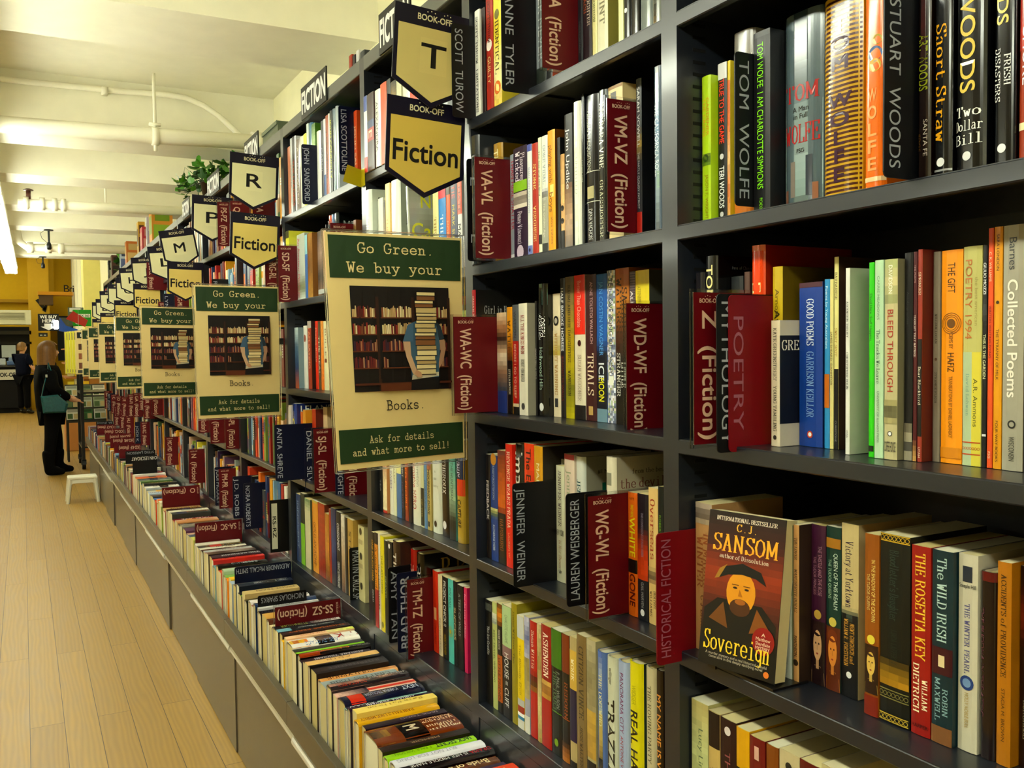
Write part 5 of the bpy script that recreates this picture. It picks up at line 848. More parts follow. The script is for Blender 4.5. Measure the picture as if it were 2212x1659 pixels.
 (4.9626, 4.9295, 0.5912, 0.19, 'B', '98b830', 't 0.04 0.67 28406c 0.35 0 NIGHT TRAIN', 'lime book'),
 (4.9163, 4.8332, 0.5901, 0.18, 'B', 'd0a870', 't 0.05 0.85 5c4420 0.54 0 AFTER DARK', 'sand book'),
 (4.8332, 4.766, 0.5897, 0.187, 'B', 'a84428', 't 0.10 0.75 e0c050 0.48 0 Blue Window', 'brick book'),
 (4.766, 4.7012, 0.6084, 0.18, 'H', '301814', 't 0.06 0.60 e0c050 0.47 0 Second Nature;b 0.39 0.64 203050', 'dark oxblood book with pale pages'),
 (4.7012, 4.6392, 0.6091, 0.185, 'B', 'd8d0b8', 't 0.16 0.68 28406c 0.55 0 Small Hours', 'parchment book'),
 (4.6392, 4.5739, 0.6104, 0.179, 'B', '384038', 't 0.05 0.68 d88030 0.36 0 Winter Light;b 0.60 0.85 203050', 'charcoal green book'),
 (4.5739, 4.4863, 0.5897, 0.184, 'H', 'b02030', 't 0.10 0.79 e8e0d0 0.55 0 AFTER DARK', 'crimson book'),
 (4.4863, 4.4369, 0.5987, 0.187, 'H', 'e8e8e0', 't 0.09 0.71 303030 0.50 0 THE GLASS LAKE;b 0.49 0.74 e0a830', 'pure white book'),
 (4.4369, 4.3686, 0.6044, 0.184, 'B', 'c08850', '', 'caramel book'),
 (4.3686, 4.2998, 0.6021, 0.187, 'H', '203c48', 't 0.13 0.84 e0c050 0.42 0 THE LONG ROAD;b 0.61 0.86 181818', 'petrol book'),
 (4.2998, 4.238, 0.6119, 0.189, 'H', '8c8478', 't 0.19 0.61 7a2818 0.37 0 THE LONG ROAD', 'taupe book'),
 (4.238, 4.1556, 0.6027, 0.184, 'B', '5c2c50', '', 'aubergine book'),
 (4.1556, 4.0688, 0.5968, 0.187, 'H', 'e0b8a0', 't 0.18 0.68 5c4420 0.45 0 SUMMERLAND', 'blush book'),
 (4.0688, 4.0051, 0.603, 0.181, 'B', '44586c', '', 'slate blue book'),
 (4.0051, 3.925, 0.6049, 0.19, 'B', 'c8c860', '', 'pale olive book')])]
BIN_FAR=6.34
# ================================================================ room shell
CEIL = 'f6f3e0'; WALLY = 'f6f1d0'
SLAB = 2.65; Y1 = 11.0          # slab height; end of the beamed part
def shell(name, boxes, col, mat='matte'):
    m = MB()
    for b in boxes: m.box(*b, col, mat)
    return struct(m.build(name))
def floor_material():
    m = bpy.data.materials.new('oak_plank_floor'); m.use_nodes = True; nt = m.node_tree; b = nt.nodes['Principled BSDF']; L = nt.links
    tc = nt.nodes.new('ShaderNodeTexCoord'); mp = nt.nodes.new('ShaderNodeMapping'); mp.inputs['Rotation'].default_value = (0, 0, pi/2); mp.inputs['Location'].default_value = (0, .0165, 0)
    L.new(tc.outputs['Object'], mp.inputs['Vector'])
    br = nt.nodes.new('ShaderNodeTexBrick'); br.inputs['Scale'].default_value = 1; br.inputs['Brick Width'].default_value = 1.55; br.inputs['Row Height'].default_value = .1145
    br.inputs['Mortar Size'].default_value = .0011; br.inputs['Mortar Smooth'].default_value = .1; br.inputs['Bias'].default_value = -.1; br.offset = .43
    br.inputs['Color1'].default_value = (*lin('a8873e'), 1); br.inputs['Color2'].default_value = (*lin('b08f46'), 1); br.inputs['Mortar'].default_value = (*lin('4a3414'), 1)
    L.new(mp.outputs[0], br.inputs['Vector'])
    b3 = nt.nodes.new('ShaderNodeTexBrick'); b3.offset = .43          # a random number for every plank
    for k_, v_ in (('Scale', 1), ('Brick Width', 1.55), ('Row Height', .1145), ('Mortar Size', 0), ('Bias', 0)): b3.inputs[k_].default_value = v_
    b3.inputs['Color1'].default_value = (0, 0, 0, 1); b3.inputs['Color2'].default_value = (1, 1, 1, 1); L.new(mp.outputs[0], b3.inputs['Vector'])
    sc_ = nt.nodes.new('ShaderNodeVectorMath'); sc_.operation = 'MULTIPLY'; sc_.inputs[1].default_value = (17, 9, 5); L.new(b3.outputs['Color'], sc_.inputs[0])
    def graincoord(sx, sy):
        m_ = nt.nodes.new('ShaderNodeMapping'); m_.inputs['Scale'].default_value = (sx, sy, 1); L.new(tc.outputs['Object'], m_.inputs['Vector'])
        a_ = nt.nodes.new('ShaderNodeVectorMath'); a_.operation = 'ADD'; L.new(m_.outputs[0], a_.inputs[0]); L.new(sc_.outputs[0], a_.inputs[1]); return a_.outputs[0]
    nz = nt.nodes.new('ShaderNodeTexNoise'); nz.inputs['Scale'].default_value = 3; nz.inputs['Detail'].default_value = 4; nz.inputs['Distortion'].default_value = .6
    L.new(graincoord(14, 1.6), nz.inputs['Vector'])
    wv = nt.nodes.new('ShaderNodeTexWave'); wv.wave_type = 'BANDS'; wv.bands_direction = 'X'; wv.inputs['Scale'].default_value = 1.6; wv.inputs['Distortion'].default_value = 11; wv.inputs['Detail'].default_value = 2.5; wv.inputs['Detail Scale'].default_value = .7
    L.new(graincoord(11, 1.3), wv.inputs['Vector'])
    mr = nt.nodes.new('ShaderNodeMapRange'); mr.inputs['To Min'].default_value = .78; mr.inputs['To Max'].default_value = 1.15; L.new(nz.outputs['Fac'], mr.inputs['Value'])
    mw = nt.nodes.new('ShaderNodeMapRange'); mw.inputs['To Min'].default_value = .91; mw.inputs['To Max'].default_value = 1.06; L.new(wv.outputs['Fac'], mw.inputs['Value'])
    mu = nt.nodes.new('ShaderNodeMath'); mu.operation = 'MULTIPLY'; L.new(mr.outputs[0], mu.inputs[0]); L.new(mw.outputs[0], mu.inputs[1])
    vm = nt.nodes.new('ShaderNodeVectorMath'); vm.operation = 'SCALE'; L.new(br.outputs['Color'], vm.inputs[0]); L.new(mu.outputs[0], vm.inputs['Scale'])
    L.new(vm.outputs[0], b.inputs['Base Color'])
    rr = nt.nodes.new('ShaderNodeMapRange'); rr.inputs['To Min'].default_value = .36; rr.inputs['To Max'].default_value = .58; L.new(nz.outputs['Fac'], rr.inputs['Value']); L.new(rr.outputs[0], b.inputs['Roughness'])
    bp = nt.nodes.new('ShaderNodeBump'); bp.inputs['Strength'].default_value = .25; bp.inputs['Distance'].default_value = .002
    L.new(br.outputs['Fac'], bp.inputs['Height']); bp.invert = True; L.new(bp.outputs[0], b.inputs['Normal'])
    return m
M['floor'] = floor_material()
shell('floor', [(-5, 1.2, -3, 27, -.1, 0)], 'b89450', 'floor')
shell('wall_right', [(1.15, 1.3, -3, 27, 0, 4.2)], WALLY)
shell('wall_left', [(-5.15, -5, -3, 27, 0, 4.2)], WALLY)
shell('wall_behind', [(-5, 1.15, -3.15, -3, 0, 4.2)], WALLY)
shell('wall_far', [(-5, 1.15, 26, 26.15, 0, 4.2)], 'd8b420')
shell('ceiling', [(-5, 1.15, -3, Y1, SLAB, SLAB+.1), (-5, 1.15, Y1, Y1+.1, SLAB, 4.1), (-5, 1.15, Y1, 26, 4.1, 4.2)], CEIL)
for n, (y0, y1, z) in enumerate([(.6, 1.0, 2.48), (3.12, 3.56, 2.48), (4.65, 4.95, 2.38), (5.76, 6.06, 2.38), (6.95, 7.25, 2.38), (8.07, 8.37, 2.38), (9.2, 9.5, 2.38), (10.4, 10.75, 2.38)]):
    shell('trim_%d' % (n+1), [(-5, 1.15, y0, y1, z, SLAB)], CEIL)
shell('wall_pier', [(.90, 1.15, 16.3, 16.9, 0, 4.1)], 'f4eca0')
shell('trim_20', [(-5, .3, 25.8, 26, 2.66, 2.74)], 'b08c20')
shell('trim_21', [(.16, .62, 25.4, 26, 0, 4.1)], 'd0aa30')
shell('trim_22', [(.62, .74, 25.7, 26, 2.9, 4.1)], 'd8b840')

# ================================================================ fluorescent fixtures (strip lights along the aisle, plus added fill rows)
def strip_light(x, y0, label, group):
    t = thing('strip_light', (x, y0, 2.22), label, 'ceiling light', group)
    h = MB(); h.box(-.06, .06, 0, 1.22, .035, .085, 'e8e6d8', 'plastic', .006); h.build('housing', t)
    for a_, b_ in ((-.004, .02), (1.2, 1.224)): c = MB(); c.box(-.055, .055, a_, b_, -.015, .035, 'd8d8d0', 'plastic'); c.build('lamp_holder', t)
    for s in (-.036, .036):
        m = MB(); m.tube([(s, .0, 0), (s, 1.22, 0)], .017, 'fffbe0', 'tube', 12); m.build('lamp_tube', t, True)
    for yy in (.2, 1.0): r = MB(); r.tube([(0, yy, .085), (0, yy, .43)], .005, 'e0dec8', 'plastic', 6); r.build('hanger_rod', t)
    return t
for i in range(12):
    y = 10.65-1.22-1.23*i
    if y > -3:
        o = strip_light(-.094-.0112*(9.43-y), y, 'lit twin tube strip light over the aisle, %s from its far end' % ORD[i+1], 'strip lights over the aisle')
        o.rotation_euler.z = -.0112
for i in range(2):  # unseen fixtures, added as fill for floor and ceiling
    strip_light(-3.4, 6.0-3.4*i, 'added fill strip light over the unseen next aisle, %s from its far end' % ORD[i+1], 'added fill lights over the next aisle')
for i in range(14):  # out-of-view lamps added to brighten the far yellow wall
    o = strip_light(-2.6 if i % 2 else -.7, 12.3+1.9*(i//2), 'added fill strip light high in the far hall, %s from the shelves, %s row' % (ORD[i//2+1], 'left' if i % 2 else 'right'), 'added fill lights in the far hall')
    o.location.z = 3.72

# ================================================================ ceiling pipes
def pipe(pts, r, label, parts=()):
    t = MB(); t.tube(pts, r, CEIL, 'matte', 14); o = t.build('ceiling_pipe', None, True); tag(o, label, 'pipe')
    for nm, m in parts:
        for q_ in (m if isinstance(m, list) else [m]): q_.build(nm, o, True)
    return o
hg = MB(); hg.tube([(.56, 4.45, SLAB), (.56, 4.45, 2.41)], .0075, CEIL, 'matte', 8); hg.tube([(.56, 4.45, 2.33), (.56, 4.45, 2.30)], .008, CEIL, 'matte', 8)
cl = MB(); cl.tube([(.545, 4.45, 2.366), (.575, 4.45, 2.366)], .041, CEIL, 'matte', 14); cl.box(.535, .585, 4.435, 4.465, 2.415, 2.425, CEIL, 'matte')
j = MB(); j.tube([(.99, 4.45, 2.385), (1.04, 4.45, 2.386)], .046, CEIL, 'matte', 14)
pipe([(-5, 4.45, 2.345), (-.02, 4.45, 2.358), (.56, 4.45, 2.368), (1.15, 4.45, 2.388)], .036, 'thick cream pipe hung from a rod above the shelves', [('hanger_rod', hg), ('pipe_clamp', cl), ('pipe_joint', j)])
pts = [(-5, 4.63, 2.58), (.02, 4.63, 2.595), (.45, 4.63, 2.60), (.62, 4.62, 2.605), (.72, 4.61, 2.60), (.80, 4.60, 2.57), (.87, 4.58, 2.52), (.95, 4.55, 2.44), (1.0, 4.53, 2.39)]
b2 = MB(); b2.box(.355, .38, 4.6, 4.65, 2.575, 2.605, CEIL, 'matte')
pipe(pts, .0135, 'thin cream conduit that bends down beside the thick pipe', [('pipe_clip', b2)])
c3 = []
for q in (.03, .12, .19, .24): c3.append(MB()); c3[-1].tube([(q, 6.45, 2.322), (q+.03, 6.45, 2.322)], .040, CEIL, 'matte', 14)
s3 = MB(); s3.tube([(.06, 6.45, 2.34), (.06, 6.45, 2.40)], .014, '6a4030', 'metal', 8); s3.lathe([(.028, 0), (.03, .004), (.012, .012)], (.06, 6.45, 2.40), '5a3828', 'metal', 12)
h3 = MB(); h3.tube([(.50, 6.45, 2.34), (.50, 6.45, SLAB)], .006, CEIL, 'matte', 8)
pipe([(0, 6.45, 2.318), (.5, 6.45, 2.322), (1.15, 6.45, 2.327)], .030, 'cream sprinkler pipe with ribbed couplings and a brown sprinkler head', [('coupling', c3), ('sprinkler_head', s3), ('hanger_rod', h3)])
c4 = []
for q in (.06, .2, .3): c4.append(MB()); c4[-1].tube([(q, 9.0, 2.31), (q+.05, 9.0, 2.31)], .045, CEIL, 'matte', 12)
pipe([(-.1, 9.0, 2.6), (-.02, 9.0, 2.5), (.0, 9.0, 2.36), (.06, 9.0, 2.31), (1.15, 9.0, 2.315)], .033, 'farthest cream pipe crossing under the last beams', [('coupling', c4)])
for (x, y, z, l, lab) in [(.212, 8.25, 2.38, .12, 'black security camera on a rod under the ceiling beam'), (.21, 10.55, 2.38, .08, 'farther black security camera hanging below the last beam')]:
    t = thing('security_camera', (x, y, z), lab, 'camera')
    a = MB(); a.lathe([(.035, -.008), (.035, 0), (.02, .0)], (0, 0, 0), '101010', 'plastic', 14); a.build('mount', t)
    a = MB(); a.tube([(0, 0, -.005), (0, 0, -l)], .008, '101010', 'plastic', 8); a.build('rod', t)
    a = MB(); a.lathe([(.01, 0), (.018, -.02), (.019, -.05), (.012, -.06)], (0, 0, -l+.02), '141414', 'plastic', 14); a.build('camera_body', t, True)
    a = MB(); a.tube([(-.03, 0, -.008), (-.06, 0, -.03), (-.05, 0, -.07), (-.008, 0, -l+.01)], .002, '141414', 'plastic', 6); a.build('cable', t)

# ================================================================ bookcases
SX = .80; SB = 1.10                       # shelf front, shelf back
LEV = [CAM_H+.457, CAM_H+.1665, CAM_H-.1294, CAM_H-.4264, CAM_H-.725]
UPS = [.40, 1.037, 1.686, 2.317, 3.15, 3.95, 4.75, 5.53, 6.3, 7.08, 7.86, 8.63, 9.4, 10.17, 10.94]
GREY = '252a33'; TROUGH = '6a6252'
BAY = ['nearest', 'second', 'third', 'fourth', 'fifth', 'sixth', 'seventh', 'eighth', 'ninth', 'tenth', 'eleventh', 'twelfth', 'thirteenth', 'fourteenth', 'fifteenth']
def upright(y, par, inner=True):
    m = MB(); m.box(SX, SB, y-.034, y, 0, 2.145, GREY, 'metal', .002)
    if inner:                              # rows of slots punched in the face towards the camera
        for i in range(84):
            z = .70+i*.0168
            m.box(SX+.028, SX+.05, y-.0347, y-.0338, z, z+.0045, '0a0a0b', 'matte')
            m.box(SX+.24, SX+.262, y-.0347, y-.0338, z, z+.0045, '0a0a0b', 'matte')
    return m.build('upright', par)
for i in range(len(UPS)-1):
    y0, y1 = UPS[i], UPS[i+1]-.034
    t = thing('bookcase', (SX, y0, 0), 'dark grey metal bookcase bay, %s' % ('the nearest one at the right edge' if i == 0 else BAY[i]+' from the camera along the wall'), 'bookcase', 'bookcase bays along the wall')
    inv = Matrix.Translation((-SX, -y0, 0))
    ch = [upright(UPS[i+1], t)]
    if i == 0: ch.append(upright(y0, t, False))
    for k, z in enumerate(LEV):
        m = MB(); m.box(SX+.001, SB, y0, y1, z-.006, z, GREY, 'metal'); m.box(SX, SX+.012, y0, y1, z-(.021 if k < 4 else .03), z-.0005, GREY, 'metal', .0015)
        ch.append(m.build('shelf', t))
    m = MB(); m.box(SX+.002, SX+.01, y0, y1, .0, LEV[4]-.031, '34363a', 'metal'); ch.append(m.build('kick_panel', t))
    m = MB(); m.box(SB-.008, SB, y0, y1, .3, 2.13, '202226', 'metal'); ch.append(m.build('back_panel', t))
    m = MB(); m.box(SX, SX+.012, y0, y1, 2.108, 2.146, '585c58', 'metal', .0015); m.box(SX+.012, SB, y0, y1, 2.125, 2.131, GREY, 'metal'); ch.append(m.build('top_rail', t))
    for c in ch: c.location = (-SX, -y0, 0)
    # the trough and drawer base in front of the bay
    q = thing('book_trough', (.6, y0, 0), 'low taupe drawer base with a book trough below the %s bay' % BAY[i], 'cabinet', 'drawer bases with book troughs')
    yb0, yb1 = y0+.02, UPS[i+1]+.018; parts = []
    m = MB(); m.box(.577, .597, yb0, yb1, .408, .473, '504a3e', 'metal', .002); m.box(.597, .64, yb0, yb1, .385, .408, '141210', 'metal'); parts.append(m.build('rim', q))  # near-black strip below the rim paints the shadow line above the handle
    m = MB(); m.box(.597, .797, yb0, yb1, .40, .425, '302e2a', 'metal'); parts.append(m.build('tray', q))
    off = (.004, -.002, .006, .0)[i % 4]
    m = MB(); m.box(.612-off, .797, yb0, yb1-.006, .004, .352, TROUGH, 'metal', .002); m.box(.63, .797, yb1-.006, yb1, .004, .352, '141312', 'metal'); parts.append(m.build('drawer_front', q))
    m = MB(); m.tube([(.606-off, yb0, .368), (.606-off, yb1-.004, .368)], .0145, 'e8e8e4', 'chrome', 14); parts.append(m.build('handle', q))
    for c in parts: c.location = (-.6, -y0, 0)

# ================================================================ the transcribed rows of books
def SHORT(nm):
    a, b_ = nm.split(' of the '); return "%s's %s" % (b_, a)
BW = {'B': .135, 'H': .165}
for key, lv, nm, ents in ROWS:
    n = 0; z = LEV[lv]
    for e in ents:
        if e[0] == 'D':
            _, y, x, z0, z1, kind, look, text, dr, size = e
            make_card(kind, z1-z0, .15, text, dr, size, words16(look+', '+nm, look+', '+SHORT(nm), look), (x, y, z0))
        else:
            n += 1; hd, y0, y1, x, H, base, look, els = e
            if key in ('B0',) and H < .2: H = .222
            t = y0-y1-.0008
            make_book(t, H, BW[hd] if hd == 'H' else .132, hd == 'H', base, els, words16('%s, %s from left, %s' % (look, ORD[n], nm), '%s, %s from left, %s' % (look, ORD[n], SHORT(nm)), '%s, %s on %s' % (look, ORD[n], SHORT(nm)), '%s, %s' % (look, SHORT(nm)), look), 'books on the %s' % nm, (x, (y0+y1)/2, z+.0006))

# ---- face-out books and shelf fittings of the near bays
def cover_book(name_label, w, H, t, base, loc, rot, paint, hard=False, group=None):
    mb = MB(); pg = MB(); b = book_mesh(mb, pg, t, H, w, hard, base, base); P = side_paint(mb, t, 'gloss' if hard else 'satin'); paint(P, w, H)
    c = mb.build('book'); pg.build('page_block', c); c.location = loc; c.rotation_euler = rot; tag(c, name_label, 'book', group); BOOKS.append(c); return c
def cov_king(P, w, H):
    P.grid(0, w, 0, H, ['241410', '4a1c10', '9a3c10', '5a2410', '201410', '0c0c0a'], n=22, m=6, jit=.12, seed=3)
    P.text('INTERNATIONAL BESTSELLER', .012, H*.955, w-.024, .0052, 'e8dcc8')
    P.text('C. J.', w*.38, H*.905, w*.25, .0095, 'e8b848'); P.text('SANSOM', .009, H*.80, w-.018, .0215, 'f0b030', fit=(.5, 2))
    P.text('author of Dissolution', w*.18, H*.715, w*.64, .0055, 'e8dcc8')
    # generic bearded man in a brown fur collar and a plain dark cap
    P.poly([(w*.03, 0), (w*.03, H*.36), (w*.2, H*.44), (w*.78, H*.44), (w*.97, H*.34), (w*.97, 0)], '1c1408')
    P.poly([(w*.1, H*.3), (w*.28, H*.42), (w*.36, H*.26)], '7a4c18'); P.poly([(w*.9, H*.3), (w*.72, H*.42), (w*.64, H*.26)], '8a5418')
    P.disc(w*.5, H*.5, w*.19, H*.135, 'd8981c', 20); P.disc(w*.5, H*.405, w*.135, H*.055, '5a3410', 16); P.disc(w*.5, H*.44, w*.07, H*.018, 'a86820', 12)
    P.poly([(w*.2, H*.57), (w*.28, H*.65), (w*.5, H*.685), (w*.74, H*.65), (w*.82, H*.57), (w*.68, H*.605), (w*.5, H*.615), (w*.32, H*.6)], '0c0c0a')
    P.poly([(w*.14, H*.56), (w*.2, H*.63), (w*.3, H*.665), (w*.27, H*.64), (w*.2, H*.57)], 'a88030')
    for q in (-.075, .075):
        P.disc(w*.5+q*w, H*.525, w*.03, H*.007, '3a2008', 10); P.rect(w*.5+q*w-w*.045, w*.5+q*w+w*.045, H*.542, H*.547, '6a3c08')
    P.poly([(w*.485, H*.52), (w*.53, H*.475), (w*.47, H*.475)], 'b87810')
    P.disc(w*.83, H*.235, w*.14, H*.085, '9a140c', 24); 
    for i, s in enumerate(('A', 'Matthew', 'Shardlake', 'MYSTERY')): P.text(s, w*.74, H*(.275-.028*i), w*.18, .0042, 'e8c8b0')
    P.text('Sovereign', .007, H*.165, w-.016, .024, 'e8c838', fit=(.3, 1.6))
    P.text('A murder mystery and a real historical scandal', w*.1, H*.082, w*.8, .0035, 'b8b0a0'); P.text('come alive in this deeply satisfying novel', w*.15, H*.062, w*.7, .0035, 'b8b0a0'); P.disc(w*.9, H*.04, w*.035, H*.02, 'd88030', 12)
a = math.atan2(.128, .002)
sv = cover_book('paperback facing out with a bearded man in a black cap, red seal on its cover', .116, .202, .024, '1c120c', (.792, .942, LEV[3]+.0055), (0, 0, 0), cov_king)
sv.rotation_euler = (radians(-8), 0, radians(-77)); 
st = MB(); st.box(.80, .86, .822, .937, LEV[3]+.0003, LEV[3]+.003, '0c0c0c', 'metal'); st.box(.811, .814, .83, .845, LEV[3]+.0003, LEV[3]+.012, '0c0c0c', 'metal'); st.box(.7905, .7935, .917, .932, LEV[3]+.0003, LEV[3]+.012, '0c0c0c', 'metal')
tag(st.build('book_stand'), 'small black metal stand holding the face-out portrait paperback', 'stand')
def cov_lean(P, w, H):
    P.grid(0, w, 0, H, ['a8ac98', 'b8bcb4', '9ca090', 'c0c4b8', '989c88'], n=16, m=6, jit=.1, seed=9)
    P.text('Niceville', .03, H*.83, w-.02, .03, 'd8d828', fit=(.4, 1)); P.text('Carsten', .005, H*.5, w-.01, .036, 'd8d828', fit=(.4, 1)); P.text('a novel', .06, H*.66, .03, .008, 'd8d828')
lb = cover_book('grey green hardcover leaning with yellow script on its cover, second shelf of third bay', .15, .21, .02, 'a8ac9c', (.80, 1.984, LEV[1]+.004), (radians(-4.5), 0, 0), cov_lean, True)
m = MB(); m.box(.79, .93, 2.610, 2.612, LEV[1]+.0005, LEV[1]+.20, '3c3c3c', 'metal'); m.box(.785, .80, 2.60, 2.68, LEV[1]+.0006, LEV[1]+.014, 'a8aca8', 'metal')
tag(m.build('bookend'), 'grey metal bookend plate on the second shelf of the fourth bay', 'bookend')
m = MB()
for pts in ([(.757, 2.300, 1.866), (.797, 2.312, 1.858), (.798, 2.312, 1.812), (.744, 2.300, 1.822)], [(.797, 2.312, 1.858), (.7985, 2.285, 1.859), (.7985, 2.285, 1.814), (.798, 2.312, 1.812)]):
    m.face(pts, 'b8aa1c', 'card'); m.face([(p[0], p[1]+.001, p[2]) for p in pts][::-1], 'b8aa1c', 'card')
tag(m.build('price_tag'), 'folded plain yellow tag on the upright left of the big lower sign', 'tag')

# ================================================================ books lying spine up in the trough (bottom ends towards the aisle)
BINS = BIN_DATA
TROUGH_N = ['the nearest', 'the second', 'the third', 'the fourth']
def trough_book(y0, y1, top, tail, base, els, label, hard=False, Ls=.195, group=None):
    t = y0-y1-.0006
    make_book(t, Ls, top-.428, hard, base, els, label, group, (tail, (y0+y1)/2, top), (0, pi/2, 0))
for sec, (nm, items) in enumerate(BINS):
    for i, (y0, y1, top, L, hd, base, els, look) in enumerate(items):
        trough_book(y0, y1, top, .600+random.uniform(-.002, .006), base, els, words16('%s, %s from the near end, %s' % (look, ORD[len(items)-i], nm), '%s, %s in %s' % (look, ORD[len(items)-i], nm)), hd == 'H', L, 'books in %s' % nm)

# ================================================================ cards farther along, and cards standing in the trough
def bay_of(y):
    for i in range(len(UPS)-1):
        if y < UPS[i+1]: return i
    return len(UPS)-2
LVN = ['top shelf', 'second shelf', 'third shelf', 'fourth shelf', 'bottom ledge']
def near_level(z): return min(range(5), key=lambda k: abs(LEV[k]-z))
for y, x, z0, z1, kind, text in FARDIV:
    k = near_level(z0+.01); i = bay_of(y)
    if kind == 'r': lab = 'red divider card lettered %s, %s of the %s bay' % (text.replace('  (Fiction)', ''), LVN[k], BAY[i])
    elif kind == 'w': lab = 'black divider card with a white strip lettered RS-RZ, fourth bay'
    else: lab = '%s name card, %s of the %s bay, %.0f cm from its near upright' % ('navy' if kind == 'n' else 'black', LVN[k], BAY[i], (y-UPS[i])*100)
    L = min(z1-z0, .185); make_card(kind, L, .15, text, 1, .38, lab, (x, y, z1-L))
for y, x0, x1, zt, kind, text in BINCARDS:
    if kind == 'r': lab = 'red divider card lettered %s standing among the books of the low trough' % text.replace('  (Fiction)', '')
    else: lab = {'ALE': 'navy name card with a long upside-down name in the second trough', 'NIC': 'black name card just behind the SS-SZ card in the trough', 'JOH': 'white on black name card in a far trough, nearest of three', 'STE': 'black name card in the far trough behind the white lettered one', 'BA ': 'black card at the far end of the trough'}[text[:3]]
    make_card(kind, min(max(x1-x0, .15), .197), .13, text, 1, .38, lab, (x0+.002, y, zt), (0, pi/2, 0))

# ================================================================ the farther books, too many and too small to single out
STUFF_COLS = ['e4dcc4', 'd8d4c8', 'c8c8c0', '2a2a30', '141418', '1c2440', '28406c', '3c6c98', '8ab0c8', '7a1420', 'a82018', 'c84418', 'e07818', 'd8a018', 'd8cc30', '486838', '88a040', '5c3018', '8a5c28', 'b08858', '402050', '6c4868', 'c8a890', 'd8b898', '606468', '98a0a0']
def far_books():
    rg = random.Random(11); m = MB()
    def one(yc, t, H, x, z, bin_=False, w=.13):
        c = rg.choice(STUFF_COLS); a = rg.random(); pgc = rg.choice(PAGECOLS)
        ins = .0012
        if not bin_:
            m.box(x, x+.002, yc-t/2, yc+t/2, z, z+H, c, 'satin'); m.box(x+.002, x+w, yc-t/2, yc-t/2+.001, z, z+H, c, 'satin'); m.box(x+.002, x+w, yc+t/2-.001, yc+t/2, z, z+H, c, 'satin')
            m.box(x+.002, x+w-.003, yc-t/2+ins, yc+t/2-ins, z+.001, z+H-.002, pgc, 'pages')
            if a < .75:
                d = rg.choice(STUFF_COLS); q0 = rg.uniform(.05, .5); q1 = q0+rg.uniform(.15, .45)
                n = int((q1-q0)*H/.009); wd = t*rg.uniform(.25, .6)
                for i in range(n):
                    if rg.random() < .85: zz = z+H*(1-q0)-i*.009; m.face([(x-.0004, yc-wd/2, zz-.006), (x-.0004, yc-wd/2, zz), (x-.0004, yc+wd/2, zz), (x-.0004, yc+wd/2, zz-.006)], d, 'satin')
            if a > .55:
                d = rg.choice(STUFF_COLS); q0 = rg.uniform(0, .7); zz0 = z+H*q0; zz1 = zz0+H*rg.uniform(.05, .3)
                m.face([(x-.0003, yc-t*.49, zz0), (x-.0003, yc-t*.49, min(zz1, z+H)), (x-.0003, yc+t*.49, min(zz1, z+H)), (x-.0003, yc+t*.49, zz0)], d, 'satin')
        else:
            L = H; top = z; tt = t
            m.box(x, x+L, yc-t/2, yc+t/2, top-.002, top, c, 'satin'); m.box(x, x+L, yc-t/2, yc-t/2+.0012, .428, top-.002, c, 'satin'); m.box(x, x+L, yc+t/2-.0012, yc+t/2, .428, top-.002, c, 'satin')
            m.box(x+.0015, x+L-.002, yc-t/2+ins, yc+t/2-ins, .43, top-.002, pgc, 'pages')
            if a < .7:
                d = rg.choice(STUFF_COLS); q0 = rg.uniform(.02, .4); q1 = q0+rg.uniform(.3, .5)
                m.face([(x+L*q0, yc-t*.2, top+.0004), (x+L*q1, yc-t*.2, top+.0004), (x+L*q1, yc+t*.2, top+.0004), (x+L*q0, yc+t*.2, top+.0004)], d, 'satin')
    cards = [(y, z0) for y, x, z0, z1, k, t in FARDIV]
    # shelves from the fifth bay on, and the row hidden behind the first poster
    spans = [(k, UPS[i], UPS[i+1]-.036) for i in range(4, len(UPS)-1) for k in range(5)]+[(2, UPS[2], UPS[3]-.036)]
    for k, a, b in spans:
        y = b-.004-(rg.uniform(.0, .06))
        while y > a+.02:
            t = rg.uniform(.014, .042)
            if y-t < a+.002: break
            hit = [c for c in cards if abs(c[1]-LEV[k]) < .15 and y-t-.002 < c[0] < y+.002]
            if hit: y = hit[0][0]-.0022; cards.remove(hit[0]); continue
            one(y-t/2, t-.0006, rg.choice([.175, .198, .205, .21, .225, .238, .24])+rg.uniform(-.004, .004), SX+.012+rg.uniform(0, .014), LEV[k]+.0005); y -= t
    bc = [c[0] for c in BINCARDS]
    y = 10.90
    while y > BIN_FAR+.03:
        t = rg.uniform(.016, .036)
        hit = [c for c in bc if y-t-.002 < c < y+.002]
        if hit: y = hit[0]-.0022; bc.remove(hit[0]); continue
        one(y-t/2, t-.0006, rg.uniform(.165, .196), .600+rg.uniform(0, .004), .60+rg.uniform(-.025, .014), True); y -= t
    o = m.build('distant_books'); tag(o, 'the many small distant books on shelves and in troughs beyond the near bays', 'books', kind='stuff'); return o
far_books()
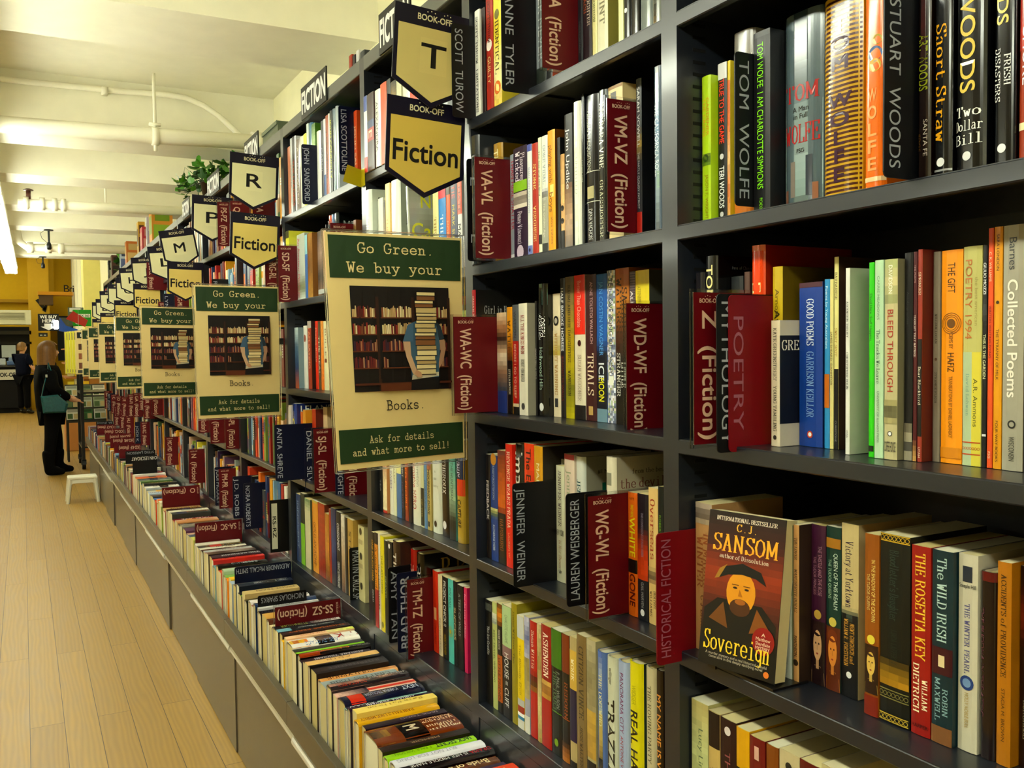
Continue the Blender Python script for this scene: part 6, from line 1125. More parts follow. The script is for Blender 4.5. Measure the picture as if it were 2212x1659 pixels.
# packed toppers on the bookcases
TOP = 2.1465
for (y, w_, d_, h_, c, c2, lab) in [(6.9, .16, .14, .26, 'd89830', '98b830', 'yellow and green boxed set on top of the far bookcases'), (7.5, .14, .12, .2, 'c03848', 'e0a090', 'crimson boxed book on top of the bookcases beside the yellow box'), (7.75, .1, .05, .27, 'c8a030', '6a4010', 'gold book standing on the far bookcases'), (7.2, .05, .12, .24, 'd8d8e0', 'b8b0d0', 'pale lilac book standing on the bookcases by the yellow box'),
      (8.7, .12, .12, .22, 'c87828', 'e0c080', 'orange box on the farther bookcases'), (9.3, .05, .1, .22, 'd0d8e8', '6878a8', 'white and blue book on the farther bookcases'), (10.2, .1, .12, .24, '6a4438', '3c2820', 'brown boxed book on the farthest bookcases'), (10.6, .1, .1, .22, '141810', 'b8b8a0', 'black boxed book on the farthest bookcases with a white letter')]:
    m = MB(); m.box(.83, .83+d_, y, y+w_, TOP, TOP+h_, c, 'satin', .002); P = Paint(m, lambda u, v, e, y=y: (.83+u, y-e, TOP+v), 'satin'); P.rect(d_*.08, d_*.92, h_*.1, h_*.55, c2); P.rect(d_*.15, d_*.85, h_*.65, h_*.9, dark(c2, .7))
    P = Paint(m, lambda u, v, e, y=y, w=w_: (.83-e, y+w-u, TOP+v), 'satin'); P.rect(w_*.1, w_*.9, h_*.3, h_*.8, dark(c2, .8))
    tag(m.build('boxed_book'), lab, 'book', 'books standing on top of the bookcases')
for y, w_, h_, c, lab in [(2.86, .03, .18, 'a83818', 'red brown book on top of the bookcases by the FICTION plate'), (2.825, .028, .17, '2c3040', 'dark book on top of the bookcases, second of four'), (2.79, .026, .175, 'd8d8d8', 'white book on top of the bookcases, third of four'), (2.745, .04, .16, '38404a', 'slate book on top of the bookcases, nearest of four')]:
    m = MB(); pg = MB(); b = book_mesh(m, pg, w_, h_, .13, False, c); o = m.build('book'); pg.build('page_block', o); o.location = (.95, y-.02, TOP); tag(o, lab, 'book', 'books standing on top of the bookcases')
m = MB(); m.box(.90, 1.08, 3.58, 3.83, TOP, TOP+.135, '5c6c54', 'metal', .003); m.box(.895, .90, 3.58, 3.83, TOP+.12, TOP+.135, '6c7c64', 'metal'); tag(m.build('storage_box'), 'green grey metal box on top of the bookcases under the conduit', 'box')
# ================================================================ hanging signs
NAVY = '16102c'; CREAM = 'e0cc80'
def pent(w, H, i):
    return [(i, H*.24+i*.6), (w/2, i*1.25), (w-i, H*.24+i*.6), (w-i, H-i), (i, H-i)]
def blade_sign(y, x, ztop, tilt, txt, label, letter, card_col):
    w, H = .166, .19
    t = thing('hanging_sign', (x, y, ztop-H), label, 'sign', 'pennant signs standing out from the uprights')
    t.rotation_euler = (0, radians(tilt), 0)
    m = MB(); p = pent(w, H, 0); n = 5
    m.mesh([(u, -.0015, v) for u, v in p]+[(u, .0015, v) for u, v in p], [tuple(range(n)), tuple(range(2*n-1, n-1, -1))]+[(k, k+n, (k+1) % n+n, (k+1) % n) for k in range(n)], NAVY, 'card')
    P = Paint(m, lambda u, v, e: (u, -.0015-e, v), 'card'); logo(P, w*.5, H-.018, .072, 'dcd4b0'); m.build('board', t)
    m = MB(); ii = .0085; q = [(ii, H*.24+.005), (w/2, .0105), (w-ii, H*.24+.005), (w-ii, H-.037), (ii, H-.037)]
    m.mesh([(u, -.0026, v) for u, v in q]+[(u, -.0015, v) for u, v in q], [tuple(range(n))]+[(k, k+n, (k+1) % n+n, (k+1) % n) for k in range(n)], card_col, 'poster')
    P = Paint(m, lambda u, v, e: (u, -.0026-e, v), 'poster')
    if letter:
        P.rect(w*.33, w*.67, H*.34, H*.70, dark(card_col, 1.06)); P.text(txt, w*.34, H*.525, w*.32, .045, '100c08', bold=.012, fit=(.5, 1.8))
    else: P.text(txt, .014, H*.46, w-.028, .040, '181008', bold=.015, fit=(.4, 1.3))
    m.build('card', t)
    m = MB(); m.box(w-.03, w+.0015, .0016, .006, H-.03, H-.012, NAVY, 'card'); m.build('bracket', t)
for i, (c, y, z, tl) in enumerate(LETTERS):
    blade_sign(y, .632, z, tl, c, 'navy pennant sign with a black letter %s on cream, standing out from the shelves' % c, True, 'e2deb4' if i else 'ccbe80')  # first card gets a darker colour for the shade it hangs in
for i, (y, z, tl) in enumerate(FICTIONS):
    blade_sign(y, .621, z, tl, 'Fiction', 'navy pennant sign reading Fiction on yellow, %s from the camera' % ORD[i+1], False, 'dcc878' if i else 'd0b85c')  # nearest yellow card likewise has its shade put into the colour
for i, (ya, yb) in enumerate([(1.60, 1.86), (1.95, 2.155)]+TOPFIC[1:]):
    if i == 0: continue
    m = MB(); h = .098; w = yb-ya; m.box(-.004, 0, -w, 0, 0, h, '1c1e1c', 'card'); P = Paint(m, lambda u, v, e: (-.004-e, -u, v), 'card'); P.text('FICTION', .008, h*.5, w-.016, .062, 'f0f0ec', bold=.03, fit=(.3, 1.6))
    o = m.build('shelf_top_sign'); o.location = (SX-.0005, yb, 2.109); tag(o, 'black plate reading FICTION in white on the top rail, %s from the camera' % ORD[i], 'sign', 'FICTION plates along the top rail')

# ================================================================ posters
G = '2a4624'; PAPER = 'dcc890'
def poster_art(P, w, H):
    """a flat print: green bands, lettering and a photograph of shelves with a man behind a pile of books"""
    X = lambda a: a*w; Y = lambda b: (1-b)*H
    P.rect(X(.02), X(.985), Y(.195), Y(.012), G); P.rect(X(.02), X(.985), Y(.975), Y(.835), G)
    P.text('Go Green.', X(.22), Y(.063), X(.56), .0185, 'e0cc98', font=slab, fit=(.2, 2)); P.text('We buy your', X(.14), Y(.148), X(.70), .0185, 'e0cc98', font=slab, fit=(.2, 2))
    P.text('Books.', X(.38), Y(.742), X(.30), .0175, '2c2410', font=slab, fit=(.2, 2))
    P.text('Ask for details', X(.24), Y(.882), X(.50), .0125, 'd8c898', font=slab, fit=(.2, 2)); P.text('and what more to sell!', X(.11), Y(.932), X(.76), .0125, 'd8c898', font=slab, fit=(.2, 2))
    x0, x1, y0, y1 = .15, .885, .68, .228
    U = lambda a: X(x0+(x1-x0)*a); V = lambda b: Y(y1+(y0-y1)*b)
    P.rect(U(0), U(1), V(1), V(0), '180c08')
    rg = random.Random(4)
    for (a, b) in ((.0, .245), (.285, .60), (.80, .97)):
        P.rect(U(b), U(b+.03), V(1), V(.1), '3c2010')
        for k in range(4):
            vb = .295+.16*k; e = P.e(); q = a+.01
            P.rect(U(a), U(b), V(vb+.012), V(vb), '6a3c1c', e)
            e = P.e(); lim = b if not (k == 3 and .2 < a < .3) else a+.06
            while q < lim-.012:
                bw = rg.uniform(.008, .018); hh = rg.uniform(.07, .11); c = rg.choice(['c8b080', 'b89868', 'd8c898', '8a5838', '6a2c20', '903028', 'c8a878', 'e0d0a8'] if k < 2 else ['8a4030', '6a2420', 'b08868', '4a3040', 'a87858', '702828'])
                P.rect(U(q), U(q+bw), V(vb), V(vb-hh), c, e); q += bw+.003
    P.rect(U(0), U(1), V(.94), V(.92), '5a2c14'); P.rect(U(.25), U(.6), V(1), V(.93), '6a3818')
    # man: jeans, shirt, arms
    P.poly([(U(.56), V(1)), (U(.57), V(.86)), (U(.88), V(.86)), (U(.86), V(1))], '100c10')
    P.poly([(U(.57), V(.88)), (U(.55), V(.42)), (U(.60), V(.345)), (U(.70), V(.31)), (U(.84), V(.32)), (U(.89), V(.40)), (U(.86), V(.88))], '48687c')
    P.poly([(U(.57), V(.90)), (U(.58), V(.85)), (U(.86), V(.83)), (U(.86), V(.87))], 'c8c0a8')
    P.poly([(U(.53), V(.53)), (U(.49), V(.53)), (U(.545), V(.37)), (U(.60), V(.345)), (U(.60), V(.53))], '506f88'); P.poly([(U(.84), V(.33)), (U(.89), V(.38)), (U(.925), V(.50)), (U(.87), V(.52))], '30404c')
    P.poly([(U(.49), V(.53)), (U(.565), V(.53)), (U(.57), V(.66)), (U(.62), V(.80)), (U(.61), V(.86)), (U(.58), V(.84)), (U(.52), V(.68))], 'c8a888')
    P.poly([(U(.87), V(.52)), (U(.925), V(.51)), (U(.94), V(.60)), (U(.91), V(.72)), (U(.86), V(.80)), (U(.86), V(.74)), (U(.885), V(.62))], 'b08c70')
    vb = .855; i = 0
    while vb > .055:                        # the pile of books, page edges towards us
        th = rg.choice([.028, .036, .044, .052]); o = rg.uniform(-.012, .012); wd = .205-.02*(i > 14); c = rg.choice(['d8c898', 'c8b480', 'e0d0a0', 'b8a070', '8a6038'])
        P.rect(U(.62+o), U(.62+o+wd), V(vb), V(vb-th), c); P.rect(U(.615+o), U(.625+o+wd), V(vb), V(vb-.007), '2c2018'); vb -= th+.002; i += 1
    P.poly([(U(.58), V(.84)), (U(.60), V(.80)), (U(.65), V(.83)), (U(.66), V(.87)), (U(.61), V(.875))], 'c09878')
def hang_poster(y, x, z, label, tilt=(0, 0, 0), art=poster_art, w=.281, H=.443, group='posters standing out into the aisle', curl=.0):
    """a thin sheet whose lower outer corner curls towards the camera"""
    bend = lambda u, v: -curl*(1-u/w)*(1-v/H)
    t = MB(); n = 8; vs = []; fs = []
    for s in (-1, 1):
        for i in range(n+1):
            for q in range(n+1): u, v = w*i/n, H*q/n; vs.append((u, bend(u, v)+s*.0008, v))
    N = (n+1)*(n+1)
    for i in range(n):
        for q in range(n):
            A = i*(n+1)+q; fs.append((A, A+n+1, A+n+2, A+1)); fs.append((N+A, N+A+1, N+A+n+2, N+A+n+1))
    ring = [i*(n+1) for i in range(n)]+[n*(n+1)+q for q in range(n)]+[i*(n+1)+n for i in range(n, 0, -1)]+[q for q in range(n, 0, -1)]
    for p, q in zip(ring, ring[1:]+ring[:1]): fs.append((q, p, p+N, q+N))
    t.mesh(vs, fs, PAPER, 'poster'); P = Paint(t, lambda u, v, e: (u, bend(u, v)-.0008-e*(1+3*(curl > 0)), v), 'poster', True); art(P, w, H)
    o = t.build('poster'); o.location = (x, y, z); o.rotation_euler = tilt; tag(o, label, 'poster', group)
    c = MB(); c.box(w-.004, SX-x-.0005, .001, .004, H*.55, H*.6, '303030', 'card'); c.build('clip', o)
    s = MB(); g = .004
    for (ua, va, ub, vb) in ((-g, -g, -g, H+g), (w+g, -g, w+g, H+g), (-g, -g, w+g, -g), (-g, H+g, w+g, H+g)):
        s.tube([(ua, bend(ua, va), va), ((ua+ub)/2, bend((ua+ub)/2, (va+vb)/2), (va+vb)/2), (ub, bend(ub, vb), vb)], .0022, 'f0f0f0', 'clear', 6)
    s.build('clear_sleeve', o); return o
for i, y in enumerate((1.674, 3.17, 4.756, 6.084, 7.472, 8.729, 9.638)):
    hang_poster(y, .503, 1.164, 'green and cream poster about buying books, %s from the camera' % ORD[i+1], (0, radians((.0, .3, .8, .2, 0, .4, 0)[i]), radians((-1, 0, 1.5, 0, 1, 0, 0)[i])), curl=(.06, .05, .055, .03, .02, .02, .01)[i])
def art_cal(P, w, H):
    P.rect(w*.06, w*.94, H*.83, H*.97, '242c24'); P.text('Best of', w*.12, H*.9, w*.7, .03, 'd8d8c8')
    for a in range(3):
        for b in range(3): P.rect(w*(.1+.3*a), w*(.3+.3*a), H*(.12+.22*b), H*(.26+.22*b), ['7a4c30', 'a06840', '583820'][(a+b) % 3])
    P.rect(w*.06, w*.94, H*.02, H*.09, '505048')
hang_poster(10.40, .48, 1.17, 'pale poster with a grid of small brown pictures behind the green ones', art=art_cal, group=None)
def art_yel(P, w, H):
    P.rect(0, w, 0, H, 'd8d040'); P.rect(w*.06, w*.94, H*.8, H*.97, '20281c'); P.text('Best', w*.1, H*.885, w*.7, .03, 'd8d8a0'); P.rect(w*.06, w*.94, H*.03, H*.1, '787010')
for i in range(4):
    hang_poster(10.56+.11*i, .462-.02*i, 1.17, 'yellow poster with a black heading, %s of the far yellow row' % ORD[i+1], art=art_yel, group='yellow posters at the far end')
# wires that carry the posters from the shelf uprights
# ================================================================ plants
def ivy(loc, n, rx, ry, rz, label, sz, seed):
    rg = random.Random(seed); t = thing('potted_ivy', loc, label, 'plant')
    m = MB(); m.lathe([(.045, 0), (.06, .09), (.064, .09), (.058, .084)], (0, 0, 0), '3c2c20', 'plastic', 16); m.build('pot', t, True)
    lf = MB(); st = MB()
    for i in range(n):
        a = rg.uniform(0, 2*pi); r = rg.random()**.6; p = Vector((cos(a)*rx*r, sin(a)*ry*r, .08+rz*rg.uniform(-.25, 1)*(1-.5*r)))
        if rg.random() < .25: st.tube([(0, 0, .07), (p.x*.5, p.y*.5, p.z+.03), p], .0022, '3c5a1c', 'leaf', 5)
        R = Matrix.Rotation(rg.uniform(0, 2*pi), 3, 'Z') @ Matrix.Rotation(rg.uniform(-.4, 1.5), 3, 'X'); s = sz*rg.uniform(.6, 1.2)
        out = [(0, 0), (.42, .1), (.5, .45), (.22, .5), (.15, .95), (0, 1.1), (-.15, .95), (-.22, .5), (-.5, .45), (-.42, .1)]
        c = rg.choice(['3c7a18', '2c6414', '5c9c28', '84b83c', '386c1c', '4c8c20'])
        lf.mesh([p+R @ Vector((u*s, v*s, .12*s*abs(u))) for u, v in out], [(0, 1, 2, 3, 4, 5), (0, 5, 6, 7, 8, 9)], c, 'leaf')
    lf.build('foliage', t); st.build('stems', t)
ivy((.87, 4.80, TOP), 150, .16, .50, .085, 'trailing green ivy on top of the bookcases beside the letter R sign', .052, 3)
ivy((.93, 9.78, TOP), 60, .10, .22, .2, 'leafy green plant on the farthest bookcases by the pale pier', .09, 5)

# ================================================================ step stool
t = thing('step_stool', (.455, 9.35, 0), 'white plastic step stool on the floor by the drawer bases', 'stool')
m = MB(); m.box(-.125, .125, -.09, .09, .215, .245, 'e4e0cc', 'plastic', .008); m.build('seat', t)
m = MB()
for s in (-1, 1):
    for q in (-1, 1): m = MB(); m.tube([(s*.105, q*.075, .22), (s*.117, q*.085, .12), (s*.128, q*.09, 0)], [.022, .019, .016], 'dcd8c4', 'plastic', 8); m.build('leg', t)
for q in (-1, 1):
    m = MB(); m.mesh([(-.125, q*.084, .22), (.125, q*.084, .22), (.118, q*.09, .16), (.08, q*.09, .185), (-.08, q*.09, .185), (-.118, q*.09, .16)], [(0, 1, 2, 3, 4, 5)], 'dcd8c4', 'plastic')
    m.mesh([(-.125, q*.079, .22), (.125, q*.079, .22), (.118, q*.085, .16), (.08, q*.085, .185), (-.08, q*.085, .185), (-.118, q*.085, .16)], [(5, 4, 3, 2, 1, 0)], 'dcd8c4', 'plastic'); m.build('apron', t)

# ================================================================ book cart by the end of the shelves
t = thing('book_cart', (.605, 11.95, 0), 'black metal book cart on casters at the end of the shelves', 'cart')
m = MB()
for x, y in ((0, 0), (.5, 0), (0, .7), (.5, .7)): m.box(x-.018, x+.018, y-.018, y+.018, .1, 1.2, '0c0c0c', 'metal'); 
m.build('frame', t)
for z in (.25, .9):
    m = MB(); m.box(-.018, .52, -.012, .71, z, z+.02, '101010', 'metal'); m.build('shelf', t)
for x, y in ((0, 0), (.5, 0), (0, .7), (.5, .7)):
    m = MB(); m.tube([(x-.02, y, .06), (x+.02, y, .06)], .06, '141414', 'plastic', 16); m.box(x-.028, x+.028, y-.012, y+.012, .055, .115, '303030', 'metal'); m.build('caster', t)
rg = random.Random(8)
def magazine(x, y, z, rot, c, lab):
    m = MB(); m.box(-.14, .14, -.10, .10, 0, .008, c, 'gloss', .001); P = Paint(m, lambda u, v, e: (u, v, .008+e), 'gloss'); P.rect(-.12, .12, .03, .085, dark(c, .5)); P.rect(-.12, .02, -.08, .0, '5a7850'); P.rect(.03, .12, -.08, .0, 'c8b890')
    o = m.build('magazine'); o.location = (x, y, z); o.rotation_euler = rot; tag(o, lab, 'magazine', 'glossy magazines on the rack by the cart')
# tilted magazine rack in front of the woman
t = thing('magazine_rack', (.88, 12.85, 0), 'steep rack of glossy magazines behind the book cart', 'rack'); t.rotation_euler = (0, 0, pi/2)
m = MB(); m.mesh([(0, -.05, .52), (0, .42, .52), (.22, .42, .98), (.22, -.05, .98), (.02, -.05, .50), (.02, .42, .50), (.24, .42, .96), (.24, -.05, .96)], [(0, 3, 2, 1), (4, 5, 6, 7), (0, 1, 5, 4), (2, 3, 7, 6), (1, 2, 6, 5), (3, 0, 4, 7)], '484840', 'metal'); m.box(-.03, 0, -.05, .42, .50, .53, '484840', 'metal'); m.build('sloped_back', t)
for x in (.01, .21):
    for y in (-.03, .40): m = MB(); m.box(x-.012, x+.012, y-.012, y+.012, 0, .51 if x < .1 else .94, '30302c', 'metal'); m.build('leg', t)
an = math.atan2(.46, .22)
for i, c in enumerate(['d8dcd8', '58885c', 'e0e0d8', 'a8b8a0', 'c8d0c8', '386048', 'e8e4d8', '7c9478', 'd0d8d0']):
    u = .085+(i//3)*.165; y = .02+(i % 3)*.16; m = MB(); m.box(-.072, .072, -.07, .07, 0, .006, c, 'gloss', .001)
    P = Paint(m, lambda uu, v, e: (uu, v, .006+e), 'gloss'); P.rect(-.06, .06, .03, .065, dark(c, .5)); P.rect(-.06, .0, -.06, .01, '5a7850'); P.rect(.01, .06, -.06, .01, 'c8b890')
    o = m.build('magazine'); o.location = (.88-y, 12.85+u*cos(an)-.004, .52+u*sin(an)+.003); o.rotation_euler = (an, 0, 0)
    tag(o, 'glossy magazine on the steep rack, %s row, %s from the right' % (['lowest', 'middle', 'top'][i//3], ORD[i % 3+1]), 'magazine', 'glossy magazines on the rack behind the cart')

# ================================================================ people
def skin_body(name, pts, edges, rad, col, mat, parent=None, levels=2, root=0, under=None):
    me = bpy.data.meshes.new(name); me.from_pydata(pts, edges, []); o = bpy.data.objects.new(name, me); COL.objects.link(o)
    o.modifiers.new('s', 'SKIN'); me.skin_vertices[0].data[root].use_root = True
    for i, r in enumerate(rad): me.skin_vertices[0].data[i].radius = r if isinstance(r, tuple) else (r, r)
    md = o.modifiers.new('d', 'SUBSURF'); md.levels = levels; md.render_levels = levels
    dg = bpy.context.evaluated_depsgraph_get(); nm = bpy.data.meshes.new_from_object(o.evaluated_get(dg)); bpy.data.objects.remove(o)
    n = bpy.data.objects.new(name, nm); COL.objects.link(n); nm.materials.clear(); nm.materials.append(M[mat])
    at = nm.color_attributes.new('Col', 'FLOAT_COLOR', 'CORNER'); c = lin(col); at.data.foreach_set('color', [c[0], c[1], c[2], 1.0]*len(nm.loops)); nm.polygons.foreach_set('use_smooth', [True]*len(nm.polygons))
    if under:                              # what the clothes cover takes the cloth's colour
        for p in nm.polygons:
            k = under(p.center)
            if k:
                k = lin(k)
                for li in p.loop_indices: at.data[li].color = (*k, 1)
    if parent: n.parent = parent
    return n
def chain(spec):
    """spec: {name: (x, y, z, radius)}, list of name pairs"""
    d, e = spec; ks = list(d); return [d[k][:3] for k in ks], [(ks.index(a), ks.index(b)) for a, b in e], [d[k][3] if not isinstance(d[k][3], tuple) else d[k][3] for k in ks]
def hair_shell(par, cx, cz, rx, ry, rz, bottom, col, flare=.0, seed=0):
    """shell round a head: bottom(angle from the face) gives how far down the hair reaches"""
    rg = random.Random(seed); m = MB(); n, k = 44, 12; vs = []; fs = []
    for lay, sc in ((0, 1.0), (1, .86)):
        for i in range(n):
            a = 2*pi*i/n; zb = bottom(abs(math.atan2(sin(a), cos(a)))); wob = 1+rg.uniform(-.03, .03)
            for q in range(k):
                f = q/(k-1)
                if f < .45: ph = f/.45*pi/2; r = sin(ph); z = cz+rz*cos(ph)*sc
                else: r = 1+flare*(f-.45); z = cz-(cz-zb)*(f-.45)/.55
                if zb > cz: ph = f*math.acos(min(1, (zb-cz)/rz)); r = sin(ph); z = cz+rz*cos(ph)*sc
                vs.append((cx+rx*sc*r*cos(a)*wob, ry*sc*r*sin(a)*wob, z))
    for lay in (0, 1):
        for i in range(n):
            for q in range(k-1):
                A = lay*n*k+i*k+q; B = lay*n*k+((i+1) % n)*k+q; fs.append((A, A+1, B+1, B) if not lay else (B, B+1, A+1, A))
    for i in range(n): A = i*k+k-1; B = ((i+1) % n)*k+k-1; fs.append((A, A+n*k, B+n*k, B))
    tone = [rg.uniform(.8, 1.15) for _ in range(n)]
    for f in fs:
        i = (f[0] % (n*k))//k; q = f[0] % k; m.mesh([vs[x] for x in f], [(0, 1, 2, 3)], dark(col, tone[i]*(.75+.6*q/k)), 'hair')
    o = m.build('hair', par, True); md = o.modifiers.new('weld', 'WELD'); md.merge_threshold = .0006; return o
# --- woman: forward is +x, her right side is -y (towards the camera)
WB = {'pelvis': (0, 0, .80, (.125, .14)), 'waist': (.0, 0, .95, (.11, .125)), 'chest': (-.03, 0, 1.12, (.12, .15)), 'neck0': (-.03, 0, 1.25, .055), 'neck1': (-.01, 0, 1.31, .048), 'head0': (.005, 0, 1.37, (.075, .066)), 'head1': (-.01, 0, 1.45, (.09, .075)), 'crown': (-.01, 0, 1.51, .055),
      'chin': (.07, 0, 1.345, .028), 'nose': (.098, 0, 1.40, .012),
      'shr': (-.03, -.15, 1.20, .055), 'elr': (-.0, -.20, .98, .042), 'wrr': (.18, -.14, .86, .03), 'pmr': (.24, -.12, .84, (.034, .018)),
      'shl': (-.03, .15, 1.20, .055), 'ell': (.02, .19, .98, .042), 'wrl': (.19, .09, .88, .03), 'pml': (.25, .07, .86, (.034, .018)),
      'hpr': (.0, -.085, .74, .085), 'knr': (-.03, -.10, .44, .055), 'anr': (-.06, -.10, .10, .042), 'ftr': (.07, -.11, .04, .038), 'hpl': (.0, .085, .74, .085), 'knl': (.06, .10, .44, .055), 'anl': (.07, .10, .10, .042), 'ftl': (.20, .11, .04, .038)}
WE = [('pelvis', 'waist'), ('waist', 'chest'), ('chest', 'neck0'), ('neck0', 'neck1'), ('neck1', 'head0'), ('head0', 'head1'), ('head1', 'crown'), ('head0', 'chin'), ('head0', 'nose'), ('chest', 'shr'), ('shr', 'elr'), ('elr', 'wrr'), ('wrr', 'pmr'), ('chest', 'shl'), ('shl', 'ell'), ('ell', 'wrl'), ('wrl', 'pml'),
      ('pelvis', 'hpr'), ('hpr', 'knr'), ('knr', 'anr'), ('anr', 'ftr'), ('pelvis', 'hpl'), ('hpl', 'knl'), ('knl', 'anl'), ('anl', 'ftl')]
def add_hand(d, e, palm, ox, s):
    px, py, pz, _ = d[palm]
    for i, (oy, l) in enumerate(((-.024, .05), (-.008, .062), (.008, .065), (.023, .056))):
        a, b = '%sf%d' % (palm, i), '%sg%d' % (palm, i)
        d[a] = (px+.03, py+oy*.9, pz-.004, .008); d[b] = (px+.03+l*.75, py+oy, pz-.012-l*.3, .0065); e += [(palm, a), (a, b)]
    d[palm+'t0'] = (px-.005, py+s*.034, pz+.006, .009); d[palm+'t1'] = (px+.03, py+s*.045, pz+.0, .007); e += [(palm, palm+'t0'), (palm+'t0', palm+'t1')]
def face_bits(o, hx, hz, side=.03):
    m = MB()
    for s in (-1, 1):
        for q, (dx, r, c) in enumerate(((0, .012, 'e8e0d8'), (.004, .006, '201810'))):
            m.disc = None
            vs = [(hx+dx, s*side+r*cos(2*pi*k/8), hz+r*.7*sin(2*pi*k/8)) for k in range(8)]; m.mesh(vs, [tuple(range(8))], c, 'skin')
    m.mesh([(hx+.002, -.02, hz-.052), (hx+.002, .02, hz-.052), (hx+.006, .012, hz-.06), (hx+.006, -.012, hz-.06)], [(0, 1, 2, 3)], '9a4840', 'skin')
    for s in (-1, 1): m.lathe([(.004, -.025), (.012, -.01), (.014, .012), (.005, .026)], (hx-.095, s*(side+.044), hz-.01), 'c89878', 'skin', 8)
    return m
d = dict(WB); e = list(WE); d['chest'] = (-.03, 0, 1.12, (.10, .11)); d['shr'] = (-.03, -.14, 1.19, .045); d['shl'] = (-.03, .14, 1.19, .045); add_hand(d, e, 'pmr', 1, 1); add_hand(d, e, 'pml', 1, -1)
wt = thing('person', (.27, 11.63, 0), 'woman with brown hair in a black coat and boots, facing the book cart', 'person')
wt.rotation_euler = (0, 0, radians(8))
skin_body('body', *chain((d, e)), 'd0a080', 'skin', wt, under=lambda p: '08080a' if p.z < 1.285 and p.x < .155 else None)
face_bits(None, .082, 1.415).build('face_features', wt)
coat = {'hem': (.01, 0, .70, (.17, .185)), 'hip': (.0, 0, .82, (.17, .175)), 'waist': (-.02, 0, .98, (.155, .165)), 'chest': (-.04, 0, 1.13, (.165, .19)), 'coll': (-.025, 0, 1.25, (.11, .115)), 'neck': (-.01, 0, 1.32, (.088, .085)),
        'shr': (-.04, -.155, 1.19, .09), 'elr': (-.01, -.225, .98, .068), 'wrr': (.17, -.16, .865, .05), 'shl': (-.04, .155, 1.19, .09), 'ell': (.02, .21, .98, .068), 'wrl': (.18, .10, .885, .05)}
skin_body('coat', *chain((coat, [('hem', 'hip'), ('hip', 'waist'), ('waist', 'chest'), ('chest', 'coll'), ('coll', 'neck'), ('chest', 'shr'), ('shr', 'elr'), ('elr', 'wrr'), ('chest', 'shl'), ('shl', 'ell'), ('ell', 'wrl')])), '08080a', 'cloth', wt)
tr = {'p': (0, 0, .76, (.13, .14)), 'hr': (.0, -.085, .70, .098), 'kr': (-.03, -.10, .44, .072), 'ar': (-.055, -.10, .20, .062), 'hl': (.0, .085, .70, .098), 'kl': (.06, .10, .44, .072), 'al': (.07, .10, .20, .062)}
skin_body('trousers', *chain((tr, [('p', 'hr'), ('hr', 'kr'), ('kr', 'ar'), ('p', 'hl'), ('hl', 'kl'), ('kl', 'al')])), '0a0a0c', 'cloth', wt)
for s, (ax, fx) in ((-1, (-.06, .07)), (1, (.07, .20))):
    bt = {'a': (ax, s*.10, .30, .072), 'b': (ax, s*.10, .24, .075), 'c': (ax, s*.10, .10, .058), 'd': (ax+.02, s*.103, .05, (.05, .05)), 'e': (fx-.02, s*.108, .042, (.046, .042)), 'f': (fx+.04, s*.11, .036, (.036, .034)), 'h': (ax-.05, s*.10, .042, (.04, .042))}
    skin_body('boot', *chain((bt, [('a', 'b'), ('b', 'c'), ('c', 'd'), ('d', 'e'), ('e', 'f'), ('d', 'h')])), '0a0908', 'cloth', wt)
hair_shell(wt, -.018, 1.43, .112, .098, .105, lambda a: 1.485 if a < .75 else (1.34 if a < 1.0 else 1.19-.04*min(1, a-1.0)), '86602c', .10, 3)
# shoulder bag hanging on her right side
bg = thing('shoulder_bag', (.30, 11.39, .72), "teal leather shoulder bag hanging at the woman's hip", 'bag')
m = MB(); vs = []; fs = []
for k, (yy, g) in enumerate(((-.05, .82), (-.03, 1), (.03, 1), (.05, .82))):
    for (x, z) in ((-.12, 0), (.11, .0), (.135, .10), (.03, .205), (-.14, .19)): vs.append((x*g, yy, .1+(z-.1)*g))
for k in range(3):
    for i in range(5): fs.append((k*5+i, k*5+(i+1) % 5, (k+1)*5+(i+1) % 5, (k+1)*5+i))
fs += [(4, 3, 2, 1, 0), (15, 16, 17, 18, 19)]; m.mesh(vs, fs, '145c62', 'leather'); m.build('pouch', bg)
m = MB(); m.tube([(-.13, .0, .18), (-.10, .0, .32), (-.06, .02, .46), (-.05, .09, .56)], .0065, '14585e', 'leather', 8); m.tube([(.06, .0, .19), (.02, .02, .36), (-.03, .03, .48), (-.05, .09, .56)], .006, '14585e', 'leather', 8); m.build('strap', bg)
m = MB(); m.box(-.085, -.065, -.012, .008, .40, .43, 'b8b8b0', 'metal'); m.build('buckle', bg)
# --- second person at the counter, seen from behind
d2 = {k: (x*1.07, y*1.12, z*1.09, r) for k, (x, y, z, r) in WB.items()}
d2['chest'] = (-.03, 0, 1.22, (.10, .12)); d2['waist'] = (0, 0, 1.03, (.09, .10)); d2['shr'] = (-.03, -.165, 1.30, .045); d2['shl'] = (-.03, .165, 1.30, .045); d2['elr'] = (.05, -.27, 1.06, .05); d2['wrr'] = (.22, -.24, .93, .036); d2['pmr'] = (.29, -.22, .92, (.036, .02)); d2['ftr'] = (.11, -.12, .04, .04); d2['ftl'] = (.11, .12, .04, .04); d2['anl'] = (0, .11, .1, .045); d2['knl'] = (.0, .11, .48, .06); d2['anr'] = (0, -.11, .1, .045); d2['knr'] = (.0, -.11, .48, .06)
e2 = list(WE); add_hand(d2, e2, 'pmr', 1, 1); add_hand(d2, e2, 'pml', 1, -1)
mt = thing('person', (.0, 23.7, 0), 'person with short fair hair in navy shirt and dark trousers at the far counter', 'person'); mt.rotation_euler = (0, 0, radians(35))
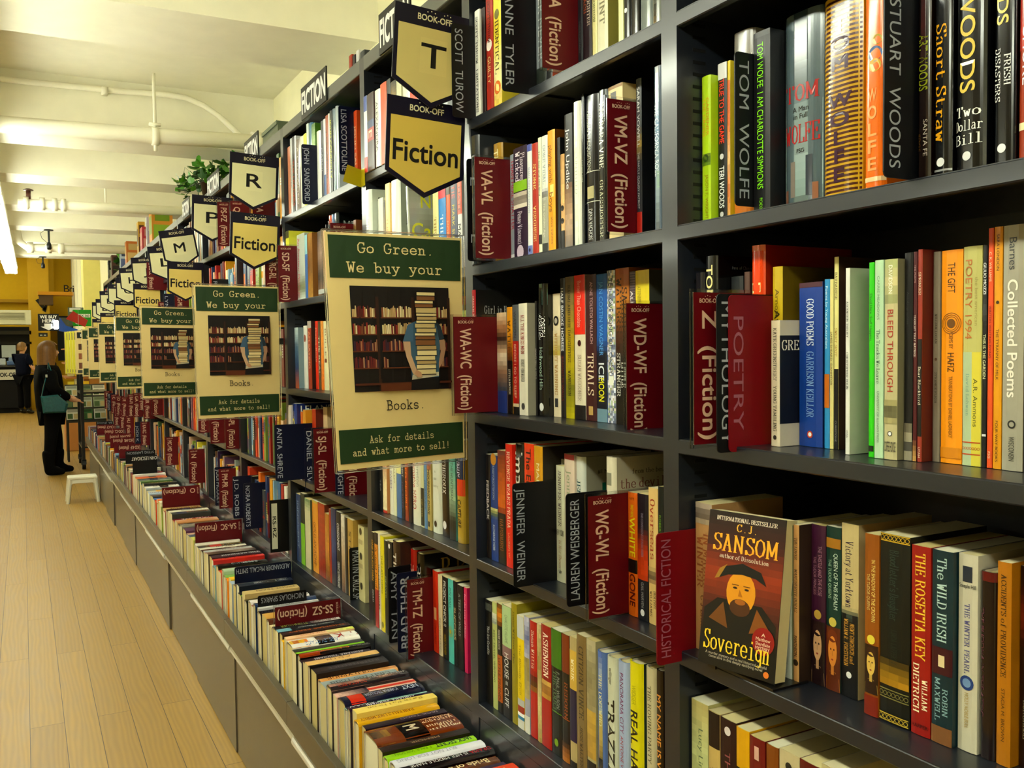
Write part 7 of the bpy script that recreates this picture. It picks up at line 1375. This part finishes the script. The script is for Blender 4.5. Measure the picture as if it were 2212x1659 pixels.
skin_body('body', *chain((d2, e2)), 'd8a888', 'skin', mt, under=lambda p: ('0c0c10' if p.z < .9 else '10162c') if p.z < 1.39 and not (p.z < 1.12 and abs(p.y) > .19 and p.z > .8) and not (p.x > .2) else None)
face_bits(None, .088, 1.54).build('face_features', mt)
sh = {'h': (0, 0, .84, (.165, .175)), 'w': (0, 0, 1.02, (.16, .18)), 'c': (-.03, 0, 1.22, (.17, .21)), 'n': (-.03, 0, 1.37, (.075, .08)), 'r': (-.03, -.18, 1.31, .095), 'r2': (.02, -.25, 1.13, .07), 'l': (-.03, .18, 1.31, .095), 'l2': (.02, .22, 1.13, .07)}
skin_body('shirt', *chain((sh, [('h', 'w'), ('w', 'c'), ('c', 'n'), ('c', 'r'), ('r', 'r2'), ('c', 'l'), ('l', 'l2')])), '10162c', 'cloth', mt)
t2 = {'p': (0, 0, .86, (.14, .15)), 'hr': (.0, -.09, .80, .1), 'kr': (.0, -.11, .48, .078), 'ar': (.0, -.11, .12, .07), 'hl': (.0, .09, .80, .1), 'kl': (.0, .11, .48, .078), 'al': (.0, .11, .12, .07)}
skin_body('trousers', *chain((t2, [('p', 'hr'), ('hr', 'kr'), ('kr', 'ar'), ('p', 'hl'), ('hl', 'kl'), ('kl', 'al')])), '0c0c10', 'cloth', mt)
for s in (-1, 1):
    b3 = {'a': (0, s*.115, .12, .055), 'b': (.0, s*.115, .05, .05), 'c': (.09, s*.12, .045, (.045, .04)), 'd': (.16, s*.122, .038, .034)}
    skin_body('shoe', *chain((b3, [('a', 'b'), ('b', 'c'), ('c', 'd')])), '0a0a0a', 'leather', mt)
hair_shell(mt, -.02, 1.55, .11, .095, .11, lambda a: 1.60 if a < 1.0 else (1.53 if a < 1.5 else 1.46), '94703c', 0, 4)

# ================================================================ the far hall: counter, signs, shelves
def simple(name, label, cat, parts, loc=(0, 0, 0), group=None, rot=None):
    t = thing(name, loc, label, cat, group)
    if rot: t.rotation_euler = rot
    for nm, f in parts:
        m = MB(); f(m); m.build(nm, t)
    return t
def f_(*boxes):
    def g(m):
        for b in boxes: m.box(*b)
    return g
simple('sales_counter', 'long dark sales counter with a white lettered front at the far wall', 'counter', [('top', f_((-4, -.05, 0, .7, 1.08, 1.12, '303034', 'metal'))), ('body', f_((-3.95, -.08, .05, .65, .12, 1.08, '1c1a1c', 'matte'), (-3.95, -.08, .1, .65, 0, .12, '0c0c0c', 'matte'))), ('white_front', f_((-3.9, -.1, .02, .05, .78, 1.02, 'd8d4c4', 'plastic')))], (0, 24.3, 0))
m = MB(); P = Paint(m, lambda u, v, e: (u, -e, v), 'card'); P.text('BOOK-OFF', -.62, 0, .5, .09, '303030', bold=.03)
o = m.build('counter_lettering'); o.location = (0, 24.318, .9); tag(o, 'dark lettering on the white front of the far counter', 'lettering')
simple('air_conditioner', 'white wall air conditioner with a dark grille over the counter', 'air conditioner', [('casing', f_((-2.2, .20, 0, .4, 2.08, 2.42, 'd8d4b8', 'plastic', .01), (-2.2, .20, -.02, 0, 2.36, 2.42, 'e0dcc0', 'plastic'), (.09, .20, -.02, 0, 2.08, 2.36, 'e0dcc0', 'plastic'))), ('grille', f_(*[(-2.15, .06, -.012, 0, 2.2+.032*i, 2.216+.032*i, '9c987c', 'plastic') for i in range(5)]))], (0, 24.6, 0))
simple('back_shelving', 'dark shelving with bright stacks behind the far counter', 'shelving', [('frame', f_((-3, .2, 0, .3, 1.2, 2.05, '242220', 'matte'), (-3, .2, -.1, 0, 1.86, 1.95, '484438', 'matte'), (-3, .2, -.1, 0, 1.62, 1.68, '302c28', 'matte'))), ('boxes', f_((-.45, -.15, -.12, -.02, 1.3, 1.6, 'c8d0d0', 'plastic'), (-.12, .02, -.1, 0, 1.5, 1.58, 'd8d8e0', 'plastic')))], (0, 25.5, 0))
for i, (x, w_, h_, c, lab) in enumerate([(-.48, .12, .16, 'b8c0c8', 'white rounded machine on the far counter'), (-.34, .26, .10, '6078a0', 'blue stack of cases on the far counter'), (-.30, .2, .18, '8898b0', 'pale stack behind the blue one on the far counter')]):
    m = MB(); m.box(0, w_, 0, .2, 0, h_, c, 'plastic', .015); o = m.build('counter_item'); o.location = (x, 24.4+(.22 if i == 2 else 0), 1.121); tag(o, lab, 'counter item')
def sign_we_buy(m):
    m.box(0, .44, 0, .04, 0, .40, '181820', 'plastic', .006); P = Paint(m, lambda u, v, e: (u, -e, v), 'card'); P.text('WE BUY', .04, .33, .36, .07, 'f0f0f0', bold=.03); P.text('HERE', .09, .235, .26, .07, 'f0f0f0', bold=.03)
    P.poly([(.05, .10), (.22, .015), (.38, .10), (.30, .10), (.30, .17), (.13, .17), (.13, .10)], 'f0f0f4')
simple('wall_sign', 'black sign reading WE BUY HERE with a white down arrow', 'sign', [('board', sign_we_buy), ('glowing_lamp', lambda m: m.box(.32, .43, -.03, 0, .04, .25, 'e8f8ff', 'lamp', .02))], (.335, 24.0, 1.915))
m = MB(); P = Paint(m, lambda u, v, e: (u, -e, v), 'card')
for pts in ([(.0, .30), (.07, .34), (.24, .10), (.20, .04), (.13, .12)], [(.14, .06), (.22, .0), (.30, .33), (.22, .34), (.20, .14)]):
    n = len(pts); m.mesh([(u, 0, v) for u, v in pts]+[(u, .03, v) for u, v in pts], [tuple(range(n)), tuple(range(2*n-1, n-1, -1))]+[(k, k+n, (k+1) % n+n, (k+1) % n) for k in range(n)], '201c10', 'card')
o = m.build('wall_arrow'); o.location = (.31, 25.38, 2.40); tag(o, 'black arrow mark on the yellow column above the down arrow sign', 'sign')
simple('wall_ledge', 'wooden ledge high on the yellow far wall carrying black letters', 'ledge', [('board', f_((.36, 1.12, 0, .5, 2.78, 2.86, 'd0982c', 'matte'))), ('brown_box', f_((.38, .68, .05, .45, 2.55, 2.78, '6a5438', 'matte')))], (0, 24.4, 0))
for ch, x, w_ in (('B', .92, .12), ('r', 1.045, .06), ('i', 1.11, .03)):
    m = MB(); vs, fs, gw = glyphs(ch, 0); sc = .17/.69; sx = w_/gw; n = len(vs)
    ed = {}
    for f in fs:
        for a, b in zip(f, f[1:]+f[:1]): ed[(a, b)] = 1
    rim = [(a, b) for a, b in ed if (b, a) not in ed]
    m.mesh([(x_*sx, 0, y_*sc) for x_, y_ in vs]+[(x_*sx, .05, y_*sc) for x_, y_ in vs], fs+[tuple(n+i for i in f[::-1]) for f in fs]+[(b, a, a+n, b+n) for a, b in rim], '1c1810', 'card')
    o = m.build('wall_letter'); o.location = (x, 24.5, 2.861); tag(o, 'standing black letter %s on the wooden ledge of the far wall' % ch, 'letter', 'black letters on the ledge')
simple('doorway', 'dark grey doorway panel beside the down arrow sign', 'door', [('leaf', f_((.0, .36, 0, .05, 1.2, 2.32, '202428', 'matte'))), ('upper_panel', f_((.02, .34, -.01, 0, 2.05, 2.28, '707468', 'matte')))], (.78, 25.5, 0))
simple('wall_plate', 'small black plate with two white dashes below the down arrow sign', 'plate', [('plate', f_((0, .19, 0, .02, 0, .09, '141414', 'plastic'))), ('dash', f_((.03, .08, -.003, 0, .03, .045, 'e8e8e0', 'card'))), ('dash', f_((.11, .16, -.003, 0, .03, .045, 'e8e8e0', 'card')))], (.34, 24.1, 1.78))
def case_sign(m, c, txt):
    m.box(0, .26, 0, .04, 0, .25, c, 'gloss', .005); P = Paint(m, lambda u, v, e: (u, -e, v), 'gloss'); P.rect(.015, .245, .135, .185, 'f0f4f0'); P.text(txt, .025, .16, .21, .034, '18601c', bold=.02); P.disc(.06, .06, .03, .03, 'e8f0e8')
simple('hanging_case_sign', 'bright green hanging game sign with a white band', 'sign', [('board', lambda m: case_sign(m, '28a428', 'XBOX 360')), ('cord', f_((.129, .132, .02, .023, .25, 2.30, 'd8d8d0', 'plastic')))], (.69, 15.5, 1.80))
simple('hanging_case_sign', 'grey white hanging sign behind the green game sign', 'sign', [('board', f_((0, .22, 0, .03, 0, .28, '687468', 'gloss', .005), (.02, .18, -.004, 0, .21, .27, 'e8e8e8', 'gloss'))), ('cord', f_((.10, .103, .01, .013, .28, 2.28, 'd8d8d0', 'plastic')))], (.64, 15.8, 1.82))
simple('hanging_case_sign', 'red and blue folded hanging sign left of the green game sign', 'sign', [('red_wing', lambda m: m.mesh([(0, 0, .22), (.26, .02, .1), (.30, .02, .2), (.10, 0, .34), (0, .03, .22), (.26, .05, .1), (.30, .05, .2), (.10, .03, .34)], [(0, 1, 2, 3), (7, 6, 5, 4), (0, 4, 5, 1), (1, 5, 6, 2), (2, 6, 7, 3), (3, 7, 4, 0)], 'c02820', 'gloss')), ('blue_wing', lambda m: m.mesh([(-.10, 0, .04), (.10, 0, 0), (.16, 0, .06), (0, 0, .12), (-.08, 0, .24), (-.10, .03, .04), (.10, .03, 0), (.16, .03, .06), (0, .03, .12), (-.08, .03, .24)], [(0, 1, 2, 3, 4), (9, 8, 7, 6, 5), (0, 5, 6, 1), (1, 6, 7, 2), (2, 7, 8, 3), (3, 8, 9, 4), (4, 9, 5, 0)], '2860c8', 'gloss')), ('cord', f_((.098, .101, .01, .013, .3, 2.42, 'd8d8d0', 'plastic')))], (.585, 15.2, 1.68))
def psp(m):
    m.box(0, .20, 0, .02, 0, .18, 'e0d020', 'card'); P = Paint(m, lambda u, v, e: (u, -e, v), 'card'); P.text('PSP', .03, .05, .13, .05, '282410', bold=.03); P.rect(.15, .2, .0, .18, '8a4818')
simple('hanging_label', 'small yellow hanging label below the folded sign', 'sign', [('board', psp), ('cord', f_((.09, .093, .005, .008, .18, 2.64, 'd8d8d0', 'plastic')))], (.655, 15.08, 1.46))
# yellow stocked rack along the wall beyond the shelves
t = thing('display_rack', (.50, 15.2, 0), 'wooden display rack with rows of yellow labels beyond the cart', 'rack')
m = MB(); m.box(.38, .64, 0, 1.6, 0, 1.62, 'c08c48', 'matte'); m.build('body', t)
for k in range(4):
    m = MB(); m.box(.06, .64, -.02, 1.6, .78+.22*k, .80+.22*k, 'b88040', 'matte'); m.build('shelf', t)
for k in range(4):
    for q in range(3):
        m = MB(); m.box(.08+.1*q, .17+.1*q, -.03, -.0205, .80+.22*k+.02, .80+.22*k+.16, ['e0d040', 'd8d0a0', 'e8c830'][(k+q) % 3], 'card'); P = Paint(m, lambda u, v, e: (u, -.03-e, v), 'card'); P.rect(.09+.1*q, .16+.1*q, .80+.22*k+.05, .80+.22*k+.09, ['b06820', '686858', 'c04820'][(k*2+q) % 3]); m.build('shelf_label', t)
m = MB(); m.box(.0, .62, -.1, .5, .0, .72, 'd09860', 'matte', .01); o = m.build('cardboard_box'); o.location = (.50, 14.35, 0); tag(o, 'tan cardboard display box on the floor behind the cart', 'box')
